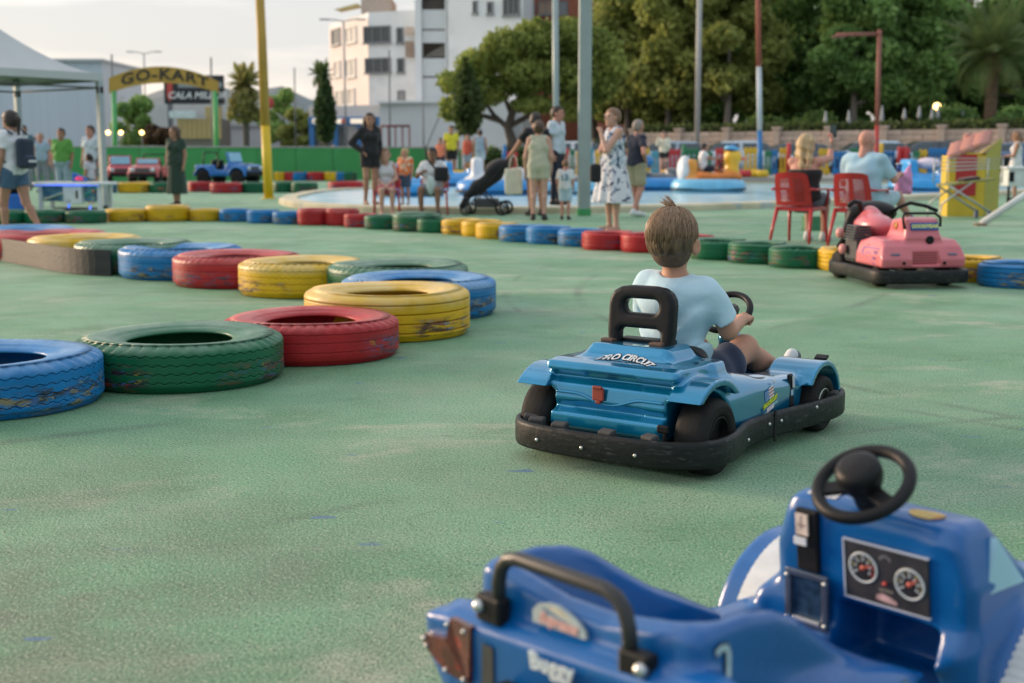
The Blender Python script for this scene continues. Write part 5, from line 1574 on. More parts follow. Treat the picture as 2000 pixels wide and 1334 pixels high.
# grab bar with bolted feet
mb = MB()
bar = [(-.168, -.052, .345), (-.166, -.055, .40), (-.160, -.055, .424), (-.145, -.055, .440), (-.122, -.055, .446), (.055, -.055, .446), (.078, -.055, .440), (.094, -.055, .424), (.102, -.055, .40), (.104, -.052, .345)]
mb.tube(bar, .0115, 12); mb.build("grab_bar", M("bar_black", (.022, .022, .023), .38, var=.2, vs=20), BX)
for x, x2 in ((-.168, -.194), (.104, .132)): MB().box(((x + x2) / 2, -.054, .354), (.056, .026, .044), bev=.006).build("bar_foot", BLK, BX)
for x in (-.197, .136): 
    o = MB().lathe([(0, .010), (.006, .009), (.0105, .003), (.0105, -.004), (0, -.004)], 14).build("bolt", CHROME, BX)
    o.location = (x, -.068, .357); o.rotation_euler = (PI / 2, 0, 0)
# tail lamps
def RY(a, z): return -.074 + max(0, (.330 - (z - .06 * (a + .02)))) * .12 + max(0, (z - .06 * (a + .02)) - .330) * 1.3
LENS = M("lens_brown", (.10, .018, .012), .25, coat=.5, var=.5, vs=30, col2=(.28, .02, .015), thr=.60)
for s in (-1, 1):
    pts = [(.185, .318), (.238, .318), (.243, .282), (.30, .276), (.302, .255), (.252, .224), (.197, .220)]
    pts = [(-.02 + s * a, b_ + .005 + .0 * s) for a, b_ in pts]
    mb = MB()
    X = Matrix(((1, 0, 0, 0), (0, .09, 1, -.090), (0, 1, -.09, 0), (0, 0, 0, 1)))
    mb.add([(a, RY(a, b_) - .011, b_) for a, b_ in pts], [list(range(len(pts)))]); mb.add([(a, RY(a, b_) + .004, b_) for a, b_ in pts], [list(range(len(pts)))[::-1]])
    n6 = len(pts); mb.add([(a, RY(a, b_) + dy, b_) for dy in (-.011, .004) for a, b_ in pts], [[k, (k + 1) % n6, n6 + (k + 1) % n6, n6 + k] for k in range(n6)])
    o = mb.build("tail_lamp", LENS, BX)
    for a, b_ in ((.192, .311), (.232, .311), (.296, .270), (.292, .258), (.205, .227), (.248, .230)):
        q = MB().lathe([(0, .006), (.003, .005), (.0045, 0), (0, 0)], 10, Matrix.Translation((-.02 + s * a, RY(-.02 + s * a, b_ + .005) - .011, b_ + .005)) @ Matrix.Rotation(PI / 2, 4, 'X')).build("screw", CHROME, o)
    mb = MB(); mb.add([(-.02 + s * a, RY(-.02 + s * a, b_) - .003, b_) for a, b_ in ((.138, .303), (.162, .304), (.176, .215), (.150, .205))], [[0, 1, 2, 3]])
    mb.build("vent_strip", M("vent_grey", (.05, .05, .05), .5, var=.3, vs=8, vstretch=(4, 1, 1)), BX)
mb = MB(); mb.box((-.08, -.090, .238), (.10, .04, .05), bev=.006).box((.0, -.094, .254), (.08, .05, .066), bev=.008).box((.10, -.090, .238), (.10, .04, .05), bev=.006)
mb.build("rear_bumper_block", BLK, BX)
Xr = frame((.0, -.1005, .309), (1, .0, .0), (0, .055, 1))
BT_ = text_part("lettering", "Buggy", .037, M("print_pale", (.62, .68, .70), .5), BX, frame((-.020, RY(-.022, .312) - .009, .318), (1, 0, .06), (0, -.12, 1)) @ Matrix.Translation((0, 0, .004)), extrude=.002, bold=.0009, spacing=1.04)
# oval logo badge with bold script
lb = thing("logo_badge", None, None); lb.parent = BX
X = frame((-.045, -.0420, .372), (1, 0, 0.03), (0, .10, 1)) @ Matrix.Diagonal((.92, .86, 1, 1))
def blob(pts, z0, z1, m, nm):
    mb = MB(); mb.prism(pts, z0, z1, mat=X); mb.build(nm, m, lb)
blob([(-.060, -.019), (-.062, .002), (-.050, .014), (-.03, .020), (-.008, .0205), (.016, .014), (.040, .004), (.056, -.008), (.060, -.020)], -.004, .0030, M("badge_grey", (.36, .42, .42), .5, var=.15, vs=40), "badge")
blob([(-.030, .012), (-.012, .0175), (.006, .0145), (.030, .0035), (.010, .006), (-.010, .009)], .002, .0042, M("badge_gold", (.50, .47, .36), .5, var=.2, vs=40), "badge_arc")
blob([(-.042, .009), (-.032, .010), (.0, .001), (.035, -.006), (.046, -.008), (.02, -.0035), (-.02, .003)], .002, .0041, M("badge_blue", (.02, .10, .25), .5), "badge_stroke")  # dark blue stroke printed on the badge
text_part("badge_script", "Supreme", .024, M("badge_pink", (.52, .30, .28), .5, var=.2, vs=60), lb, X @ Matrix.Translation((.0, -.008, .0040)), extrude=.001, bold=.0016, shear=.15, warp=lambda c: (c.x, c.y - .03 * c.x, c.z))
# number and small print on the near side wall
nx = .2055
PALE = M("number_pale", (.42, .56, .60), .5)
def side_tube(pts, r, m, nm, dx):
    NUM.append((MB().tube([(nx, y, z) for y, z in pts], r, 8).build(nm, m, BX), dx))
NUM = [] 
one = [(.004, .380), (.016, .386), (.027, .384), (.031, .374), (.031, .360), (.029, .338)]
side_tube(one, .0075, M("number_edge", (.03, .03, .04), .5), "number_edge", -.004)
side_tube(one, .0050, PALE, "number_one", .001)
for o_n, dx_ in NUM: wrap([o_n], BBODY, (-1, 0, 0), .0035 + dx_ * .3, .12)
text_part("side_print", "2006", .030, PALE, BX, frame((.2335, .345, .245), (0, 1, -.2), (0, .1, 1)), extrude=.003, bold=.001) if False else None
mb = MB()
for i in range(3): mb.box((.212 , .405 + i * .010, .228 - .004 * i), (.02, .006, .040 - .008 * (2 - i)))
o_n = mb.build("side_print", PALE, BX); wrap([o_n], BBODY, (-1, 0, 0), .002, .12)
# dark seat inlays
mb = MB(); mb.box((0, 0, 0), (.004, .030, .125), bev=.0015)
for s in (-1, 1):
    o = mb.build("seat_inlay", DKG, BX); o.location = (-.02 + s * .166, .235, .262); o.rotation_euler = (R_(-24), R_(s * 10), 0)
sd = lambda p: smax(s_box(p, (-.02, .27, .196), (.115, .10, .020), .015), -s_cone(p, (-.02, .1, .26), (-.02, .45, .26), .05, .05), .02)
sdf_part("seat_pad", sd, (-.16, .14, .15), (.12, .40, .24), .008, DKG, BX)
# dash: gauge panel
gp = thing("gauge_panel", None, None); gp.parent = BX
GX = frame((.090, .6085, .322), (1, 0, .0), (0, -.137, 1))
GXl = GX @ Matrix.Translation((0, 0, .002))
W2, H2 = .0815, .054
MB().box((0, 0, 0), (W2 * 2, H2 * 2, .005), mat=GXl, bev=.001).build("panel_plate", M("panel_black", (.035, .035, .037), .4, var=.25, vs=30), gp)
mb = MB()
for (cx, cy, sx, sy) in ((0, -H2, W2 * 2 + .004, .003), (0, H2, W2 * 2 + .004, .002), (-W2, 0, .003, H2 * 2)): mb.box((cx, cy, .001), (sx, sy, .006), mat=GXl)
mb.build("panel_edge", M("edge_pale", (.50, .56, .66), .4), gp)
GW = M("gauge_ring", (.60, .66, .68), .4); GRD = M("gauge_red", (.50, .04, .04), .4); GBK = M("gauge_black", (.02, .02, .022), .4); GYL = M("gauge_yellow", (.45, .42, .12), .5)
for gi, (gx, gy, hi) in enumerate(((-.043, .008, .3), (.047, .0, .55))):
    g = thing("gauge", None, None); g.parent = gp
    C_ = GXl @ Matrix.Translation((gx, gy, .0028))
    ri = .029
    mb = MB(); mb.lathe([(ri - .0045, .0), (ri - .0035, .002), (ri - .001, .002), (ri, 0)], 36, C_, 0); mb.build("gauge_ring", GW, g)
    mb = MB(); mb.lathe([(0, .0005), (ri - .004, .0005), (ri - .004, -.001)], 36, C_, 0, smooth=False); mb.build("gauge_face", GBK, g)
    mb = MB()
    for k in range(13):
        a = R_(210 - k * 20); big_ = k % 2 == 0
        mb.box((math.cos(a) * (ri - .008), math.sin(a) * (ri - .008), .0012), (.006 if big_ else .004, .0022 if big_ else .0012, .001), rot=(0, 0, a), mat=C_, mi=(2 if k >= 10 and gi == 0 else (1 if k % 3 == 2 else 0)))
    for k in range(0, 13, 2):
        a = R_(210 - k * 20); mb.box((math.cos(a) * (ri - .0145), math.sin(a) * (ri - .0145), .0012), (.003, .0042, .001), mat=C_, mi=0)
    mb.build("gauge_ticks", [GW, GYL, GRD], g)
    a = R_(25 if gi == 0 else 38)
    mb = MB(); mb.add([(-.004 * math.cos(a + 1.5), -.004 * math.sin(a + 1.5), .002), (.004 * math.cos(a + 1.5), .004 * math.sin(a + 1.5), .002), (math.cos(a) * (ri - .006), math.sin(a) * (ri - .006), .002)], [[0, 1, 2]], mat=C_)
    mb.lathe([(.005, .001), (.005, .003), (0, .0035)], 14, C_); mb.build("needle", M("needle_red", (.55, .12, .08), .4), g)
mb = MB(); mb.lathe([(.0042, .002), (.0042, .006), (0, .008)], 14, GXl @ Matrix.Translation((.001, -.010, .002))); mb.build("button_red", GRD, gp)
mb = MB()
for k in range(7):
    a = R_(160 - k * 23); mb.box((.001 + math.cos(a) * .010, .030 + math.sin(a) * .010, .0034), (.0042, .0016, .001), rot=(0, 0, a), mat=GXl)
mb.build("mini_gauge", M("mini_grey", (.35, .34, .35), .5), gp)
mb = MB()
for k in range(5): mb.box((-.010 + k * .0055, -.024, .0034), (.004, .0032, .001), mat=GXl)
mb.build("mini_print", M("mini_olive", (.30, .28, .22), .5), gp)
mb = MB(); mb.prism([(-.018, -.043), (-.018, -.036), (-.008, -.031), (.008, -.034), (.022, -.041), (.022, -.046), (.0, -.045)], .003, .0042, mat=GXl); mb.build("mini_badge", M("mini_badge", (.55, .36, .36), .5, var=.3, vs=80), gp)
# coin slot with labels, coin box with metal frame
MB().box((-.070, .606, .352), (.046, .012, .118), rot=(R_(7), 0, 0), bev=.003).build("coin_slot", BLK, BX)
MB().box((-.076, .593, .382), (.026, .004, .040), rot=(R_(7), 0, 0)).build("slot_label", M("label_cream", (.62, .52, .45), .5, var=.2, vs=60), BX)
MB().box((-.076, .5912, .386), (.003, .002, .026), rot=(R_(7), 0, 0)).box((-.076, .5912, .381), (.016, .002, .003), rot=(R_(7), 0, 0)).build("slot_arrow", M("label_line", (.25, .18, .16), .5), BX)
MB().box((-.076, .5895, .352), (.026, .004, .014), rot=(R_(7), 0, 0)).build("slot_label", M("label_white", (.66, .70, .74), .4), BX)
cb = thing("coin_box", None, None); cb.parent = BX
CBX = frame((-.066, .606, .242), (1, 0, .0), (0, -.05, 1)) @ Matrix.Diagonal((.9, .95, 1, 1))
mb = MB()
for (cx, cy, sx, sy) in ((0, .049, .100, .012), (0, -.049, .100, .010), (-.044, 0, .014, .088), (.044, 0, .014, .088)): mb.box((cx, cy, .004), (sx, sy, .009), mat=CBX, bev=.002)
mb.build("coin_frame", M("chrome_frame", (.16, .19, .24), .22, metal=.7, var=.2, vs=12), cb)
MB().box((.002, -.0405, .008), (.064, .007, .007), mat=CBX, bev=.0015).build("coin_sill", M("chrome_bright", (.68, .68, .66), .25, metal=.6), cb)
MB().box((0, 0, .0005), (.078, .088, .003), mat=CBX).build("coin_pane", M("pane_dark_blue", (.02, .045, .085), .12, coat=.5, var=.5, vs=60), cb)
for cx in (-.045, .045):
    for cy in (-.042, .042):
        mb = MB(); mb.lathe([(.0045, .008), (.0045, .011), (0, .0125)], 10, CBX @ Matrix.Translation((cx, cy, 0))); mb.build("screw", CHROME, cb)
# decals on the dash top and flanks
def decal(pts, nm, m, lift=.002):
    return MB().add(pts, [list(range(len(pts)))]).build(nm, m, BX)
mb = MB(); mb.lathe([(.022, 0), (.022, .0015), (0, .002)], 22, Matrix.Translation((.140, .645, .4385)) @ Matrix.Rotation(R_(-3), 4, 'X') @ Matrix.Diagonal((1.5, .95, 1, 1)))
o_n = mb.build("dash_sticker", M("sticker_gold", (.56, .40, .11), .5, var=.3, vs=30, col2=(.42, .20, .05)), BX); wrap([o_n], BBODY, (0, 0, -1), .0025)
mb = MB(); mb.grid(lambda i, j: Vector((-.088 + .060 * i / 6, .622 + .05 * j / 6, .47)), 7, 7)
wrap([mb.build("dash_label", M("label_shiny", (.60, .61, .63), .35, var=.2, vs=50), BX)], BBODY, (0, 0, -1), .002)
# steering wheel
bs = thing("steering_wheel", None, None); bs.parent = BX
bs.location = (.058, .575, .486); bs.scale = (.86,) * 3; bs.rotation_euler = (R_(35), 0, R_(0))
MB().tube([(.092 * math.cos(2 * PI * i / 48), .092 * math.sin(2 * PI * i / 48), 0) for i in range(48)], .0135, 12, closed=True).build("rim", BLK, bs)
mb = MB(); mb.lathe([(0, .056), (.030, .055), (.042, .049), (.046, .040), (.046, .020), (.043, .017), (.043, .010), (.030, -.02), (.030, -.05), (0, -.05)], 32)
mb.build("boss", BLK, bs)
mb = MB()
for a in (R_(-25), R_(205)): mb.box((math.cos(a) * .062, math.sin(a) * .062, -.002), (.065, .034, .012), rot=(0, 0, a), bev=.004)
mb.build("spokes", BLK, bs)
# corrugated white fender panels and pale triangle panels
for s in (-1, 1):
    def fp(i, j, s=s):
        a = R_(176 - i * 1.15); r = .2065 + .0009 * (1 if (i // 2) % 2 else 0)
        xx = .03 + s * (.204 + .108 * j / 3)
        return Vector((xx, .86 + r * math.cos(a), .068 + r * math.sin(a)))
    MB().grid(fp, 90, 4, smooth=False).build("fender_panel", M("panel_white", (.62, .63, .62), .4, var=.12, vs=20), BX)
tri = [(.2385, .700, .405), (.2475, .655, .318), (.2540, .775, .318)]
mb = MB(); mb.add([Vector(t) + Vector((.0, 0, 0)) for t in tri] + [Vector(t) - Vector((.012, 0, 0)) for t in tri], [[0, 1, 2], [5, 4, 3], [0, 3, 4, 1], [1, 4, 5, 2], [2, 5, 3, 0]])
mb.build("side_window", M("pale_window", (.36, .58, .68), .3, var=.1), BX)
# wheels
for (x, y, r) in ((-.24, .08, .10), (.20, .08, .10), (-.24, .86, .105), (.30, .86, .105)):
    t = thing("wheel", None, None); t.parent = BX; t.location = (x, y, r - .012)
    X = Matrix.Rotation((1 if x > 0 else -1) * PI / 2, 4, 'Y')
    MB().lathe([(r * .5, -.045), (r * .9, -.05), (r, -.03), (r, .03), (r * .9, .05), (r * .55, .045)], 32, X).build("tyre", RUB, t)
    MB().lathe([(r * .56, .04), (r * .5, .02), (r * .15, .02), (0, .03)], 24, X).build("rim", M("rim_grey", (.3, .3, .3), .4), t)
# ================================================================= people
def skin(n, c): return M("skin_" + n, c, .55, var=.06, vs=12, sss=.08, spec=.35)
SK1, SK2, SK3, SK4 = skin("fair", (.54, .31, .23)), skin("tan", (.38, .20, .13)), skin("pink", (.52, .255, .19)), skin("brown", (.26, .135, .085))
HR = {n: M("hair_" + n, c, .5, var=.3, vs=25, vstretch=(1, 1, .2), bump=.4, bs=60) for n, c in
      (("dark", (.025, .016, .012)), ("brown", (.085, .045, .026)), ("grey", (.25, .21, .18)), ("blonde", (.44, .31, .16)), ("lightbrown", (.20, .11, .06)), ("black", (.012, .010, .010)))}
def cloth(n, c, **k): return M("cloth_" + n, c, k.pop('rough', .85), var=k.pop('var', .10), vs=k.pop('vs', 8), sheen=.15, bump=k.pop('bump', .15), bs=120, **k)
EYE = M("eye_dark", 0); LIP = M("lips", 0)
EYE_ME = MB().sphere((0, .0865, .004), (.013, .0065, .0055), 8, 6).mesh("eye", EYE)
BROW_ME = MB().box((0, .0915, .024), (.036, .008, .006)).mesh("eyebrow", EYE)
LIP_ME = MB().sphere((0, .090, -.066), (.021, .005, .005), 8, 6).mesh("mouth", LIP)
def head_field(p):
    x, y, z = p
    d = s_ell(p, (0, -.008, .018), (.076, .096, .092))
    d = smin(d, s_ell(p, (0, .030, -.050), (.056, .060, .072)), .03)
    d = smin(d, s_ell(p, (0, .060, -.098), (.026, .022, .018)), .02)
    d = smin(d, s_cone(p, (0, .084, .004), (0, .108, -.034), .008, .0125), .014)
    d = smin(d, s_cone(p, (-.03, .078, .028), (.03, .078, .028), .012, .012), .012)
    for s in (-1, 1):
        d = smax(d, -s_ell(p, (s * .031, .097, .004), (.017, .014, .011)), .012)
        d = smin(d, s_ell(p, (s * .078, .004, -.012), (.010, .020, .032), (0, 0, -.5 * s)), .008)
    d = smin(d, s_ell(p, (0, .083, -.066), (.022, .010, .009)), .008)
    d = smin(d, s_cone(p, (0, -.016, -.055), (0, -.034, -.16), .050, .054), .02)
    return d
HEADM = nets(head_field, (-.11, -.13, -.18), (.11, .14, .13), .0085)
def hair_mesh(kind):
    def f(p):
        x, y, z = p
        d = s_ell(p, (0, -.014, .026), (.086, .104, .094))
        d = smin(d, s_ell(p, (0, -.034, -.02), (.082, .078, .085)), .02)
        front = np.where(y > .04, .052 - z, np.where(y > -.01, .012 - z, -.055 - z if kind == 'short' else -.085 - z))
        if kind == 'receding': front = np.where(y > -.03, .055 - z, np.where(y > -.06, .0 - z, -.06 - z))
        d = smax(d, front, .012)
        if kind in ('long', 'bob', 'wavy'):
            L = {'long': -.34, 'bob': -.12, 'wavy': -.27}[kind]
            for s in (-1, 0, 1):
                d = smin(d, s_cone(p, (s * .066, -.036 - .03 * (s == 0), .01), (s * .078, -.050 - .03 * (s == 0), L + .03 * abs(s)), .046, .034), .03)
            if kind == 'wavy': d = d + .007 * np.sin(z * 60 + x * 25) * np.clip((.03 - z) / .08, 0, 1)
        if kind == 'tail':
            d = smin(d, s_ell(p, (0, -.125, .02), (.028, .03, .03)), .02); d = smin(d, s_cone(p, (0, -.14, .0), (.01, -.125, -.17), .032, .014), .02)
        if kind == 'bun': d = smin(d, s_ell(p, (0, -.105, .035), (.042, .036, .042)), .01); 
        return d + .002 * np.sin(np.arctan2(x, -y) * 22)
    return nets(f, (-.16, -.2, -.42), (.16, .13, .15), .0095)
HAIRM = {}
def place(mesh, Mx):
    V, Q = mesh
    A = np.array(Mx.to_3x3()); t = np.array(Mx.translation)
    return V @ A.T + t, Q
def person(label, loc, face, H=1.68, build=1.0, skin_m=SK1, hair=('short', 'brown'), pose=None, clothes=(), group=None, head=(0, 0, 0), shoes=None, res=.017, grip=(), female=False, hs=1.12):
    """face: direction the body faces, degrees clockwise from straight away from the camera"""
    k = H / 1.70; loc = (loc[0], loc[1], loc[2] if abs(loc[2]) < .5 and loc[1] < 36 else (.3 if loc[1] > 46.4 and loc[0] > -3.2 else 0.0))
    t = thing("person", label, "person", loc, heading(face), group, k)
    J = dict(pelvis=(0, 0, .94), waist=(0, -.005, 1.07), chest=(0, -.005, 1.27), neck=(0, -.01, 1.435), head=(0, .018, 1.575))
    sw = .155 if female else .178
    for s, n in ((1, 'r'), (-1, 'l')):
        J.update({'sh_' + n: (s * sw, -.015, 1.385), 'el_' + n: (s * (sw + .055), -.03, 1.105), 'wr_' + n: (s * (sw + .06), .045, .875), 'hp_' + n: (s * .088, 0, .92),
                  'kn_' + n: (s * .095, .012, .50), 'an_' + n: (s * .095, -.02, .085)})
    if pose: J.update(pose)
    J = {a: np.array(b, float) for a, b in J.items()}
    w = build
    def torso(p, add=0.0):
        d = s_cone(p, J['chest'] + (-.065, 0, 0), J['chest'] + (.065, 0, 0), .105 * w + add, .105 * w + add)
        d = smin(d, s_cone(p, J['waist'] + (-.035, 0, 0), J['waist'] + (.035, 0, 0), (.100 if female else .110) * w + add, (.100 if female else .110) * w + add), .12)
        d = smin(d, s_cone(p, J['pelvis'] + (-.06, 0, 0), J['pelvis'] + (.06, 0, 0), .112 * w + add, .112 * w + add), .09)
        d = smin(d, s_cone(p, J['sh_l'] * .8 + J['neck'] * .2, J['sh_r'] * .8 + J['neck'] * .2, .052 + add, .052 + add), .07)
        if female:
            f = J['chest'] - J['waist']; 
            for s in (-1, 1): d = smin(d, s_ell(p, J['chest'] + (s * .068, .075 * w, -.005), (.062 + add, .055 + add, .060 + add)), .03)
        return d
    def arm_(p, n, add=0.0, up=1.0, low=True):
        s, e, r = J['sh_' + n], J['el_' + n], J['wr_' + n]
        d = s_cone(p, s, s + (e - s) * up, .052 * (w * .5 + .5) + add, .041 + (.012 * (1 - up)) + add)
        if low: d = smin(d, s_cone(p, e, r, .040 + add, .026 + add), .02)
        return d
    def leg_(p, n, add=0.0, frac=2.0):
        h, kk, a = J['hp_' + n], J['kn_' + n], J['an_' + n]
        f1 = min(1, frac)
        d = s_cone(p, h, h + (kk - h) * f1, .088 * (w * .6 + .4) + add, .088 * (w * .6 + .4) * (1 - f1) + .056 * f1 + add)
        if frac > 1:
            d = smin(d, s_cone(p, kk, kk + (a - kk) * (frac - 1), .053 + add, .053 * (2 - frac) + .034 * (frac - 1) + add), .03)
            if frac >= 2 and add < .02: d = smin(d, s_cone(p, kk * .75 + a * .25 + (0, -.018, 0), kk * .45 + a * .55, .052 + add, .036 + add), .03)
        return d
    def foot_(p, n, add=0.0):
        a = J['an_' + n]; fy = np.array((.02 * (1 if n == 'r' else -1), .15, -.052))
        return smin(s_cone(p, a + (0, -.03, -.045), a + fy, .034 + add, .029 + add), s_cone(p, a, a + (0, 0, -.03), .036 + add, .038 + add), .02)
    pts = np.array(list(J.values())); lo = pts.min(0) - .22; hi = pts.max(0) + .22; lo[2] = max(lo[2], -.02)
    hi[2] = J['neck'][2] + .10
    def body(p):
        d = torso(p, -.006)
        for n in 'rl':
            d = smin(d, arm_(p, n), .03); d = smin(d, leg_(p, n), .03); d = smin(d, foot_(p, n), .015)
        return smin(d, s_cone(p, J['neck'] + (0, 0, -.03), J['neck'] + (J['head'] - J['neck']) * .55, .056, .052), .03)
    parts = [nets(body, lo, hi, res)]
    HM = Matrix.Translation(J['head'] + (0, 0, .012)) @ Euler((R_(-head[0]), R_(head[2]), R_(-head[1]))).to_matrix().to_4x4() @ Matrix.Diagonal((hs, hs, hs, 1))
    parts.append(place(HEADM, HM))
    for n in 'rl':
        d = J['wr_' + n] - J['el_' + n]
        parts.append(put_hand(HAND_GRIP if n in grip else HAND_REL, J['wr_' + n], d, (-1 if n == 'r' else 1, 0, 0) if abs(d[2]) > .6 * np.linalg.norm(d) else (0, 0, -1), 1.0, n == 'l'))
    V, Q = join(parts)
    link("body", np_mesh("body", V, Q, skin_m), t)
    for nm_, me_, x_ in (("eye", EYE_ME, -.031), ("eye", EYE_ME, .031), ("eyebrow", BROW_ME, -.032), ("eyebrow", BROW_ME, .032), ("mouth", LIP_ME, 0)):
        link(nm_, me_, t).matrix_local = HM @ Matrix.Translation((x_, 0, 0))
    if hair:
        kind, hc = hair
        if kind not in HAIRM: HAIRM[kind] = hair_mesh(kind)
        V, Q = place(HAIRM[kind], HM); link("hair", np_mesh("hair", V, Q, HR[hc]), t)
    def fold(p, amp): return amp * np.sin(30 * p[0] + 18 * p[2] + 4 * np.sin(9 * p[1] + 5 * p[2])) + amp * .6 * np.sin(42 * p[2] - 20 * p[0] + 14 * p[1])
    for c in clothes:
        kind, m = c[0], c[1]; o = c[2] if len(c) > 2 else {}
        if kind in ('shirt', 'tank', 'strapless'):
            hem = J['pelvis'][2] + o.get('hem', -.06); slv = o.get('sleeve', .55)
            def f(p):
                d = torso(p, .020)
                if kind == 'shirt':
                    for n in 'rl':
                        if slv > 1: a = arm_(p, n, .020)
                        else:
                            s, e = J['sh_' + n], J['el_' + n]; dr = (e - s); L = np.linalg.norm(dr)
                            a = s_cone(p, s, s + dr * min(1, slv + .2), .066, .068)
                            cut = ((p[0] - s[0]) * dr[0] + (p[1] - s[1]) * dr[1] + (p[2] - s[2]) * dr[2]) / L - slv * L
                            a = smax(a, cut, .008)
                        d = smin(d, a, .04)
                d = d + fold(p, .0045)
                if 'leg' not in o and abs(J['kn_r'][2] - J['hp_r'][2]) > .25: d = smax(d, hem - p[2], .01)
                top = J['neck'][2]
                d = smax(d, -s_cone(p, J['neck'] + (0, .035, .0), J['neck'] + (0, .02, .10), .062, .07), .01)
                if kind == 'tank':
                    for s in (-1, 1): d = smax(d, -s_ell(p, (J['sh_r'] if s > 0 else J['sh_l']) + (s * .035, 0, -.015), (.060, .2, .10)), .015)
                if kind == 'strapless': d = smax(d, p[2] - (J['chest'][2] + o.get('top', .05)), .01)
                if kind == 'shirt' and o.get('open'): pass
                return d
            nm = {'shirt': 't_shirt', 'tank': 'sleeveless_top', 'strapless': 'top'}[kind]
        elif kind in ('shorts', 'trousers'):
            fr = o.get('len', .6 if kind == 'shorts' else 1.9)
            def f(p):
                d = s_cone(p, J['pelvis'] + (-.06, 0, 0), J['pelvis'] + (.06, 0, 0), .130 * w, .130 * w)
                for n in 'rl':
                    h, kk = J['hp_' + n], J['kn_' + n]; dr = kk - h; L = np.linalg.norm(dr)
                    if fr <= 1:
                        a = s_cone(p, h, h + dr * min(1, fr + .15), .106 * (w * .6 + .4), .096)
                        cut = ((p[0] - h[0]) * dr[0] + (p[1] - h[1]) * dr[1] + (p[2] - h[2]) * dr[2]) / L - fr * L
                        a = smax(a, cut, .008)
                    else: a = leg_(p, n, .016, fr)
                    d = smin(d, a, .025)
                return smax(d + fold(p, .0035), p[2] - J['pelvis'][2] - .115, .01)
            nm = kind
        elif kind in ('skirt', 'dress_skirt'):
            z1 = J['waist'][2] - .01; z0 = o['hem']; r1 = .118 * w; r0 = o['r']
            def f(p):
                x, y, z = p; u = np.clip((z1 - z) / (z1 - z0), 0, 1)
                a = np.arctan2(x - J['waist'][0], y)
                rad = r1 + (r0 - r1) * u ** .75 + o.get('fold', .02) * u * np.sin(a * 9 + 1.3 * np.sin(a * 2)) 
                return np.maximum(np.sqrt((x - J['waist'][0]) ** 2 * .86 + (y * 1.08) ** 2) - rad, np.maximum(z - z1 - .05, z0 - z)) * .8
            nm = 'skirt'
        lo2, hi2 = lo.copy(), hi.copy()
        if kind == 'skirt': lo2[:2] -= .1; hi2[:2] += .1; lo2[2] = max(-.02, o['hem'] - .05); hi2[2] = J['waist'][2] + .1
        V, Q = nets(f, lo2, hi2, res * .9)
        if len(V): link(nm, np_mesh(nm, V, Q, m), t)
    if shoes is not None:
        for n in 'rl':
            a = J['an_' + n]
            V, Q = nets(lambda p: foot_(p, n, .009), a - (.1, .1, .12), a + (.1, .24, .04), .010)
            link("shoe", np_mesh("shoe", V, Q, shoes), t)
    return t, J
def feet(px, py): return G(px, py)
# fabrics
C_WHITE = cloth("white", (.66, .67, .68)); C_BLACK = cloth("black", (.012, .012, .014)); C_NAVY = cloth("navy", (.016, .020, .042))
C_DENIM = cloth("denim", (.06, .12, .20), vs=20); C_BEIGE = cloth("beige", (.47, .46, .34)); C_DKGREEN = cloth("dark_green", (.020, .045, .030))
C_PINK = cloth("pink_red", (.50, .11, .14)); C_LGREY = cloth("pale_grey", (.58, .58, .59)); C_GREY = cloth("mid_grey", (.20, .22, .25)); C_YEL = cloth("yellow", (.62, .55, .03))
C_SKY = cloth("sky", (.36, .55, .66)); C_LBLUE = cloth("light_blue", (.42, .55, .62)); C_GREEN = cloth("grass_green", (.10, .30, .055)); C_ORANGE = cloth("orange", (.75, .22, .12))
C_KHAKI = cloth("khaki", (.34, .31, .20)); C_CREAM = cloth("cream", (.60, .58, .46)); C_BGREY = cloth("blue_grey", (.28, .38, .46))
S_BLACK = M("shoe_black", (.014, .013, .013), .5); S_WHITE = MATS["shoe_white"]
def print_cloth(name, a, b_, c3, scale, lo, hi, zr=None):
    m = bpy.data.materials.new(name); m.use_nodes = True; nt = m.node_tree; bs = nt.nodes["Principled BSDF"]; bs.inputs['Roughness'].default_value = .85
    tc = nt.nodes.new("ShaderNodeTexCoord"); n = nt.nodes.new("ShaderNodeTexNoise"); n.inputs['Scale'].default_value = scale; n.inputs['Detail'].default_value = 3; n.inputs['Distortion'].default_value = 1.2
    nt.links.new(tc.outputs['Object'], n.inputs[0])
    r = nt.nodes.new("ShaderNodeValToRGB"); r.color_ramp.interpolation = 'CONSTANT'
    r.color_ramp.elements[0].color = (*a, 1); r.color_ramp.elements[1].position = lo; r.color_ramp.elements[1].color = (*c3, 1)
    e = r.color_ramp.elements.new(hi); e.color = (*b_, 1)
    src = n.outputs[0]
    if zr:
        sp = nt.nodes.new("ShaderNodeSeparateXYZ"); nt.links.new(tc.outputs['Object'], sp.inputs[0])
        mr = nt.nodes.new("ShaderNodeMapRange"); mr.inputs[1].default_value = zr[0]; mr.inputs[2].default_value = zr[1]; mr.inputs[3].default_value = zr[2]; mr.inputs[4].default_value = zr[3]
        nt.links.new(sp.outputs['Z'], mr.inputs[0]); ad = nt.nodes.new("ShaderNodeMath"); nt.links.new(src, ad.inputs[0]); nt.links.new(mr.outputs[0], ad.inputs[1]); src = ad.outputs[0]
    nt.links.new(src, r.inputs[0]); nt.links.new(r.outputs[0], bs.inputs['Base Color']); return m
FLORAL = print_cloth("cloth_floral", (.015, .02, .06), (.66, .67, .70), (.18, .21, .33), 11, .455, .50, (.45, 1.25, .10, -.035))
FLORAL_T = print_cloth("cloth_floral_top", (.03, .05, .12), (.64, .66, .70), (.28, .40, .50), 14, .44, .50)
STRIPE = print_cloth("cloth_stripe", (.78, .26, .04), (.75, .62, .42), (.70, .10, .06), 8, .45, .53)

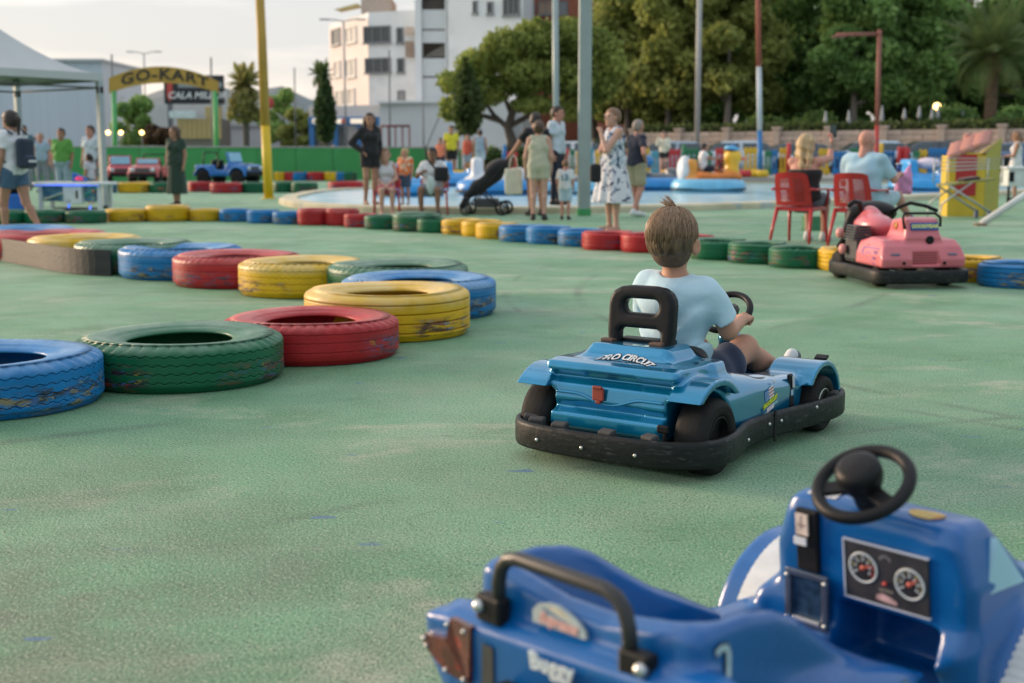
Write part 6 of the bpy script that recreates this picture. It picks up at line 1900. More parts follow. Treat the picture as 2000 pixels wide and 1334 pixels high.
# woman in the patterned dress, hand at her mouth
t, J = person("woman in a navy and white floral dress holding a hand to her mouth", G(1196, 452), -112, 1.70, 1.10, SK1, ('short', 'lightbrown'), female=True,
    pose=dict(el_l=(-.16, .19, 1.12), wr_l=(-.045, .215, 1.375), el_r=(.20, .10, 1.115), wr_r=(.0, .20, 1.14), hp_r=(.09, 0, .92), an_r=(.13, -.02, .085), kn_r=(.12, .01, .5), an_l=(-.12, .0, .085), kn_l=(-.11, .01, .5)),
    clothes=[('tank', FLORAL_T), ('skirt', FLORAL, dict(hem=.40, r=.30, fold=.022))], head=(-4, -12, 0), grip='l')
MB().box((0, 0, 0), (.16, .12, .26), bev=.05).build("handbag", C_BLACK, None)
hb = bpy.data.objects[-1] if False else [o for o in COL.objects if o.name.startswith("handbag")][0]
q = P(1163, 338, 17.6); hb.location = (q.x, 17.6, q.z); tag(hb, "black handbag hanging behind the woman in the floral dress", "handbag")
# bald man in a black polo behind her
person("bald man in a black polo shirt and khaki shorts with his hand on his hip", G(1243, 424), 60, 1.66, 1.08, SK3, ('receding', 'grey'),
    pose=dict(el_r=(.34, -.10, 1.12), wr_r=(.17, .06, .99), an_r=(.13, -.16, .12), kn_r=(.10, .02, .5), an_l=(-.10, .10, .085)), clothes=[('shirt', C_NAVY, dict(sleeve=.62)), ('shorts', C_KHAKI, dict(len=.85))], shoes=S_WHITE, head=(0, -25, 0))
# woman in beige, man in black beyond her
person("woman seen from behind in a beige sleeveless top and beige shorts", G(1052, 430), 6, 1.62, 1.10, SK1, ('bun', 'brown'), female=True,
    pose=dict(el_l=(-.235, .01, 1.08), wr_l=(-.25, .09, .86)), clothes=[('tank', C_BEIGE, dict(hem=-.03)), ('shorts', C_BEIGE, dict(len=.48))], shoes=S_BLACK, head=(-8, 10, 0))
person("tall man in black t-shirt reaching down to the pram handle", G(1046, 421), -20, 1.80, 1.12, SK2, ('short', 'dark'),
    pose=dict(el_l=(-.30, .10, 1.14), wr_l=(-.36, .32, .98)), clothes=[('shirt', C_BLACK), ('shorts', C_GREY, dict(len=.8))], shoes=S_BLACK, head=(8, 20, 0))
# toddler with printed shirt
t, J = person("small boy in a white t-shirt printed with the number 13 and blue shorts", G(1104, 429), 14, .97, 1.15, SK3, ('short', 'lightbrown'),
    pose=dict(head=(0, .01, 1.60), neck=(0, -.01, 1.43)), clothes=[('shirt', C_WHITE, dict(sleeve=.75, hem=-.12)), ('shorts', C_LBLUE, dict(len=.9))], shoes=S_BLACK)
text_part("number_print", "13", .26, cloth("print_teal", (.10, .25, .36)), t, frame((.0, -.175, 1.22), (1, 0, 0), (0, 0, 1)), extrude=.012, bold=.006)
for c in t.children:
    if c.name.startswith("body"):
        pass
# seated pair and the girl in black
SIT = dict(pelvis=(0, -.02, .50), waist=(0, -.03, .64), chest=(0, -.02, .84), neck=(0, .0, 1.01), head=(0, .03, 1.15))
def sit(sw=.165, kx=.11, extra=None, lean=0.0):
    d = dict(SIT)
    for s, n in ((1, 'r'), (-1, 'l')):
        d.update({'sh_' + n: (s * sw, -.02 + lean, .96), 'el_' + n: (s * (sw + .05), .05, .70), 'wr_' + n: (s * .10, .28, .60), 'hp_' + n: (s * .09, .02, .49), 'kn_' + n: (s * kx, .43, .50), 'an_' + n: (s * kx, .40, .085)})
    if lean: 
        d['chest'] = (0, -.02 + lean * .7, .84); d['neck'] = (0, lean, 1.01); d['head'] = (0, .03 + lean, 1.15)
    if extra: d.update(extra)
    return d
person("standing girl in black with long dark hair and a hand on her hip", P(724, 400, 23.3), 150, 1.63, .95, SK2, ('long', 'dark'), female=True,
    pose=dict(el_r=(.33, -.10, 1.15), wr_r=(.19, .07, 1.0), an_l=(-.05, .06, .085), kn_l=(-.08, .04, .5), kn_r=(.10, .05, .52)), clothes=[('shirt', C_BLACK, dict(sleeve=1.5, hem=-.02)), ('shorts', C_BLACK, dict(len=.55))], head=(0, 15, 0))
person("seated woman with short fair hair, pale grey top and pink red shorts", G(756, 418) + Vector((0, -.15, -.02)), 172, 1.60, .98, SK1, ('short', 'lightbrown'), female=True,
    pose=sit(.15, .10, dict(wr_l=(-.02, .26, .59), wr_r=(.03, .27, .58))), clothes=[('tank', C_LGREY, {'leg': 1}), ('shorts', C_PINK, dict(len=.72))], shoes=None, head=(0, -4, 0))
person("seated man in a white t-shirt holding a black bag and plastic bag on his lap", G(846, 419) + Vector((0, -.05, -.02)), 186, 1.62, 1.12, SK4, ('short', 'black'),
    pose=sit(.18, .16, dict(el_r=(.29, .06, .74), wr_r=(.13, .26, .84), el_l=(-.30, .02, .72), wr_l=(-.24, .22, .58))), clothes=[('shirt', C_WHITE, {'leg': 1, 'sleeve': .8}), ('shorts', C_GREY, dict(len=.8))], shoes=S_BLACK, head=(10, 0, 0), grip='r')
person("small child in an orange and yellow striped top between the seated pair", P(792, 400, 23.7), 200, 1.02, 1.1, SK1, ('short', 'blonde'), clothes=[('shirt', STRIPE, dict(sleeve=.6, hem=-.1)), ('shorts', C_DENIM, dict(len=.9))], shoes=S_WHITE, head=(0, 60, 0))
person("man in a bright yellow football shirt and black shorts walking beyond the pool", P(882, 378, 47.2), 175, 1.84, 1.08, SK2, ('short', 'black'), clothes=[('shirt', C_YEL, dict(sleeve=.6)), ('shorts', C_BLACK, dict(len=.8))], shoes=S_WHITE)
person("person in a blue grey vest seen from behind near the coloured fence", P(938, 372, 47.4), 10, 1.70, 1.05, SK2, ('short', 'dark'), clothes=[('tank', C_BGREY, dict(hem=-.12)), ('shorts', C_LBLUE, dict(len=.7))], shoes=S_WHITE)
person("child in an orange vest behind the seated man", P(861, 372, 47.0), 190, 1.40, 1.0, SK2, ('short', 'dark'), clothes=[('tank', C_ORANGE, dict(hem=-.12)), ('shorts', C_NAVY, dict(len=.7))], shoes=S_WHITE)
person("person in red beside the yellow gate post of the play area", P(914, 362, 47.6), 200, 1.55, 1.0, SK1, ('short', 'dark'), clothes=[('tank', cloth("tomato", (.55, .10, .06)), dict(hem=-.12)), ('shorts', C_BGREY, dict(len=.8))], shoes=S_WHITE)
person("man in a white shirt behind the small boy, left of the square grey post", P(1087, 400, 23.2), 120, 1.74, 1.0, SK3, ('short', 'dark'), clothes=[('shirt', cloth("white_blue", (.55, .64, .72)), dict(sleeve=.6)), ('trousers', C_NAVY)], shoes=S_BLACK)
# dark green dress
person("woman in a long dark green dress standing near the red jeeps", G(347, 403), 196, 1.66, 1.12, SK2, ('bob', 'brown'), female=True,
    pose=dict(kn_l=(-.05, .02, .5), an_l=(-.03, .0, .085), an_r=(.03, .03, .085), kn_r=(.05, .02, .5)), clothes=[('shirt', C_DKGREEN, dict(sleeve=.55)), ('skirt', C_DKGREEN, dict(hem=.27, r=.215, fold=.008))], shoes=S_BLACK, head=(0, 40, 0))
# woman with the backpack
bw = G(34, 470)
t, J = person("woman with dark hair, white t-shirt and denim shorts carrying a backpack at the left edge", Vector((bw.x, bw.y, 0)), -62, 1.60, 1.08, SK2, ('tail', 'dark'), female=True,
    pose=dict(kn_r=(.09, -.10, .51), an_r=(.09, -.34, .16), kn_l=(-.09, .12, .5), an_l=(-.09, .10, .085), wr_r=(.20, .10, .88)), clothes=[('shirt', C_WHITE, dict(sleeve=.62, hem=-.08)), ('shorts', C_DENIM, dict(len=.5))], shoes=S_WHITE, head=(0, 0, 0))
def pack(p):
    d = s_box(p, (0, -.235, 1.15), (.12, .075, .20), .06); d = smin(d, s_box(p, (0, -.32, 1.04), (.09, .045, .08), .04), .02); return d
sb = thing("backpack", "navy and teal backpack worn by the woman at the left edge", "backpack", t.location, t.rotation_euler.z, None, t.scale[0])
sdf_part("bag", pack, (-.2, -.42, .86), (.2, -.1, 1.44), .013, cloth("pack_navy", (.015, .030, .055)), sb)
mb = MB()
for s in (-1, 1): mb.tube([(s * .115, -.15, 1.40), (s * .13, -.02, 1.475), (s * .135, .105, 1.34), (s * .15, .10, 1.18), (s * .17, -.06, 1.03)], .017, 6)
mb.build("straps", MATS["cloth_pack_navy"], sb)
MB().box((0, -.368, 1.05), (.13, .012, .03), bev=.004).build("patch", M("patch_white", (.6, .62, .62), .6), sb)
# group near the tent
person("woman in a bright green blouse standing beyond the arcade machine", P(126, 392, 30), 185, 1.66, 1.2, SK2, ('short', 'dark'), clothes=[('shirt', C_GREEN, dict(sleeve=.9)), ('trousers', C_BGREY)], shoes=S_BLACK)
person("man in a pale t-shirt standing beside the tent post", P(183, 392, 30), 200, 1.72, 1.0, SK3, ('short', 'dark'), clothes=[('shirt', cloth("pale_blue", (.52, .58, .64)), dict(sleeve=.6)), ('shorts', C_GREY, dict(len=.85))], shoes=S_WHITE)
person("girl with a dark ponytail looking at the arcade machine", P(178, 404, 28.5), -70, 1.16, 1.0, SK2, ('tail', 'dark'), clothes=[('shirt', cloth("pale_violet", (.55, .53, .60)), dict(sleeve=.6)), ('shorts', C_DENIM, dict(len=.7))], shoes=S_WHITE)
person("man in a blue grey shirt at the left beyond the arcade machine", P(84, 372, 38), 180, 1.72, 1.15, SK3, ('receding', 'grey'), clothes=[('shirt', C_BGREY, dict(sleeve=.6)), ('trousers', C_GREY)], shoes=S_BLACK)
person("dark haired man behind the backpack, left of the group by the tent", P(52, 372, 35), 160, 1.74, 1.05, SK2, ('short', 'black'), clothes=[('shirt', cloth("teal_dark", (.04, .12, .16)), dict(sleeve=.6)), ('trousers', C_GREY)], shoes=S_BLACK)
person("fair haired person half hidden at the left of the group by the tent", P(70, 368, 44), 190, 1.70, 1.1, SK3, ('short', 'lightbrown'), clothes=[('shirt', cloth("grey_green", (.34, .38, .36)), dict(sleeve=.6)), ('trousers', C_GREY)], shoes=S_BLACK)
person("person in a red and white cap beyond the arcade machine", P(102, 366, 46), 185, 1.66, 1.1, SK3, ('short', 'grey'), clothes=[('shirt', cloth("wine", (.25, .06, .08)), dict(sleeve=.6)), ('trousers', C_GREY)], shoes=S_BLACK)
# seated couple in the red chairs: they look away towards the pool
CH1 = G(1578, 478); CH2 = G(1690, 482)
t, J = person("blonde woman in a black strapless top in the left red chair filming with a phone", G(1598, 470) + Vector((-.05, .12, .02)), 20, 1.74, 1.15, SK3, ('wavy', 'blonde'), female=True,
    pose=sit(.165, .10, dict(el_r=(.20, .26, 1.0), wr_r=(.16, .40, 1.22), el_l=(-.16, .20, .80), wr_l=(-.06, .42, .9))), clothes=[('strapless', C_BLACK, {'leg': 1, 'top': .03}), ('shorts', cloth("slate", (.10, .13, .17)), dict(len=.8))], shoes=S_WHITE, head=(8, 18, -6), grip='r')
MB().tube([(.075, -.13, .90), (.085, -.09, 1.02), (.08, .0, 1.04)], .009, 5).build("strap", cloth("mauve", (.22, .10, .14)), t)
t2, J2 = person("bald man in a pale blue t-shirt seated in the right red chair holding a cup", G(1696, 474) + Vector((-.10, .12, .02)), 32, 1.80, 1.2, SK3, None,
    pose=sit(.20, .17, dict(el_r=(.30, .10, .74), wr_r=(.27, .34, .80), an_r=(.30, .66, .30), kn_r=(.22, .44, .56))), clothes=[('shirt', C_SKY, {'leg': 1, 'sleeve': .85}), ('shorts', C_LBLUE, dict(len=.85))], shoes=cloth("shoe_blue", (.06, .12, .24)), head=(10, 12, 0), grip='r')
# far people
person("woman in a cream top and dark shorts lifting her hands beyond the bumper boats", P(1296, 352, 47), -150, 1.64, 1.15, SK1, ('tail', 'brown'), female=True, pose=dict(el_r=(.24, .12, 1.22), wr_r=(.12, .24, 1.46), el_l=(-.24, .1, 1.12), wr_l=(-.1, .26, 1.2)), clothes=[('shirt', C_CREAM, dict(sleeve=1.5)), ('shorts', C_BLACK, dict(len=.5))], shoes=S_WHITE)
person("woman in a white sleeveless dress looking down at the right edge", G(1980, 392), -70, 1.62, 1.0, SK2, ('bob', 'lightbrown'), female=True, pose=dict(el_l=(-.19, .06, 1.12), wr_l=(-.12, .26, 1.10)), clothes=[('tank', C_WHITE), ('skirt', C_WHITE, dict(hem=.62, r=.22))], shoes=S_BLACK, head=(22, 0, 0))
person("tiny far figure in pale blue beyond the green wall", P(652, 330, 66), 180, 1.6, 1.1, SK3, ('short', 'grey'), clothes=[('shirt', cloth("pale_cornflower", (.40, .48, .66)), dict(sleeve=.6)), ('trousers', C_GREY)])
person("tiny far figure by the wall beyond the coloured fence", P(1547, 318, 62), 200, 1.5, 1.1, SK2, ('short', 'dark'), clothes=[('shirt', C_NAVY, dict(sleeve=.6)), ('trousers', C_GREY)])
# ================================================================= red plastic armchairs
RED_P = M("plastic_red", (.48, .022, .026), .38, coat=.25, var=.08, vs=6)
def red_chair(label, rl, hd):
    F = Vector((math.sin(R_(hd)), math.cos(R_(hd)), 0)); R = Vector((math.cos(R_(hd)), -math.sin(R_(hd)), 0))
    c = rl + R * .25 + F * .25
    t = thing("plastic_chair", label, "chair", (c.x, c.y, 0), heading(hd), "red plastic chairs of the seated pair")
    mb = MB(); mb.grid(lambda i, j: Vector(((-.23 + .46 * i / 8), -.20 + .44 * j / 8, .43 - .02 * math.sin(PI * i / 8) * math.sin(PI * j / 8) + .015 * (j / 8))), 9, 9)
    mb.grid(lambda i, j: Vector(((-.23 + .46 * i / 8), -.20 + .44 * j / 8, .415 - .02 * math.sin(PI * i / 8) * math.sin(PI * j / 8) + .015 * (j / 8))), 9, 9, flip=True)
    mb.box((0, .235, .425), (.47, .02, .04), bev=.006).box((0, -.2, .42), (.46, .02, .05), bev=.006)
    for x in (-.232, .232): mb.box((x, .015, .42), (.02, .44, .05), bev=.006)
    mb.build("seat", RED_P, t)
    def bk(u, v, o): return Vector(((-.225 + .45 * u) * (1 - .12 * v ** 3), -.21 - .13 * v - .035 * (1 - (2 * u - 1) ** 2) + o, .46 + .40 * v - .03 * v * (2 * u - 1) ** 4))
    fr = thing("backrest", None, None); fr.parent = t
    m2 = MB()
    for (u0, u1, v0, v1) in ((0, .16, 0, 1), (.84, 1, 0, 1), (.16, .84, .80, 1), (.16, .84, 0, .14), (.44, .56, .14, .80)):
        for o, fl in ((0, False), (.014, True)):
            m2.grid(lambda i, j: bk(u0 + (u1 - u0) * i / 6, v0 + (v1 - v0) * j / 6, o), 7, 7, flip=fl)
    m2.build("back_frame", RED_P, fr)
    for k in range(9):
        v = .165 + .071 * k
        for (u0, u1) in ((.16, .44), (.56, .84)):
            sl = MB(); 
            for o, fl in ((.001, False), (.012, True)): sl.grid(lambda i, j: bk(u0 + (u1 - u0) * i / 4, v + .048 * j, o), 5, 2, flip=fl)
            sl.build("slat", RED_P, fr)
    for s in (-1, 1):
        MB().tube([(s * .215, -.20, .43), (s * .235, -.28, .20), (s * .25, -.33, 0)], .02, 8, radii=[.026, .021, .018]).build("leg", RED_P, t)
        MB().tube([(s * .215, .20, .43), (s * .235, .25, .22), (s * .245, .28, 0)], .02, 8, radii=[.026, .021, .018]).build("leg", RED_P, t)
        m3 = MB(); m3.box((s * .262, -.02, .655), (.055, .46, .022), bev=.008); m3.tube([(s * .262, .19, .655), (s * .258, .24, .61), (s * .24, .225, .44)], .018, 8)
        m3.tube([(s * .262, -.22, .655), (s * .235, -.285, .66)], .018, 8); m3.build("armrest", RED_P, t)
    return t, c, F
ch1, c1, F1 = red_chair("left red plastic armchair with the blonde woman", G(1508, 475), 34)
ch2, c2, F2 = red_chair("right red plastic armchair with the bald man, beside the pink kart", G(1621, 480), 34)
for o in COL.objects:
    if o.get('label', '').startswith("blonde woman"): o.location = (c1.x + .06, c1.y + .05, .0); o.rotation_euler.z = heading(34); BL = o
    if o.get('label', '').startswith("bald man in a pale blue"): o.location = (c2.x + .06, c2.y + .03, -.01); o.rotation_euler.z = heading(36); BM = o
def hand_pt(o, J, n): return Matrix.Translation(o.location) @ Matrix.Rotation(o.rotation_euler.z, 4, 'Z') @ Matrix.Diagonal((o.scale[0],) * 3 + (1,)) @ Vector(J['wr_' + n])
hp_ = hand_pt(BL, J if False else {'wr_r': (.16, .40, 1.22)}, 'r')
ph = thing("phone", "dark phone held up by the blonde woman", "phone", (hp_.x, hp_.y, hp_.z + .06), heading(30))
MB().box((0, .06, .05), (.085, .014, .16), bev=.006).build("case", BLK, ph); MB().box((0, .0515, .05), (.074, .002, .145)).build("screen", M("screen_dark", (.03, .06, .06), .2), ph)
hp_ = hand_pt(BM, {'wr_r': (.27, .34, .80)}, 'r')
cu = thing("paper_cup", "blue paper cup with white rim held by the bald man", "cup", (hp_.x + .02, hp_.y + .08, hp_.z + .02))
MB().lathe([(.026, 0), (.036, .10), (.032, .10), (.024, .01), (0, .01)], 20).build("cup_body", M("cup_blue", (.03, .10, .34), .5), cu)
MB().tube([(.036 * math.cos(2 * PI * i / 20), .036 * math.sin(2 * PI * i / 20), .102) for i in range(20)], .006, 6, closed=True).build("cup_rim", WHT, cu)
pb = thing("cloth_bag", "crumpled pink bag on the lap of the bald man", "bag", (hp_.x + .10, hp_.y + .22, hp_.z - .24))
def pbag(p):
    d = s_box(p, (.02, 0, .12), (.10, .07, .13), .05); d = smin(d, s_cone(p, (.06, 0, .2), (.10, 0, .36), .05, .012), .05); d = smin(d, s_cone(p, (-.05, 0, .2), (-.09, 0, .25), .05, .03), .05)
    return d + .010 * np.sin(38 * p[0] + 20 * p[2]) * np.cos(30 * p[2])
sdf_part("bag", pbag, (-.2, -.14, -.06), (.22, .14, .42), .012, M("cloth_rose", (.62, .26, .46), .75, var=.12, vs=10), pb)
gb = G(1603, 452); t = thing("crate", "small green box on the ground under the left red chair", "crate", (gb.x, gb.y + .4, 0), .3)
MB().box((0, 0, .09), (.30, .22, .18), bev=.012).box((0, 0, .185), (.31, .23, .02), bev=.006).build("box", M("crate_green", (.05, .20, .09), .6), t)

# ================================================================= pink kart
pk = G(1786, 566); PK = thing("go_kart", "pink red go-kart with black handlebars parked by the tyres on the right", "go-kart", (pk.x + .02, pk.y + .62, 0), heading(-8))
PINKM = M("paint_pink", (.62, .15, .175), .34, coat=.4, var=.08, vs=6)
rpk = [(0, -.60), (.28, -.59), (.375, -.53), (.395, -.40), (.36, -.1), (.34, .2), (.37, .48), (.30, .62), (.12, .67)]
rpk = [Vector((a, b, 0)) for a, b in rpk] + [Vector((-a, b, 0)) for a, b in rpk[::-1] if a > 0]
for _ in range(2): rpk = [q for i in range(len(rpk)) for q in (rpk[i] * .75 + rpk[(i + 1) % len(rpk)] * .25, rpk[i] * .25 + rpk[(i + 1) % len(rpk)] * .75)]
def bpk(i, j):
    n_ = len(rpk); tt = (rpk[(i + 1) % n_] - rpk[i - 1]).normalized(); nn = Vector((tt.y, -tt.x, 0))
    o, z = ((-.02, .045), (.014, .045), (.02, .06), (.02, .135), (.014, .15), (-.02, .15), (-.02, .045))[j]
    return rpk[i] + nn * o + Vector((0, 0, z))
MB().grid(bpk, len(rpk), 7, closeu=True).build("bumper", BUMP, PK)
def pkb(p):
    x, y, z = p; ax = np.abs(x)
    low = s_poly2(y, z, [(-.535, .165), (-.545, .235), (-.50, .335), (-.44, .385), (-.20, .40), (-.02, .36), (.0, .17)])
    low = smax(low, ax - (.355 - .30 * np.clip(z - .26, 0, .2)), .03)
    tow = s_poly2(y, z, [(-.44, .30), (-.475, .40), (-.47, .415), (-.425, .545), (-.37, .565), (-.17, .54), (-.10, .40), (-.10, .30)])
    tow = smax(tow, np.abs(x - .02) - (.145 + .25 * np.clip(.45 - z, 0, .1)), .03)
    d = smin(low, tow, .03)
    tank = s_ell(p, (-.10, .22, .47), (.15, .25, .10)); tank = smin(tank, s_ell(p, (-.10, .30, .55), (.07, .12, .08)), .05)
    d = smin(d, tank, .05)
    d = smin(d, s_box(p, (-.06, .10, .26), (.11, .30, .11), .06), .05)
    d = smax(d, -s_box(p, (.02, -.56, .245), (.115, .05, .055), .01), .01)
    d = smax(d, -np.maximum(np.abs(z - .318) - .006, ax - .5) * 1.0 - .004 * (y > -.40) * 0 if False else d, .001)
    return d
PKB = sdf_part("body", pkb, (-.45, -.62, .12), (.45, .58, .68), .009, PINKM, PK)
mb = MB()
for k in range(5): mb.box((.02, -.512, .205 + .02 * k), (.20, .012, .010), bev=.002)
mb.build("grille", M("grille_red", (.33, .05, .06), .5), PK)
X = frame((.03, -.452, .492), (1, 0, 0), (0, .30, 1)) 
MB().box((0, 0, .004), (.235, .062, .008), mat=X, bev=.002).build("banner", M("banner_blue", (.012, .085, .32), .45), PK)
text_part("banner_words", "GOODYEAR", .041, M("banner_yellow", (.72, .70, .18), .5), PK, X @ Matrix.Translation((0, -.001, .0095)), extrude=.001, bold=.0016, shear=.1)
MB().lathe([(.032, 0), (.034, .012), (.020, .016), (0, .008)], 18, Matrix.Translation((.07, -.470, .385)) @ Matrix.Rotation(PI / 2, 4, 'X')).build("exhaust_cap", BLK, PK)
MB().tube([(-.13, -.435, .47), (-.145, -.43, .56), (-.12, -.40, .595), (.14, -.40, .595), (.175, -.43, .56), (.165, -.45, .49)], .011, 8).build("tower_trim", BLK, PK)
for s in (-1, 1):
    MB().box((s * .24, -.534, .275), (.075, .008, .014), rot=(-.3, 0, 0), bev=.003).build("badge_strip", M("badge_blue2", (.10, .16, .24), .4), PK)
    MB().lathe([(.014, 0), (.012, .006), (0, .008)], 12, Matrix.Translation((s * .17, -.546, .205)) @ Matrix.Rotation(PI / 2, 4, 'X')).build("stud", BLK, PK)
o = MB().add([(0, -.14, .372), (0, -.02, .350), (0, -.02, .380), (0, -.14, .402)], [[0, 1, 2, 3]]).build("green_sticker", M("sticker_green", (.10, .42, .14), .5), PK); o.location = (-.36, -.20, -.045); wrap([o], PKB, (1, 0, 0), .003)
PUR = M("sticker_purple", (.16, .08, .34), .5)
mb = MB()
def strip(a, b, w):
    a, b = Vector(a), Vector(b); d = (b - a).normalized(); n_ = Vector((0, -d.z, d.y)) * w; mb.add([a - n_, b - n_, b + n_, a + n_], [[0, 1, 2, 3]])
strip((-.45, -.45, .315), (-.45, -.16, .315), .004); strip((-.45, -.16, .315), (-.45, -.14, .27), .008); strip((-.45, -.14, .27), (-.45, -.40, .185), .005)
for k in range(3): strip((-.45, -.43 + .025 * k, .272), (-.45, -.415 + .025 * k, .296), .005); strip((-.45, -.42 + .025 * k, .225), (-.45, -.405 + .025 * k, .245), .005)
for k in range(3): strip((-.45, -.31 + .04 * k, .272), (-.45, -.285 + .04 * k, .276), .004)
o = mb.build("side_sticker", PUR, PK); wrap([o], PKB, (1, 0, 0), .003)
o = MB().lathe([(.03, 0), (0, .001)], 20, Matrix.Translation((-.4, -.27, .49)) @ Matrix.Rotation(-PI / 2, 4, 'Y')).build("gold_sticker", M("sticker_orange", (.72, .42, .08), .5), PK); wrap([o], PKB, (1, 0, 0), .004)
# dark engine block, fins and front wheels on the left side
mb = MB(); mb.box((-.27, .14, .27), (.15, .26, .22), bev=.04)
mb.build("engine_block", M("engine_dark", (.035, .038, .042), .5, var=.3, vs=10), PK)
for k in range(6): MB().box((-.29, .10 + .0 * k, .36 + .022 * k), (.17 - .01 * k, .20, .011), bev=.003).build("fin", M("engine_fin", (.10, .11, .12), .4, metal=.4), PK)
def pwheel(x, y, r, w, m=RUB):
    t = thing("wheel", None, None); t.parent = PK; t.location = (x, y, r); X_ = Matrix.Rotation((1 if x > 0 else -1) * PI / 2, 4, 'Y')
    MB().lathe([(r * .5, -w / 2), (r * .9, -w / 2), (r, -w * .3), (r, w * .3), (r * .9, w / 2), (r * .5, w / 2)], 28, X_).build("tyre", m, t)
    MB().lathe([(r * .52, w * .45), (r * .2, w * .2), (0, w * .3)], 20, X_).build("hub", M("hub_pink", (.45, .10, .11), .5), t)
for x in (-.27, .27): pwheel(x, -.33, .085, .10)
for x in (-.29, .29): pwheel(x, .44, .12, .10)
# fairing, handlebars, seat pad
def fair(p):
    x, y, z = p
    d = s_ell(p, (-.02, .44, .565), (.215, .15, .105)); d = smax(d, -s_ell(p, (-.02, .34, .50), (.17, .20, .055)), .02)
    d = smin(d, s_cone(p, (-.20, .44, .55), (-.26, .42, .42), .05, .04), .05)
    return d
sdf_part("fairing", fair, (-.5, .2, .38), (.26, .7, .82), .013, BLK, PK)
MB().box((-.02, .33, .50), (.16, .015, .04), rot=(.3, 0, 0), bev=.01).build("dash_plate", M("dash_pale", (.45, .46, .47), .4, var=.3, vs=30), PK)
MB().tube([(.08, .34, .55), (.15, .28, .62), (.22, .22, .655), (.33, .16, .63), (.42, .12, .59)], .016, 8).build("handlebar", BLK, PK)
MB().tube([(-.16, .36, .56), (-.21, .28, .66), (-.28, .24, .665), (-.33, .24, .63)], .022, 8).build("handlebar", BLK, PK)
for x in (-.33, ): MB().tube([(x + .05, .52, .26), (x + .10, .44, .40), (x + .14, .38, .52)], .03, 8).build("fork", BLK, PK)
for (x, y, z) in ((-.37, .30, .40), (-.38, .20, .27)): MB().sphere((x, y, z), (.035, .04, .045), 12, 8).build("lamp_pink", M("lamp_pink", (.66, .26, .24), .4), PK)

# ================================================================= pram, tote bag
pr = G(950, 421); PR = thing("pram", "black pram with hood, parked side-on behind the far tyres", "pram", (pr.x, pr.y + .25, 0), heading(-82))
FB = cloth("pram_black", (.014, .015, .016)); 
def hood(p):      # local: +y is the pram's front (left in the picture)
    x, y, z = p
    d = s_cone(p, (0, .16, .50), (0, -.16, .74), .135, .15); d = smin(d, s_cone(p, (0, .16, .48), (0, .36, .34), .11, .07), .06)
    d = smin(d, s_ell(p, (0, -.17, .83), (.19, .25, .15), (-.5, 0, 0)), .04); d = smax(d, -s_ell(p, (0, .22, .78), (.15, .24, .15)), .03)
    return d
sdf_part("hood", hood, (-.26, -.5, .24), (.26, .52, 1.12), .018, FB, PR)
for s in (-1, 1):
    MB().tube([(s * .22, .36, .10), (s * .22, -.05, .55), (s * .22, -.42, 1.0)], .014, 8).build("frame_tube", BLK, PR)
    MB().tube([(s * .22, -.32, .13), (s * .22, .10, .42)], .014, 8).build("frame_tube", BLK, PR)
MB().tube([(-.22, -.42, 1.0), (-.2, -.46, 1.03), (.2, -.46, 1.03), (.22, -.42, 1.0)], .016, 8).build("handle", BLK, PR)
MB().box((0, .0, .22), (.34, .42, .16), bev=.04).build("basket", cloth("pram_grey", (.06, .06, .065)), PR)
MB().box((0, .40, .22), (.30, .10, .22), rot=(.5, 0, 0), bev=.03).build("footrest", FB, PR)
for (x, y, r) in ((-.23, .34, .11), (.23, .34, .11), (-.25, -.32, .13), (.25, -.32, .13)):
    w_ = thing("wheel", None, None); w_.parent = PR; w_.location = (x, y, r)
    MB().tube([(0, r * .86 * math.cos(2 * PI * i / 24), r * .86 * math.sin(2 * PI * i / 24)) for i in range(24)], r * .16, 8, closed=True).build("tyre", RUB, w_)
    mb = MB(); mb.lathe([(r * .2, -.03), (r * .2, .03)], 10, Matrix.Rotation(PI / 2, 4, 'Y'))
    for k in range(3): a = k * 2 * PI / 3; mb.bar((0, 0, 0), (0, r * .8 * math.cos(a), r * .8 * math.sin(a)), r * .07, 6)
    mb.build("spokes", M("spoke_grey", (.2, .2, .2), .5), w_)
tb_ = P(1003, 352, 21.6); TB = thing("tote_bag", "cream tote bag hanging beside the woman in beige", "bag", (tb_.x, tb_.y, tb_.z - .24))
def tote(p): return s_box(p, (0, 0, .22), (.145, .055, .22), .03) + .006 * np.sin(26 * p[0] + 9 * p[2])
sdf_part("bag", tote, (-.2, -.1, -.04), (.2, .1, .5), .015, C_CREAM, TB)
for y in (-.04, .04): MB().tube([(-.07, y, .43), (-.05, y, .60), (0, y, .66), (.05, y, .60), (.07, y, .43)], .010, 6).build("strap", C_CREAM, TB)
# seated spectators' chairs (thin red tube chairs) and lap bag
for lab, px in (("thin red chair under the seated woman in pink shorts", 757), ("thin red chair under the seated man in a white t-shirt", 850)):
    c_ = G(px, 418); t = thing("plastic_chair", lab, "chair", (c_.x, c_.y - .10, 0), heading(176), "red chairs beyond the far tyres")
    MB().box((0, 0, .42), (.44, .42, .03), bev=.01).build("seat", RED_P, t); MB().box((0, -.23, .66), (.44, .03, .40), rot=(.2, 0, 0), bev=.012).build("backrest", RED_P, t)
    for x in (-.21, .21):
        for y in (-.2, .2): MB().bar((x, y, .42), (x * 1.1, y * 1.15, 0), .016).build("leg", RED_P, t)
        MB().tube([(x * 1.1, -.22, .62), (x * 1.15, .12, .62), (x * 1.1, .2, .42)], .016, 8).build("armrest", RED_P, t)
lb_ = P(862, 340, 23.1); t = thing("shoulder_bag", "black shoulder bag on the lap of the seated man", "bag", (lb_.x, lb_.y, lb_.z - .13), .1)
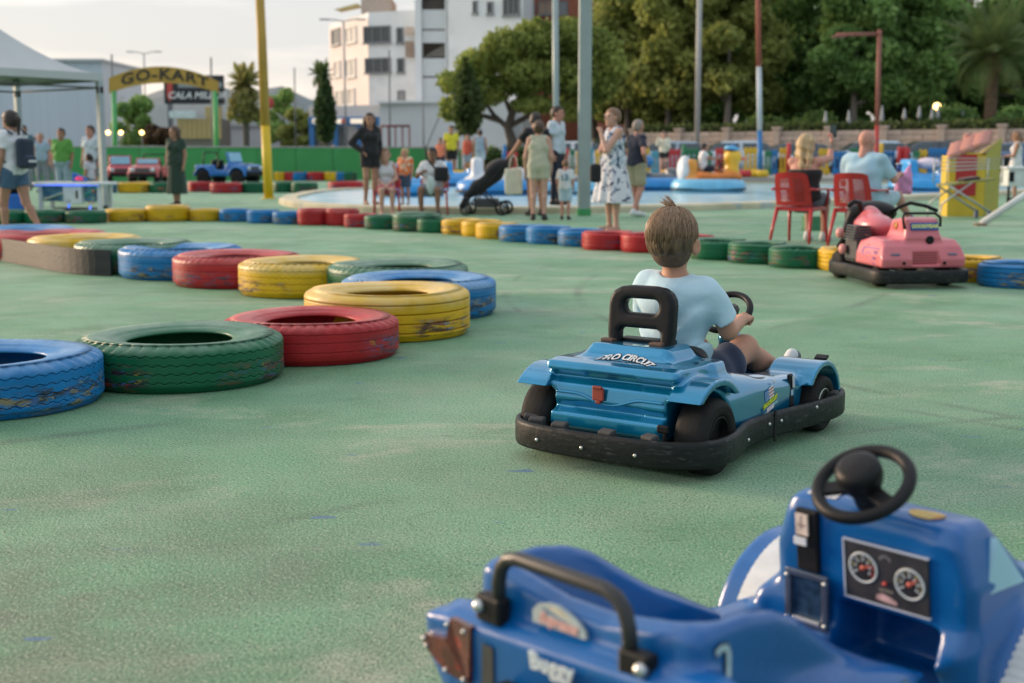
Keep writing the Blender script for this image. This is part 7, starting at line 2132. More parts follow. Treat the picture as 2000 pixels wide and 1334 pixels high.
MB().box((0, 0, .13), (.26, .10, .26), bev=.05).build("bag", C_BLACK, t); MB().tube([(-.1, 0, .22), (-.26, -.02, .40), (-.28, .02, .62)], .018, 6).build("strap", C_BLACK, t)
lb_ = P(842, 362, 22.95); t = thing("plastic_bag", "pale plastic bag hanging from the seated man's lap", "bag", (lb_.x, lb_.y, lb_.z - .15))
sdf_part("bag", lambda p: s_ell(p, (0, 0, .15), (.085, .06, .17)) + .008 * np.sin(50 * p[0] + 20 * p[2]), (-.14, -.1, -.05), (.14, .1, .36), .014, M("film_pale", (.45, .55, .52), .3, var=.1, vs=20), t)

# ================================================================= poles and lamps
def pole(name, label, cat, pts, r, mats, cuts=None, seg=14, square=False):
    """pts base/top; mats for segments split at heights"""
    b_, tp = Vector(pts[0]), Vector(pts[1]); t = thing(name, label, cat, b_)
    zs = [0] + list(cuts or []) + [1]
    for i, m in enumerate(mats):
        a, c = (tp - b_) * zs[i], (tp - b_) * zs[i + 1]
        if square:
            MB().box(((a + c) / 2), (r * 2, r * 2, (c - a).length), bev=.012).build("shaft", m, t)
        else: MB().tube([a, c], r, seg, radii=[r, r * .96]).build("shaft", m, t)
    return t
YELP = M("pole_yellow", (.66, .44, .012), .45, var=.08, vs=2); YELD = M("pole_ochre", (.40, .24, .030), .55, var=.15, vs=2)
yb = G(525, 388); yt = P(505, -60, yb.y); zc_ = P(517, 245, yb.y).z / yt.z
t = pole("yellow_pole", "tall yellow pole with a dull ochre upper half", "pole", (yb, yt), .118, [YELP, YELD], [zc_])
MB().lathe([(.2, 0), (.2, .02), (.12, .03)], 16).build("base_plate", YELP, t)
GRP = M("post_grey", (.30, .36, .35), .45, metal=.2, var=.08, vs=3)
gb_ = G(1141, 421); gt = P(1139, -60, gb_.y + .12); 
t = thing("steel_post", "thick square grey steel post with a green painted foot", "post", (gb_.x, gb_.y + .12, 0))
MB().box((0, 0, gt.z / 2 + .05), (.225, .225, gt.z), bev=.02).build("shaft", GRP, t); MB().box((0, 0, .06), (.245, .245, .12), bev=.01).build("foot", M("foot_green", (.05, .30, .10), .6), t)
def lamp_pole(label, px, pyb, Y, z0, r, m, px_top=None, name="lamp_pole"):
    b_ = P(px, pyb, Y); b_.z = z0; tp = P(px_top or px, -60, Y); return pole(name, label, "pole", (b_, tp), r, [m])
lamp_pole("thin grey pole left of the square grey post", 1087, 320, 47, .3, .115, GRP, 1084)
lamp_pole("thin pale grey pole in front of the hedge, left of the painted pole", 1361, 320, 60, .3, .125, M("pole_pale", (.36, .36, .34), .5), 1367)
b_ = P(1485, 338, 47); b_.z = .3; tp = P(1480, -60, 47); H_ = tp.z - .3
pole("painted_pole", "pole painted blue below, white in the middle and rusty red above", "pole", (b_, tp), .095, [M("pole_blue", (.012, .16, .40), .5), M("pole_white", (.48, .52, .54), .6, var=.15, vs=6, vstretch=(1, 1, .3)), M("pole_rust", (.27, .075, .045), .7, var=.2, vs=4)],
     [(P(1485, 255, 47).z - .3) / H_, (P(1483, 130, 47).z - .3) / H_])
b_ = P(1711, 340, 48); b_.z = .3; tp = P(1718, 58, 48); H_ = tp.z - .3
t = pole("lamp_post", "rust red lamp post with one long arm reaching left", "lamp post", (b_, tp), .085, [M("post_red", (.42, .035, .03), .5), M("post_rustred", (.24, .085, .06), .6, var=.15)], [(P(1713, 245, 48).z - .3) / H_])
e = P(1633, 68, 48) - b_; s_ = P(1716, 66, 48) - b_
MB().tube([s_, e], .065, 10).build("arm", MATS["post_rustred"], t); MB().box(e + Vector((.1, 0, -.07)), (.5, .2, .07), bev=.03).build("lamp_head", M("lamp_rust", (.20, .09, .07), .5), t)
for lab, px, pyt, pa, pb_, Y in (("thin twin-armed street lamp far behind the arch sign", 281, 105, 254, 308, 120), ("thin twin-armed street lamp in front of the white building", 671, 42, 634, 704, 88)):
    b_ = P(px + 5, 290, Y); b_.z = 0; tp = P(px, pyt, Y); m = M("lamp_grey", (.30, .31, .32), .5)
    t = pole("street_lamp", lab, "street lamp", (b_, tp), .07, [m])
    for q in (pa, pb_):
        e = P(q, pyt - 4, Y) - b_; MB().tube([tp - b_, tp.lerp(P(q, pyt - 4, Y), .5) - b_ + Vector((0, 0, .05)), e], .04, 6).build("arm", m, t)
        MB().box(e, (.7, .25, .10), bev=.04).build("lamp_head", m, t)
for lab, px, y0, Y in (("thin mast beside the left arch post", 218, 106, 70), ("thin mast beside the right arch post", 412, 112, 70), ("thin grey mast between the yellow pole and the cypress", 575, 132, 90), ("slim fence mast in front of the white building", 760, 98, 80), ("slim fence mast by the end of the blue shop", 826, 200, 80)):
    b_ = P(px + 2, 290, Y); b_.z = 0; pole("mast", lab, "mast", (b_, P(px, y0, Y)), .05, [M("mast_grey", (.16, .17, .17), .6)])
t = thing("court_fence", "dark red tubular frame of a sports court in front of the annexe", "fence", (P(745, 280, 78).x, 78, 0))
RF = M("frame_darkred", (.18, .04, .045), .6); z1, x1 = P(745, 246, 78).z, P(800, 246, 78).x - P(745, 246, 78).x
MB().bar((0, 0, z1), (x1, 0, z1), .07).build("rail", RF, t)
for k in range(5): MB().bar((x1 * k / 4, 0, 0), (x1 * k / 4, 0, z1), .05).build("fence_post", RF, t)
MB().bar((x1 + .4, 0, .2), (x1 + 1.8, 0, 3.4), .04).build("brace", M("mast_grey", 0), t)
# lit globe lamp in the garden, warm lights far left
LIT = M("lamp_lit", (.9, .6, .3), .5, emit=(1.0, .62, .22), estr=3.5)
q = P(1830, 208, 72); t = thing("garden_lamp", "lit warm globe lamp glowing in front of the dark trees", "lamp", (q.x, 72, 1.9))
MB().sphere((0, 0, q.z - 1.9), .20, 16, 12).build("globe", LIT, t); MB().bar((0, 0, 0), (0, 0, q.z - 2.05), .04).build("stem", M("mast_grey", 0), t)
for i, (px, py) in enumerate(((211, 259), (236, 259), (277, 259))):  # far headlamps, built as globes on stems
    q = P(px, py, 80); t = thing("headlamp", ["lit yellow lamp just right of the tent post", "lit yellow lamp by the left arch post", "lit yellow lamp in front of the dark hedge tree"][i], "lamp", (q.x, 80, 0))
    MB().sphere((0, 0, q.z), .13, 12, 8).build("globe", LIT, t); MB().bar((0, 0, 0), (0, 0, q.z - .1), .03).build("stem", M("mast_grey", 0), t)
for i, (px, py, h) in enumerate(((1612, 242, .85), (1657, 244, 1.0), (1722, 238, 1.1), (1766, 232, .7), (1795, 230, .8), (1820, 232, .7), (1832, 231, 1.0), (1880, 228, .5))):
    q = P(px, py, 66); t = thing("folded_parasol", ["small white folded parasol behind the hedge above the blonde woman", "white folded parasol behind the hedge left of the red lamp post", "white folded parasol just right of the red lamp post", "low white folded parasol, first of the cluster right of the red lamp post",
        "white folded parasol, second of the cluster right of the red lamp post", "short white folded parasol left of the lit lamp", "white folded parasol right under the lit lamp", "tiny white folded parasol under the palm"][i], "parasol", (q.x, 66, 1.9), 0, "white folded parasols behind the hedge")
    z = q.z - 1.9; MB().lathe([(.02, z + h * .75), (.05, z + h * .6), (.10, z + h * .2), (.12, z), (.02, z - .02)], 10).build("canopy", M("parasol_white", (.42, .44, .44), .8), t); MB().bar((0, 0, 0), (0, 0, z + h * .7), .02).build("stem", M("mast_grey", 0), t)

# ================================================================= arch sign and billboard
OCH = M("banner_ochre", (.45, .27, .045), .6, var=.10, vs=1.2); POSTG = M("post_green", (.08, .36, .11), .5)
YA = 58.5
t = thing("arch_sign", "ochre arched go-kart sign on two green posts behind the green wall", "sign", (P(321, 300, YA).x, YA, 0))
ox = t.location.x
def ar(u, v):       # u -1..1, v 0 bottom..1 top (pixels -> metres on the sign plane)
    px = 320 + 107 * u; top = 130 + 26 * u * u + 3.5 * u * 1.0; bot = 162 + 20 * u * u
    return P(px, bot + (top - bot) * v, YA)
def wv(u, v, y): 
    q = ar(u, v); return Vector((q.x - ox, y, q.z))
mb = MB(); K = 24
mb.grid(lambda i, j: wv(-1 + 2 * i / K, j / 2, -.04), K + 1, 3, smooth=False); mb.grid(lambda i, j: wv(-1 + 2 * i / K, j / 2, .04), K + 1, 3, smooth=False, flip=True)
for v in (0, 1): mb.grid(lambda i, j: wv(-1 + 2 * i / K, v, -.04 + .08 * j), K + 1, 2, smooth=False)
mb.build("arch_board", OCH, t)
text_part("sign_words", "GO-KART", 1.0, M("print_dark", (.035, .028, .02), .6), t, Matrix(), extrude=.02, bold=.030, spacing=1.12,
          warp=lambda c: wv(.02 + c.x * .335, .50 + c.y * .92, -.055 - c.z * .3))
for px, m_ in ((222, POSTG), (420, POSTG)):
    a, b2 = P(px + 2, 300, YA), P(px, 178 if px < 300 else 178, YA)
    MB().bar((a.x - ox, .02, 0), (b2.x - ox, .02, b2.z), .115).build("sign_post", m_, t)
YBB = 86
t = thing("billboard", "black roadside billboard with a red arrow behind the arch sign", "billboard", (P(380, 280, YBB).x, YBB, 0)); ox2 = t.location.x
def bb(px, py, y=0.0):
    q = P(px, py, YBB); return Vector((q.x - ox2, y, q.z))
a, c = bb(322, 203), bb(437, 147)
MB().box(((a + c) / 2), (c.x - a.x, .3, c.z - a.z), bev=.03).build("board", M("board_black", (.018, .02, .026), .5), t)
mb = MB(); q = [bb(327, 155), bb(338, 155), bb(338, 188), bb(333, 199), bb(327, 188)]; mb.add([Vector((v.x, -.17, v.z)) for v in q], [[0, 4, 3, 2, 1]]); mb.build("arrow_print", M("print_redorange", (.55, .07, .06), .5), t)
sz = .62; text_part("board_words", "CALA MILLOR", sz, WHT, t, frame(bb(386, 187, -.18), (1, 0, 0), (0, 0, 1)), extrude=.01, bold=.012, shear=.25)
MB().box((bb(392, 166, -.16)), (2.9, .03, .35)).build("board_panel", M("board_grey", (.28, .32, .34), .5), t)
for px in (332, 428): q = bb(px, 203); MB().box((q.x, 0, q.z / 2), (.3, .25, q.z)).build("board_post", M("post_steel", (.17, .19, .21), .5), t)
t = thing("round_sign", "round red advertising sign behind the yellow pole", "sign", (P(522, 200, 75).x, 75, 0)); q = P(522, 201, 75)
MB().lathe([(0, -.05), (.38, -.05), (.38, .05), (0, .05)], 20, Matrix.Translation((0, 0, q.z)) @ Matrix.Rotation(PI / 2, 4, 'X')).build("disc", M("sign_red", (.55, .06, .06), .5), t); MB().bar((0, 0, 0), (0, 0, q.z - .38), .05).build("sign_post", M("mast_grey", 0), t)
# ================================================================= tent and arcade machine
q = G(212, 407); A_ = Vector((q.x, q.y, 0)); fdir = Vector((-.60, -.80, 0)); bdir = Vector((-.80, .60, 0)); S_ = 3.0
TN = thing("gazebo_tent", "white pop-up gazebo tent with grey posts at the left edge", "tent", A_)
CAN = M("canvas_white", (.48, .50, .49), .8, var=.06, vs=1); PSTL = M("tent_post", (.34, .39, .40), .4, metal=.5)
c4 = [Vector((0, 0, 0)), bdir * S_, bdir * S_ + fdir * S_, fdir * S_]; HE = P(205, 148, A_.y).z; HP = HE + 1.0
ctr = (bdir + fdir) * S_ / 2
rf = MB(); Kt = 10
for a, b2 in ((0, 1), (1, 2), (2, 3), (3, 0)):
    def rr_(i, j, a=a, b2=b2):
        e = c4[a].lerp(c4[b2], i / Kt); u = j / Kt; q = e.lerp(ctr, u); q.z = HE + .03 + (HP - HE) * (u ** 1.55) - .05 * math.sin(PI * i / Kt) * (1 - u); return q
    rf.grid(rr_, Kt + 1, Kt + 1)
rf.build("roof", CAN, TN)
for a, b2 in ((0, 1), (1, 2), (2, 3), (3, 0)):
    va, vb = c4[a], c4[b2]; d = (vb - va).normalized(); yaw = math.atan2(d.y, d.x); m_ = (va + vb) / 2
    MB().box((m_.x, m_.y, HE - .03), (S_, .02, .15), rot=(0, 0, yaw)).build("valance", CAN, TN)
    m_ = (va + vb) / 2 + (ctr - (va + vb) / 2).normalized() * .06
    for k, zz in ((0, HE - .10), (1, HE - .24)): MB().box((m_.x, m_.y, zz), (S_ - .1, .03, .035), rot=(0, 0, yaw)).build("truss_bar", M("truss_dark", (.06, .065, .05), .5), TN)
for v in c4:
    vv = v + (ctr - v).normalized() * .07
    MB().box((vv.x, vv.y, HE / 2), (.115, .115, HE), rot=(0, 0, math.atan2(fdir.y, fdir.x)), bev=.008).build("tent_post", PSTL, TN)
    MB().box((vv.x, vv.y, HE - .28), (.13, .13, .14), rot=(0, 0, .64), bev=.02).build("post_slider", M("slider_black", (.02, .02, .02), .5), TN); MB().box((vv.x, vv.y, .03), (.15, .15, .06), rot=(0, 0, .64), bev=.015).build("post_foot", M("slider_black", 0), TN)
q = G(112, 424); AM = thing("arcade_table", "white air hockey arcade table with blue trim under the tent", "arcade machine", (q.x, q.y + 1.0, 0), R_(-10), None, .70)
WPL = M("arcade_white", (.62, .66, .64), .4); BPL = M("arcade_blue", (.012, .12, .45), .35); ABL = M("arcade_art", (.05, .16, .24), .5, var=.5, vs=6, col2=(.20, .34, .22)); GLB = M("arcade_glow", (.1, .2, 1), .5, emit=(.10, .22, 1.0), estr=.5)
def amtop(p): 
    d2 = np.maximum(np.abs(p[0]) - .86, 0) ** 2 + np.maximum(np.abs(p[1]) - .32, 0) ** 2
    return s_ext(np.sqrt(d2) - .14, p[2], .76, .84, .02)
sdf_part("table_top", amtop, (-1.1, -.6, .7), (1.1, .6, .9), .02, WPL, AM)
MB().box((0, -.02, .845), (1.66, .62, .012)).build("play_field", M("field_pale", (.64, .62, .58), .25), AM)
for x in (-.82, .82): MB().box((x, -.28, .41), (.11, .10, .72), bev=.02).build("leg", WPL, AM); MB().box((x, .28, .41), (.11, .10, .72), bev=.02).build("leg", WPL, AM)
MB().box((.12, -.33, .52), (.52, .14, .46), bev=.02).build("cabinet", WPL, AM); MB().box((.25, -.405, .53), (.055, .012, .20), bev=.004).build("coin_door", BLK, AM); MB().box((.02, -.403, .36), (.11, .01, .02)).build("cabinet_print", M("print_grey", (.2, .22, .22), .5), AM)
for x0, x1_ in ((-.76, -.15), (.39, .76)): MB().box(((x0 + x1_) / 2, -.27, .55), (x1_ - x0, .05, .40), bev=.01).build("side_panel", ABL, AM)
MB().bar((-.75, -.31, .38), (-.16, -.31, .58), .03).build("stripe", M("stripe_pale", (.45, .55, .42), .5), AM); MB().bar((.42, -.31, .50), (.76, -.31, .70), .035).build("stripe", M("stripe_teal", (.05, .36, .30), .5), AM); MB().sphere((.66, -.31, .62), .045).build("stripe_dot", M("stripe_orange", (.7, .2, .08), .5), AM)
sdf_part("score_fin", lambda p: smax(s_ext(s_poly2(p[0], p[2], [(-.02, .84), (.0, 1.10), (.12, 1.06), (.34, .97), (.44, .84)]), p[1], -.16, -.08, .02), -1 + 0 * p[0], .01), (-.1, -.24, .8), (.5, 0, 1.16), .013, BPL, AM)
MB().tube([(.10, -.17, .92), (.18, -.17, .97), (.28, -.17, .955), (.32, -.17, .92), (.24, -.17, .90), (.12, -.17, .915)], .014, 6, closed=True).build("fin_print", M("print_hotred", (.75, .05, .10), .4, emit=(1, .05, .1), estr=.4), AM)
for pts in ([(-.9, -.43, .77), (0, -.47, .765), (.9, -.43, .77)],): MB().tube(pts, .022, 6).build("rim_light", GLB, AM)
for x, z in ((-.03, .28), (.55, .20)): MB().bar((x, -.34, z - .10), (x + .03, -.34, z + .04), .03).build("leg_light", GLB, AM)
MB().box((0, .05, .10), (1.2, .4, .16), bev=.05).build("blower_case", BLK, AM)
q = G(6, 426); t = thing("arcade_machine", "blue lit arcade cabinet cut off by the left edge behind the woman", "arcade machine", (q.x, q.y + .9, 0), .3)
MB().box((-.25, 0, .20), (.6, .5, .40), bev=.04).build("cabinet", BPL, t); MB().box((.08, -.1, .22), (.05, .4, .34), rot=(0, -.3, 0), bev=.01).build("side_light", M("side_sky", (.15, .4, .65), .4), t); MB().box((-.25, -.05, .62), (.5, .3, .45), rot=(-.3, 0, 0), bev=.03).build("screen_case", BLK, t)

# ================================================================= ride-on jeeps
def jeep(label, px, pyb, Y, hd, col, glass, s=1.0, roll=True, low=False):
    p_ = P(px, pyb, Y); t = thing("ride_on_jeep", label, "toy jeep", (p_.x, Y, max(0, 0)), heading(hd), "ride-on jeeps by the green wall", s)
    m = M("jeep_" + col[0], col[1], .35, coat=.3, var=.08)
    def jb(p):
        x, y, z = p; ax = np.abs(x)
        side = s_poly2(y, z, [(-1.0, .34), (-1.0, .66), (-.25, .66), (-.20, .50), (.14, .50), (.20, .70), (.30, .72), (.95, .66), (1.0, .58), (1.0, .34), (.55, .30), (-.55, .30)])
        d = smax(side, ax - .44, .05)
        d = smax(d, -s_box(p, (0, -.25, .80), (.36, .52, .36), .05), .03)
        for wy in (-.66, .64):
            c = np.sqrt((y - wy) ** 2 + (z - .27) ** 2)
            d = np.maximum(d, -np.maximum(c - .31, .22 - ax)); f = np.maximum(np.maximum(c - .35, .29 - c), np.maximum(.28 - ax, ax - .52)); d = smin(d, np.maximum(f, .30 - z), .02)
        return d
    sdf_part("body", jb, (-.6, -1.1, .2), (.6, 1.1, .8), .026, m, t)
    ws = 1.06 if not low else .92
    MB().box((0, .24, (.70 + ws) / 2), (.80, .05, ws - .68), rot=(R_(14), 0, 0), bev=.04).build("windscreen_frame", m, t)
    MB().box((0, .275, (.72 + ws) / 2), (.68, .05, (ws - .76)), rot=(R_(14), 0, 0), bev=.03).build("windscreen", glass, t)
    if roll:
        for x in (-.36, .36): MB().bar((x, -.72, .62), (x, -.66, 1.06), .022).build("roll_bar", BLK, t)
        MB().tube([(-.36, -.66, 1.06), (.36, -.66, 1.06)], .022, 8).build("roll_bar", BLK, t)
    for x in (-.18, .18): MB().box((x, -.42, .66), (.26, .10, .34), rot=(-.2, 0, 0), bev=.04).build("seat", BLK, t)
    MB().tube([(-.18 + .13 * math.cos(2 * PI * i / 20), .0 + .05 * math.sin(2 * PI * i / 20), .78 + .11 * math.sin(2 * PI * i / 20)) for i in range(20)], .018, 6, closed=True).build("steering_wheel", BLK, t)
    MB().box((0, 1.03, .38), (.92, .12, .14), bev=.03).build("bumper", BLK, t); MB().box((0, -1.03, .38), (.9, .08, .12), bev=.02).build("bumper", BLK, t)
    MB().box((0, 1.0, .54), (.46, .02, .13), bev=.01).build("grille", M("jeep_grille", (.05, .07, .08), .4, var=.3, vs=30, vstretch=(6, 1, .3)), t)
    for x in (-.33, .33): MB().lathe([(.075, 0), (.075, .03), (0, .05)], 16, Matrix.Translation((x, 1.0, .55)) @ Matrix.Rotation(-PI / 2, 4, 'X')).build("headlight", M("lamp_clear", (.6, .66, .7), .15), t)
    for x in (-.42, .42):
        for y in (-.66, .64):
            w_ = thing("wheel", None, None); w_.parent = t; w_.location = (x, y, .25); X_ = Matrix.Rotation((1 if x > 0 else -1) * PI / 2, 4, 'Y')
            MB().lathe([(.13, -.09), (.22, -.10), (.25, -.06), (.25, .06), (.22, .10), (.13, .09)], 24, X_).build("tyre", RUB, w_); MB().lathe([(.14, .07), (.06, .05), (0, .07)], 16, X_).build("hub", M("hub_grey", (.18, .18, .19), .4), w_)
    return t
GLS = M("jeep_glass", (.25, .52, .66), .12, spec=.7)
REDJ = ("red", (.50, .035, .045)); 
jb_ = jeep("blue ride-on jeep with roll bar seen from its right side", 447, 360, 47, 112, ("blue", (.010, .15, .46)), GLS, 1.12)
MB().box((.06, .70, .695), (.42, .34, .012), rot=(R_(3), 0, .2), bev=.004).build("hood_splash", WHT, jb_)
jeep("red ride-on jeep with blue windscreen behind the tent post", 236, 360, 48, 160, REDJ, GLS, 1.0)
jeep("low red ride-on jeep facing the woman in the dark green dress", 294, 360, 46, 178, ("rosered", (.52, .10, .09)), GLS, 1.05, low=True)

# ================================================================= bumper boats
def boat(label, px, py, Y, hd, ringc, shell, kind, s=1.0):
    p_ = P(px, py, Y); t = thing("bumper_boat", label, "bumper boat", (p_.x, Y, .05), heading(hd), "bumper boats on the pool", s)
    rm = M("ring_" + ringc[0], ringc[1], .35, coat=.2)
    def el(r1, z, rad): return [Vector((.80 * math.cos(2 * PI * i / 40) * r1, 1.0 * math.sin(2 * PI * i / 40) * r1, z)) for i in range(40)]
    MB().tube(el(.82, .20, 0), .20, 12, closed=True).build("float_ring", rm, t)
    MB().tube(el(1.005, .12, 0), .035, 8, closed=True).build("rub_band", BLK, t)
    sm = M("shell_" + shell[0], shell[1], .3, coat=.4)
    def sh(p):
        d = s_ell(p, (0, -.05, .34), (.56, .80, .24)); d = smin(d, s_box(p, (0, -.50, .58), (.34, .14, .34), .10), .10); d = smin(d, s_ell(p, (0, .52, .46), (.30, .24, .22)), .1)
        return smax(d, -s_ell(p, (0, .02, .55), (.30, .38, .26)), .05)
    sdf_part("shell", sh, (-.6, -.9, .1), (.6, .95, 1.0), .032, sm, t)
    MB().tube([(.15 * math.cos(2 * PI * i / 20), .30 + .05 * math.sin(2 * PI * i / 20), .72 + .10 * math.sin(2 * PI * i / 20)) for i in range(20)], .02, 6, closed=True).build("steering_wheel", BLK, t)
    return t
b1 = boat("pale blue bumper boat with an orange duck shaped seat and a boy aboard", 1383, 372, 35, 86, ("sky", (.16, .47, .68)), ("orange", (.72, .29, .03)), 'duck')
DY = M("duck_yellow", (.80, .46, .02), .35, coat=.3); DOr = M("duck_orange", (.72, .20, .03), .4); DBl = M("duck_cap_blue", (.10, .38, .66), .4); DWh = M("duck_white", (.62, .66, .68), .4)
sdf_part("duck_figure", lambda p: smin(smin(s_ell(p, (0, .66, .98), (.22, .24, .25)), s_ell(p, (0, .64, .58), (.20, .20, .30)), .12), s_cone(p, (0, .60, .62), (0, .30, .50), .09, .07), .08), (-.5, .2, .2), (.5, 1.1, 1.4), .03, DY, b1)
MB().sphere((0, .92, .93), (.12, .13, .05), 14, 8).build("duck_bill", M("duck_bill", (.72, .16, .10), .4), b1)
mb = MB(); mb.lathe([(.0, .12), (.17, .10), (.21, .04), (.19, .0), (0, 0)], 18, Matrix.Translation((0, .62, 1.16)) @ Matrix.Rotation(-.15, 4, 'X')); mb.build("duck_cap", DBl, b1)
mb = MB(); mb.lathe([(.18, -.03), (.19, .02)], 18, Matrix.Translation((0, .63, 1.15)) @ Matrix.Rotation(-.15, 4, 'X')); mb.build("cap_band", BLK, b1)
sdf_part("seat_back", lambda p: s_ell(p, (0, -.66, .62), (.34, .20, .40)), (-.5, -1, .1), (.5, -.3, 1.1), .03, DWh, b1)
for s in (-1, 1): MB().tube([(s * .44, -.4, .50), (s * .46, .1, .44), (s * .36, .55, .48), (s * .30, .80, .44)], .10, 8).build("duck_leg", DOr, b1)
person("dark haired boy in a white t-shirt riding the duck bumper boat", (b1.location.x - .14, 35, .30), 86, 1.45, 1.05, SK2, ('short', 'black'), pose=sit(.165, .10, dict(el_r=(.22, .20, .80), wr_r=(.12, .48, .80), el_l=(-.22, .20, .80), wr_l=(-.12, .48, .80), an_r=(.1, .7, .3), an_l=(-.1, .7, .3))), clothes=[('shirt', C_WHITE, {'leg': 1}), ('shorts', C_NAVY, dict(len=.7))])
b2 = boat("blue bumper boat with white and blue oval shell behind the man in black", 1278, 368, 37, 75, ("blue", (.02, .24, .58)), ("dark", (.05, .07, .09)), '')
MB().sphere((0, -.45, .86), (.40, .16, .28), 18, 10).build("oval_shell", M("shell_white", (.66, .68, .70), .35), b2); MB().sphere((.16, -.45, .86), (.30, .34, .20), 18, 10).build("oval_panel", M("shell_panel", (.02, .20, .48), .35), b2); MB().sphere((.25, -.50, .84), (.14, .31, .12), 12, 8).build("pink_flash", M("flash_pink", (.60, .12, .42), .4), b2)
boat("blue bumper boat with a white shell behind the pram", 972, 376, 33, 85, ("blue", (.02, .24, .58)), ("white", (.62, .66, .68)), '', 1.05)
boat("blue bumper boat between the two seated spectators", 800, 376, 32, 70, ("azure", (.02, .30, .66)), ("blue", (.03, .30, .62)), '', .9)
b5 = boat("bright blue bumper boat with a pink and white shell by the yellow playhouse", 1806, 362, 36, 80, ("azure", (.02, .30, .66)), ("azure", (.02, .30, .66)), '')
MB().sphere((.05, .05, .80), (.28, .36, .16), 16, 10).build("shell_top", M("shell_pinkwhite", (.70, .58, .66), .4, var=.25, vs=3), b5)
boat("blue bumper boat moored at the far side near the yellow gate post", 895, 352, 42, 60, ("blue", (.02, .24, .58)), ("azure", (.02, .30, .66)), '', .9)
boat("bumper boat with a black and white shell behind the small boy", 1120, 375, 33, 100, ("sky", (.16, .47, .68)), ("dark", (.05, .07, .09)), '', .9)

# ================================================================= play fence beyond the pool
FC = {'r': M("fence_red", (.50, .030, .035), .45), 'y': M("fence_yellow", (.66, .42, .02), .45), 'b': M("fence_blue", (.012, .17, .44), .45), 'g': M("fence_green", (.015, .17, .07), .45), 'w': M("fence_white", (.6, .63, .64), .5), 't': M("fence_teal", (.05, .30, .40), .5)}
YF = 51.0
PF = thing("play_fence", "low toy fence of red, yellow, blue and green panels round the play area", "fence", (0, YF, .3))
panels = [(880, 905, 'g'), (905, 930, 'y'), (985, 1012, 'r'), (1095, 1112, 'r'), (1112, 1124, 'g'), (1124, 1142, 'y'), (1142, 1160, 't'), (1160, 1185, 'y'), (1185, 1222, 'b'), (1248, 1270, 'y'), (1270, 1288, 't'), (1288, 1330, 'r'), (1336, 1368, 'g'), (1368, 1392, 'g'),
          (1394, 1412, 'r'), (1412, 1430, 'y'), (1434, 1450, 'b'), (1450, 1478, 'y'), (1490, 1506, 'g'), (1506, 1522, 'b'), (1522, 1539, 'y'), (1546, 1566, 'g'), (1566, 1590, 'b'), (1600, 1625, 'y'), (1625, 1655, 'b'), (1655, 1690, 'g'), (1692, 1706, 'b'), (1726, 1752, 'b'), (1752, 1776, 'r'),
          (1778, 1794, 'g'), (1794, 1814, 'y'), (1814, 1852, 'b'), (1852, 1880, 'g')]
for i, (xa, xb, c) in enumerate(panels):
    a, b2 = P(xa + 1, 320, YF).x, P(xb - 1, 320, YF).x; w_ = b2 - a
    h_ = 1.02 + .08 * math.sin(i * 2.3)
    pn = thing("fence_panel", None, None); pn.parent = PF; pn.location = ((a + b2) / 2, .25 * math.sin(i * 1.7), 0)
    for z in (.16, h_ * .86): MB().box((0, 0, z), (w_, .07, .20), bev=.02).build("rail", FC[c], pn)
    npk = max(2, int(w_ / .16))
    pm_ = MB().box((0, .01, h_ * .5), (w_ / npk * .58, .05, h_), bev=.015).mesh("picket", FC[c])
    for k in range(npk): o = link("picket", pm_, pn); o.location = (-w_ / 2 + w_ * (k + .5) / npk, 0, 0)
for px, c, y0 in ((985, 'b', 283), (912, 'y', 284), (1336, 'g', 282), (1432, 'b', 281), (1541, 'r', 279), (1700, 'g', 280), (1722, 'y', 279), (1757, 'r', 286), (1769, 'r', 286)):
    q = P(px, y0, YF - .3); h_ = q.z - .3
    MB().tube([(q.x, -.3, 0), (q.x, -.3, h_ - .05), (q.x, -.3, h_)], .085, 10, radii=[.085, .085, .05]).build("fence_post", FC[c], PF)
for lab, xa, xb, py, c, Y in (("dark red bumper log on the far pool edge behind the duck boat", 1437, 1467, 340, 'r', 46.7), ("yellow bumper log on the far pool edge beside a dark red one", 1466, 1499, 340, 'y', 46.7), ("red bumper log left of the duck boat", 1318, 1346, 337, 'r', 46.9), ("yellow bumper log left of the duck boat beside a red one", 1292, 1320, 337, 'y', 46.9),
                              ("yellow bumper log beyond the pram", 885, 928, 331, 'y', 46.9), ("yellow bumper log beyond the left red chair", 1478, 1500, 342, 'y', 46.5)):
    a, b2 = P(xa, py, Y), P(xb, py, Y); mb = MB()
    mb.tube([(a.x, Y, .42), (a.x + .03, Y, .42), (b2.x - .03, Y, .42), (b2.x, Y, .42)], .13, 12, radii=[.09, .13, .13, .09]); o = mb.build("bumper_log", FC[c]); tag(o, lab, "bumper log", "bumper logs on the pool edge")

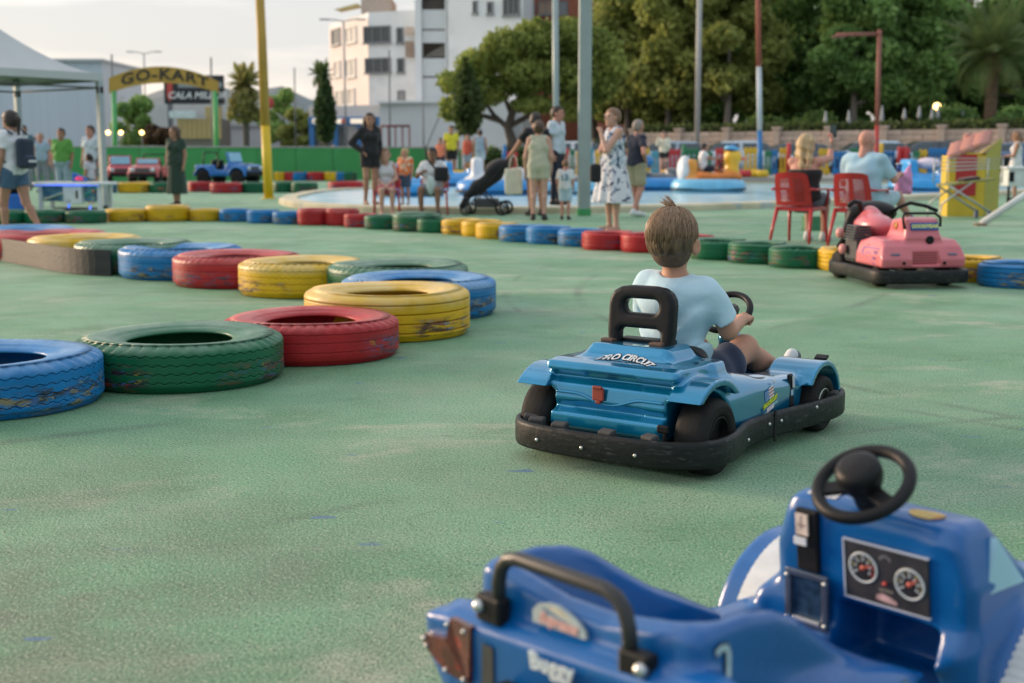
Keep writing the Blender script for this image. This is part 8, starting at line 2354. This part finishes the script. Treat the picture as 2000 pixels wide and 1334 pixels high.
# ================================================================= parked cars
def car(label, px, Y, hd, col, h=1.5, L=4.2):
    p_ = P(px, 300, Y); t = thing("parked_car", label, "car", (p_.x, Y, .3), heading(hd), "cars parked below the block wall")
    m = M("car_" + col[0], col[1], .25, metal=.3, coat=.8)
    def cab(p, g):
        x, y, z = p; ax = np.abs(x)
        d = s_poly2(y, z, [(-L * .47, .75), (-L * .40, h * .84), (-L * .30, h - .03), (L * .02, h), (L * .14, h * .92), (L * .27, .90), (L * .27, .75)])
        return smax(d, ax - (.80 - .22 * np.clip((z - .85) / .6, 0, 1)) , .08) - g
    def body(p):
        x, y, z = p; ax = np.abs(x)
        d = s_poly2(y, z, [(-L * .49, .34), (-L * .5, .70), (-L * .47, .92), (L * .20, .92), (L * .44, .78), (L * .5, .62), (L * .5, .32), (L * .3, .24), (-L * .3, .24)])
        d = smax(d, ax - .86, .14); d = smin(d, cab(p, 0), .04)
        for wy in (-L * .30, L * .30): d = np.maximum(d, -np.maximum(np.sqrt((y - wy) ** 2 + (z - .31) ** 2) - .36, .60 - ax))
        return d
    sdf_part("body", body, (-1, -L * .55, .15), (1, L * .55, h + .1), .055, m, t)
    def glass(p):
        x, y, z = p; d = cab(p, .012); d = np.maximum(d, np.maximum(.95 - z, z - h + .09)); 
        for py_, w_ in ((-L * .12, .05), (L * .06, .04)): d = np.maximum(d, -np.maximum(np.abs(y - py_) - w_, .60 - np.abs(x)))
        return d
    sdf_part("windows", glass, (-1, -L * .55, .85), (1, L * .55, h + .1), .05, M("car_glass", (.05, .07, .08), .12, spec=.8), t)
    for x in (-.76, .76):
        for y in (-L * .30, L * .30):
            w_ = thing("wheel", None, None); w_.parent = t; w_.location = (x, y, .31); X_ = Matrix.Rotation((1 if x > 0 else -1) * PI / 2, 4, 'Y')
            MB().lathe([(.19, -.1), (.31, -.1), (.31, .1), (.20, .1)], 22, X_).build("tyre", RUB, w_); MB().lathe([(.20, .08), (.05, .06), (0, .08)], 16, X_).build("rim", M("rim_silver", (.5, .5, .52), .3, metal=.7), w_)
    for x in (-.6, .6): MB().box((x, L * .485, .66), (.34, .10, .13), bev=.03).build("headlight", M("lamp_clear", 0), t); MB().box((x, -L * .485, .74), (.24, .10, .22), bev=.03).build("tail_light", M("lamp_tail", (.35, .02, .02), .3), t)
for a in (("white car parked behind the small boy, left of the square grey post", 1138, 57, 88, ("white", (.60, .62, .63)), 1.42), ("silver blue car parked behind the woman in the cream top", 1300, 58, -85, ("silverblue", (.30, .38, .44)), 1.43),
          ("pale silver car with a rounded roof behind the blue and white pole", 1465, 57, 92, ("palesilver", (.48, .55, .60)), 1.43), ("dark grey car parked right of the blue and white pole", 1580, 60, 90, ("darkgrey", (.07, .085, .095)), 1.38),
          ("pale blue car parked behind the seated couple", 1690, 57, -88, ("paleblue", (.42, .54, .64)), 1.43), ("black car parked behind the yellow playhouse", 1845, 57, 88, ("black", (.03, .033, .036)), 1.43), ("grey car at the right edge behind the woman in white", 2010, 57, 90, ("slate", (.10, .16, .26)), 1.36)): car(*a)

# ================================================================= yellow playhouse, rack, counter, strut
q = G(1890, 423); YH = thing("playhouse_kiosk", "yellow toy playhouse kiosk with a red panel and pink roof tiles", "kiosk", (q.x, q.y + .35, 0), R_(-6))
YM = M("kiosk_yellow", (.62, .43, .03), .5, var=.08, vs=3); YM2 = M("kiosk_olive", (.42, .36, .06), .55, var=.08, vs=3)
fw, dp, hh = .62, .55, 1.06
MB().prism([(-fw / 2, -.3), (fw / 2, -.3), (fw / 2, .3), (-fw / 2, .3)], 0, hh).build("front_case", YM, YH)
mb = MB(); mb.add([(fw / 2 + .004, -.29, 0), (fw / 2 + .34, .05, 0), (fw / 2 + .34, .05, 1.38), (fw / 2 + .004, -.29, 1.10), (fw / 2 + .004, .28, 0), (fw / 2 + .004, .28, 1.10)], [[0, 1, 2, 3], [1, 4, 5, 2], [3, 2, 5], [0, 4, 1]]); mb.build("side_case", YM2, YH)
MB().box((-.02, -.312, .72), (.36, .03, .72), bev=.01).build("red_panel", M("panel_red", (.42, .018, .02), .4), YH); MB().box((-.02, -.306, .72), (.42, .02, .78), bev=.01).build("panel_rim", YM, YH)
TIL = M("tile_pink", (.50, .24, .20), .7, var=.15)
tl = MB(); tl.tube([(-.13, 0, -.045), (.13, 0, .045)], .07, 10, radii=[.072, .058]); tlm = tl.mesh("tile", TIL)
for row in range(4):
    for k in range(3):
        o = link("tile", tlm, YH); o.location = (-.20 + .21 * k + .05 * row, -.30 + .15 * row, hh + .03 + .085 * k + .055 * row)
MB().sphere((.10, .25, hh + .34), (.07, .06, .06)).build("ridge_knob", TIL, YH); MB().sphere((.24, .27, hh + .36), (.05, .05, .05)).build("ridge_knob", TIL, YH)
q = G(1870, 428); RK = thing("folding_rack", "grey wire folding rack on crossed legs in front of the yellow playhouse", "rack", (q.x + .05, q.y + .1, 0), R_(8))
RM = M("rack_grey", (.42, .45, .43), .4, metal=.5); FT_ = M("foot_bluegrey", (.08, .11, .18), .5)
for y in (-.22, .22):
    MB().bar((-.42, y, .26), (.10, y, .62), .016).build("rack_leg", RM, RK); MB().bar((-.30, y, .56), (.42, y, .13), .020).build("rack_leg", RM, RK)
    MB().box((.43, y, .07), (.06, .06, .14), bev=.01).build("rack_foot", FT_, RK); MB().bar((-.42, y, .26), (-.46, y, 0), .016).build("rack_leg", RM, RK)
MB().box((.10, 0, .62), (.85, .46, .03), rot=(0, -.12, 0), bev=.01).build("shelf", M("shelf_olive", (.22, .22, .06), .6, var=.3, vs=5), RK)
for k in range(4): MB().bar((-.36 + .0 * k, -.24, .80 + .07 * k), (.62, -.24, .86 + .05 * k), .007).build("wire", RM, RK); MB().bar((-.36, .24, .80 + .07 * k), (.62, .24, .86 + .05 * k), .007).build("wire", RM, RK)
for x in (-.36, .62): 
    for y in (-.24, .24): MB().bar((x, y, .60), (x, y, 1.02), .012).build("wire_post", RM, RK)
MB().box((.15, .0, .67), (.34, .20, .06), rot=(0, -.1, .2), bev=.025).build("folded_cloth", cloth("cloth_darkbrown", (.05, .035, .03)), RK)
q = G(1985, 408); CT = thing("counter", "white counter with a black stripe at the right edge", "counter", (q.x + .25, q.y + .2, 0), 0)
MB().box((0, 0, .62), (.9, .4, .34), bev=.02).build("counter_case", WPL, CT); MB().box((0, 0, .82), (1.0, .46, .04), bev=.01).build("counter_top", WHT, CT); MB().box((-.38, -.206, .64), (.10, .014, .20), bev=.005).build("stripe_panel", BLK, CT)
for x in (-.35, .35): MB().bar((x, 0, 0), (x, 0, .5), .03).build("leg", BLK, CT)
a, b2 = G(1917, 441), P(2075, 333, G(1917, 441).y + .3)
t = thing("support_strut", "slanting white tubular strut rising from the ground at the right edge", "strut", a); MB().tube([(0, 0, .03), b2 - a], .056, 12).build("strut_tube", M("strut_white", (.60, .62, .60), .4), t); MB().box((-.02, 0, .02), (.16, .14, .04), bev=.01).build("strut_foot", M("strut_rust", (.25, .17, .10), .7), t)
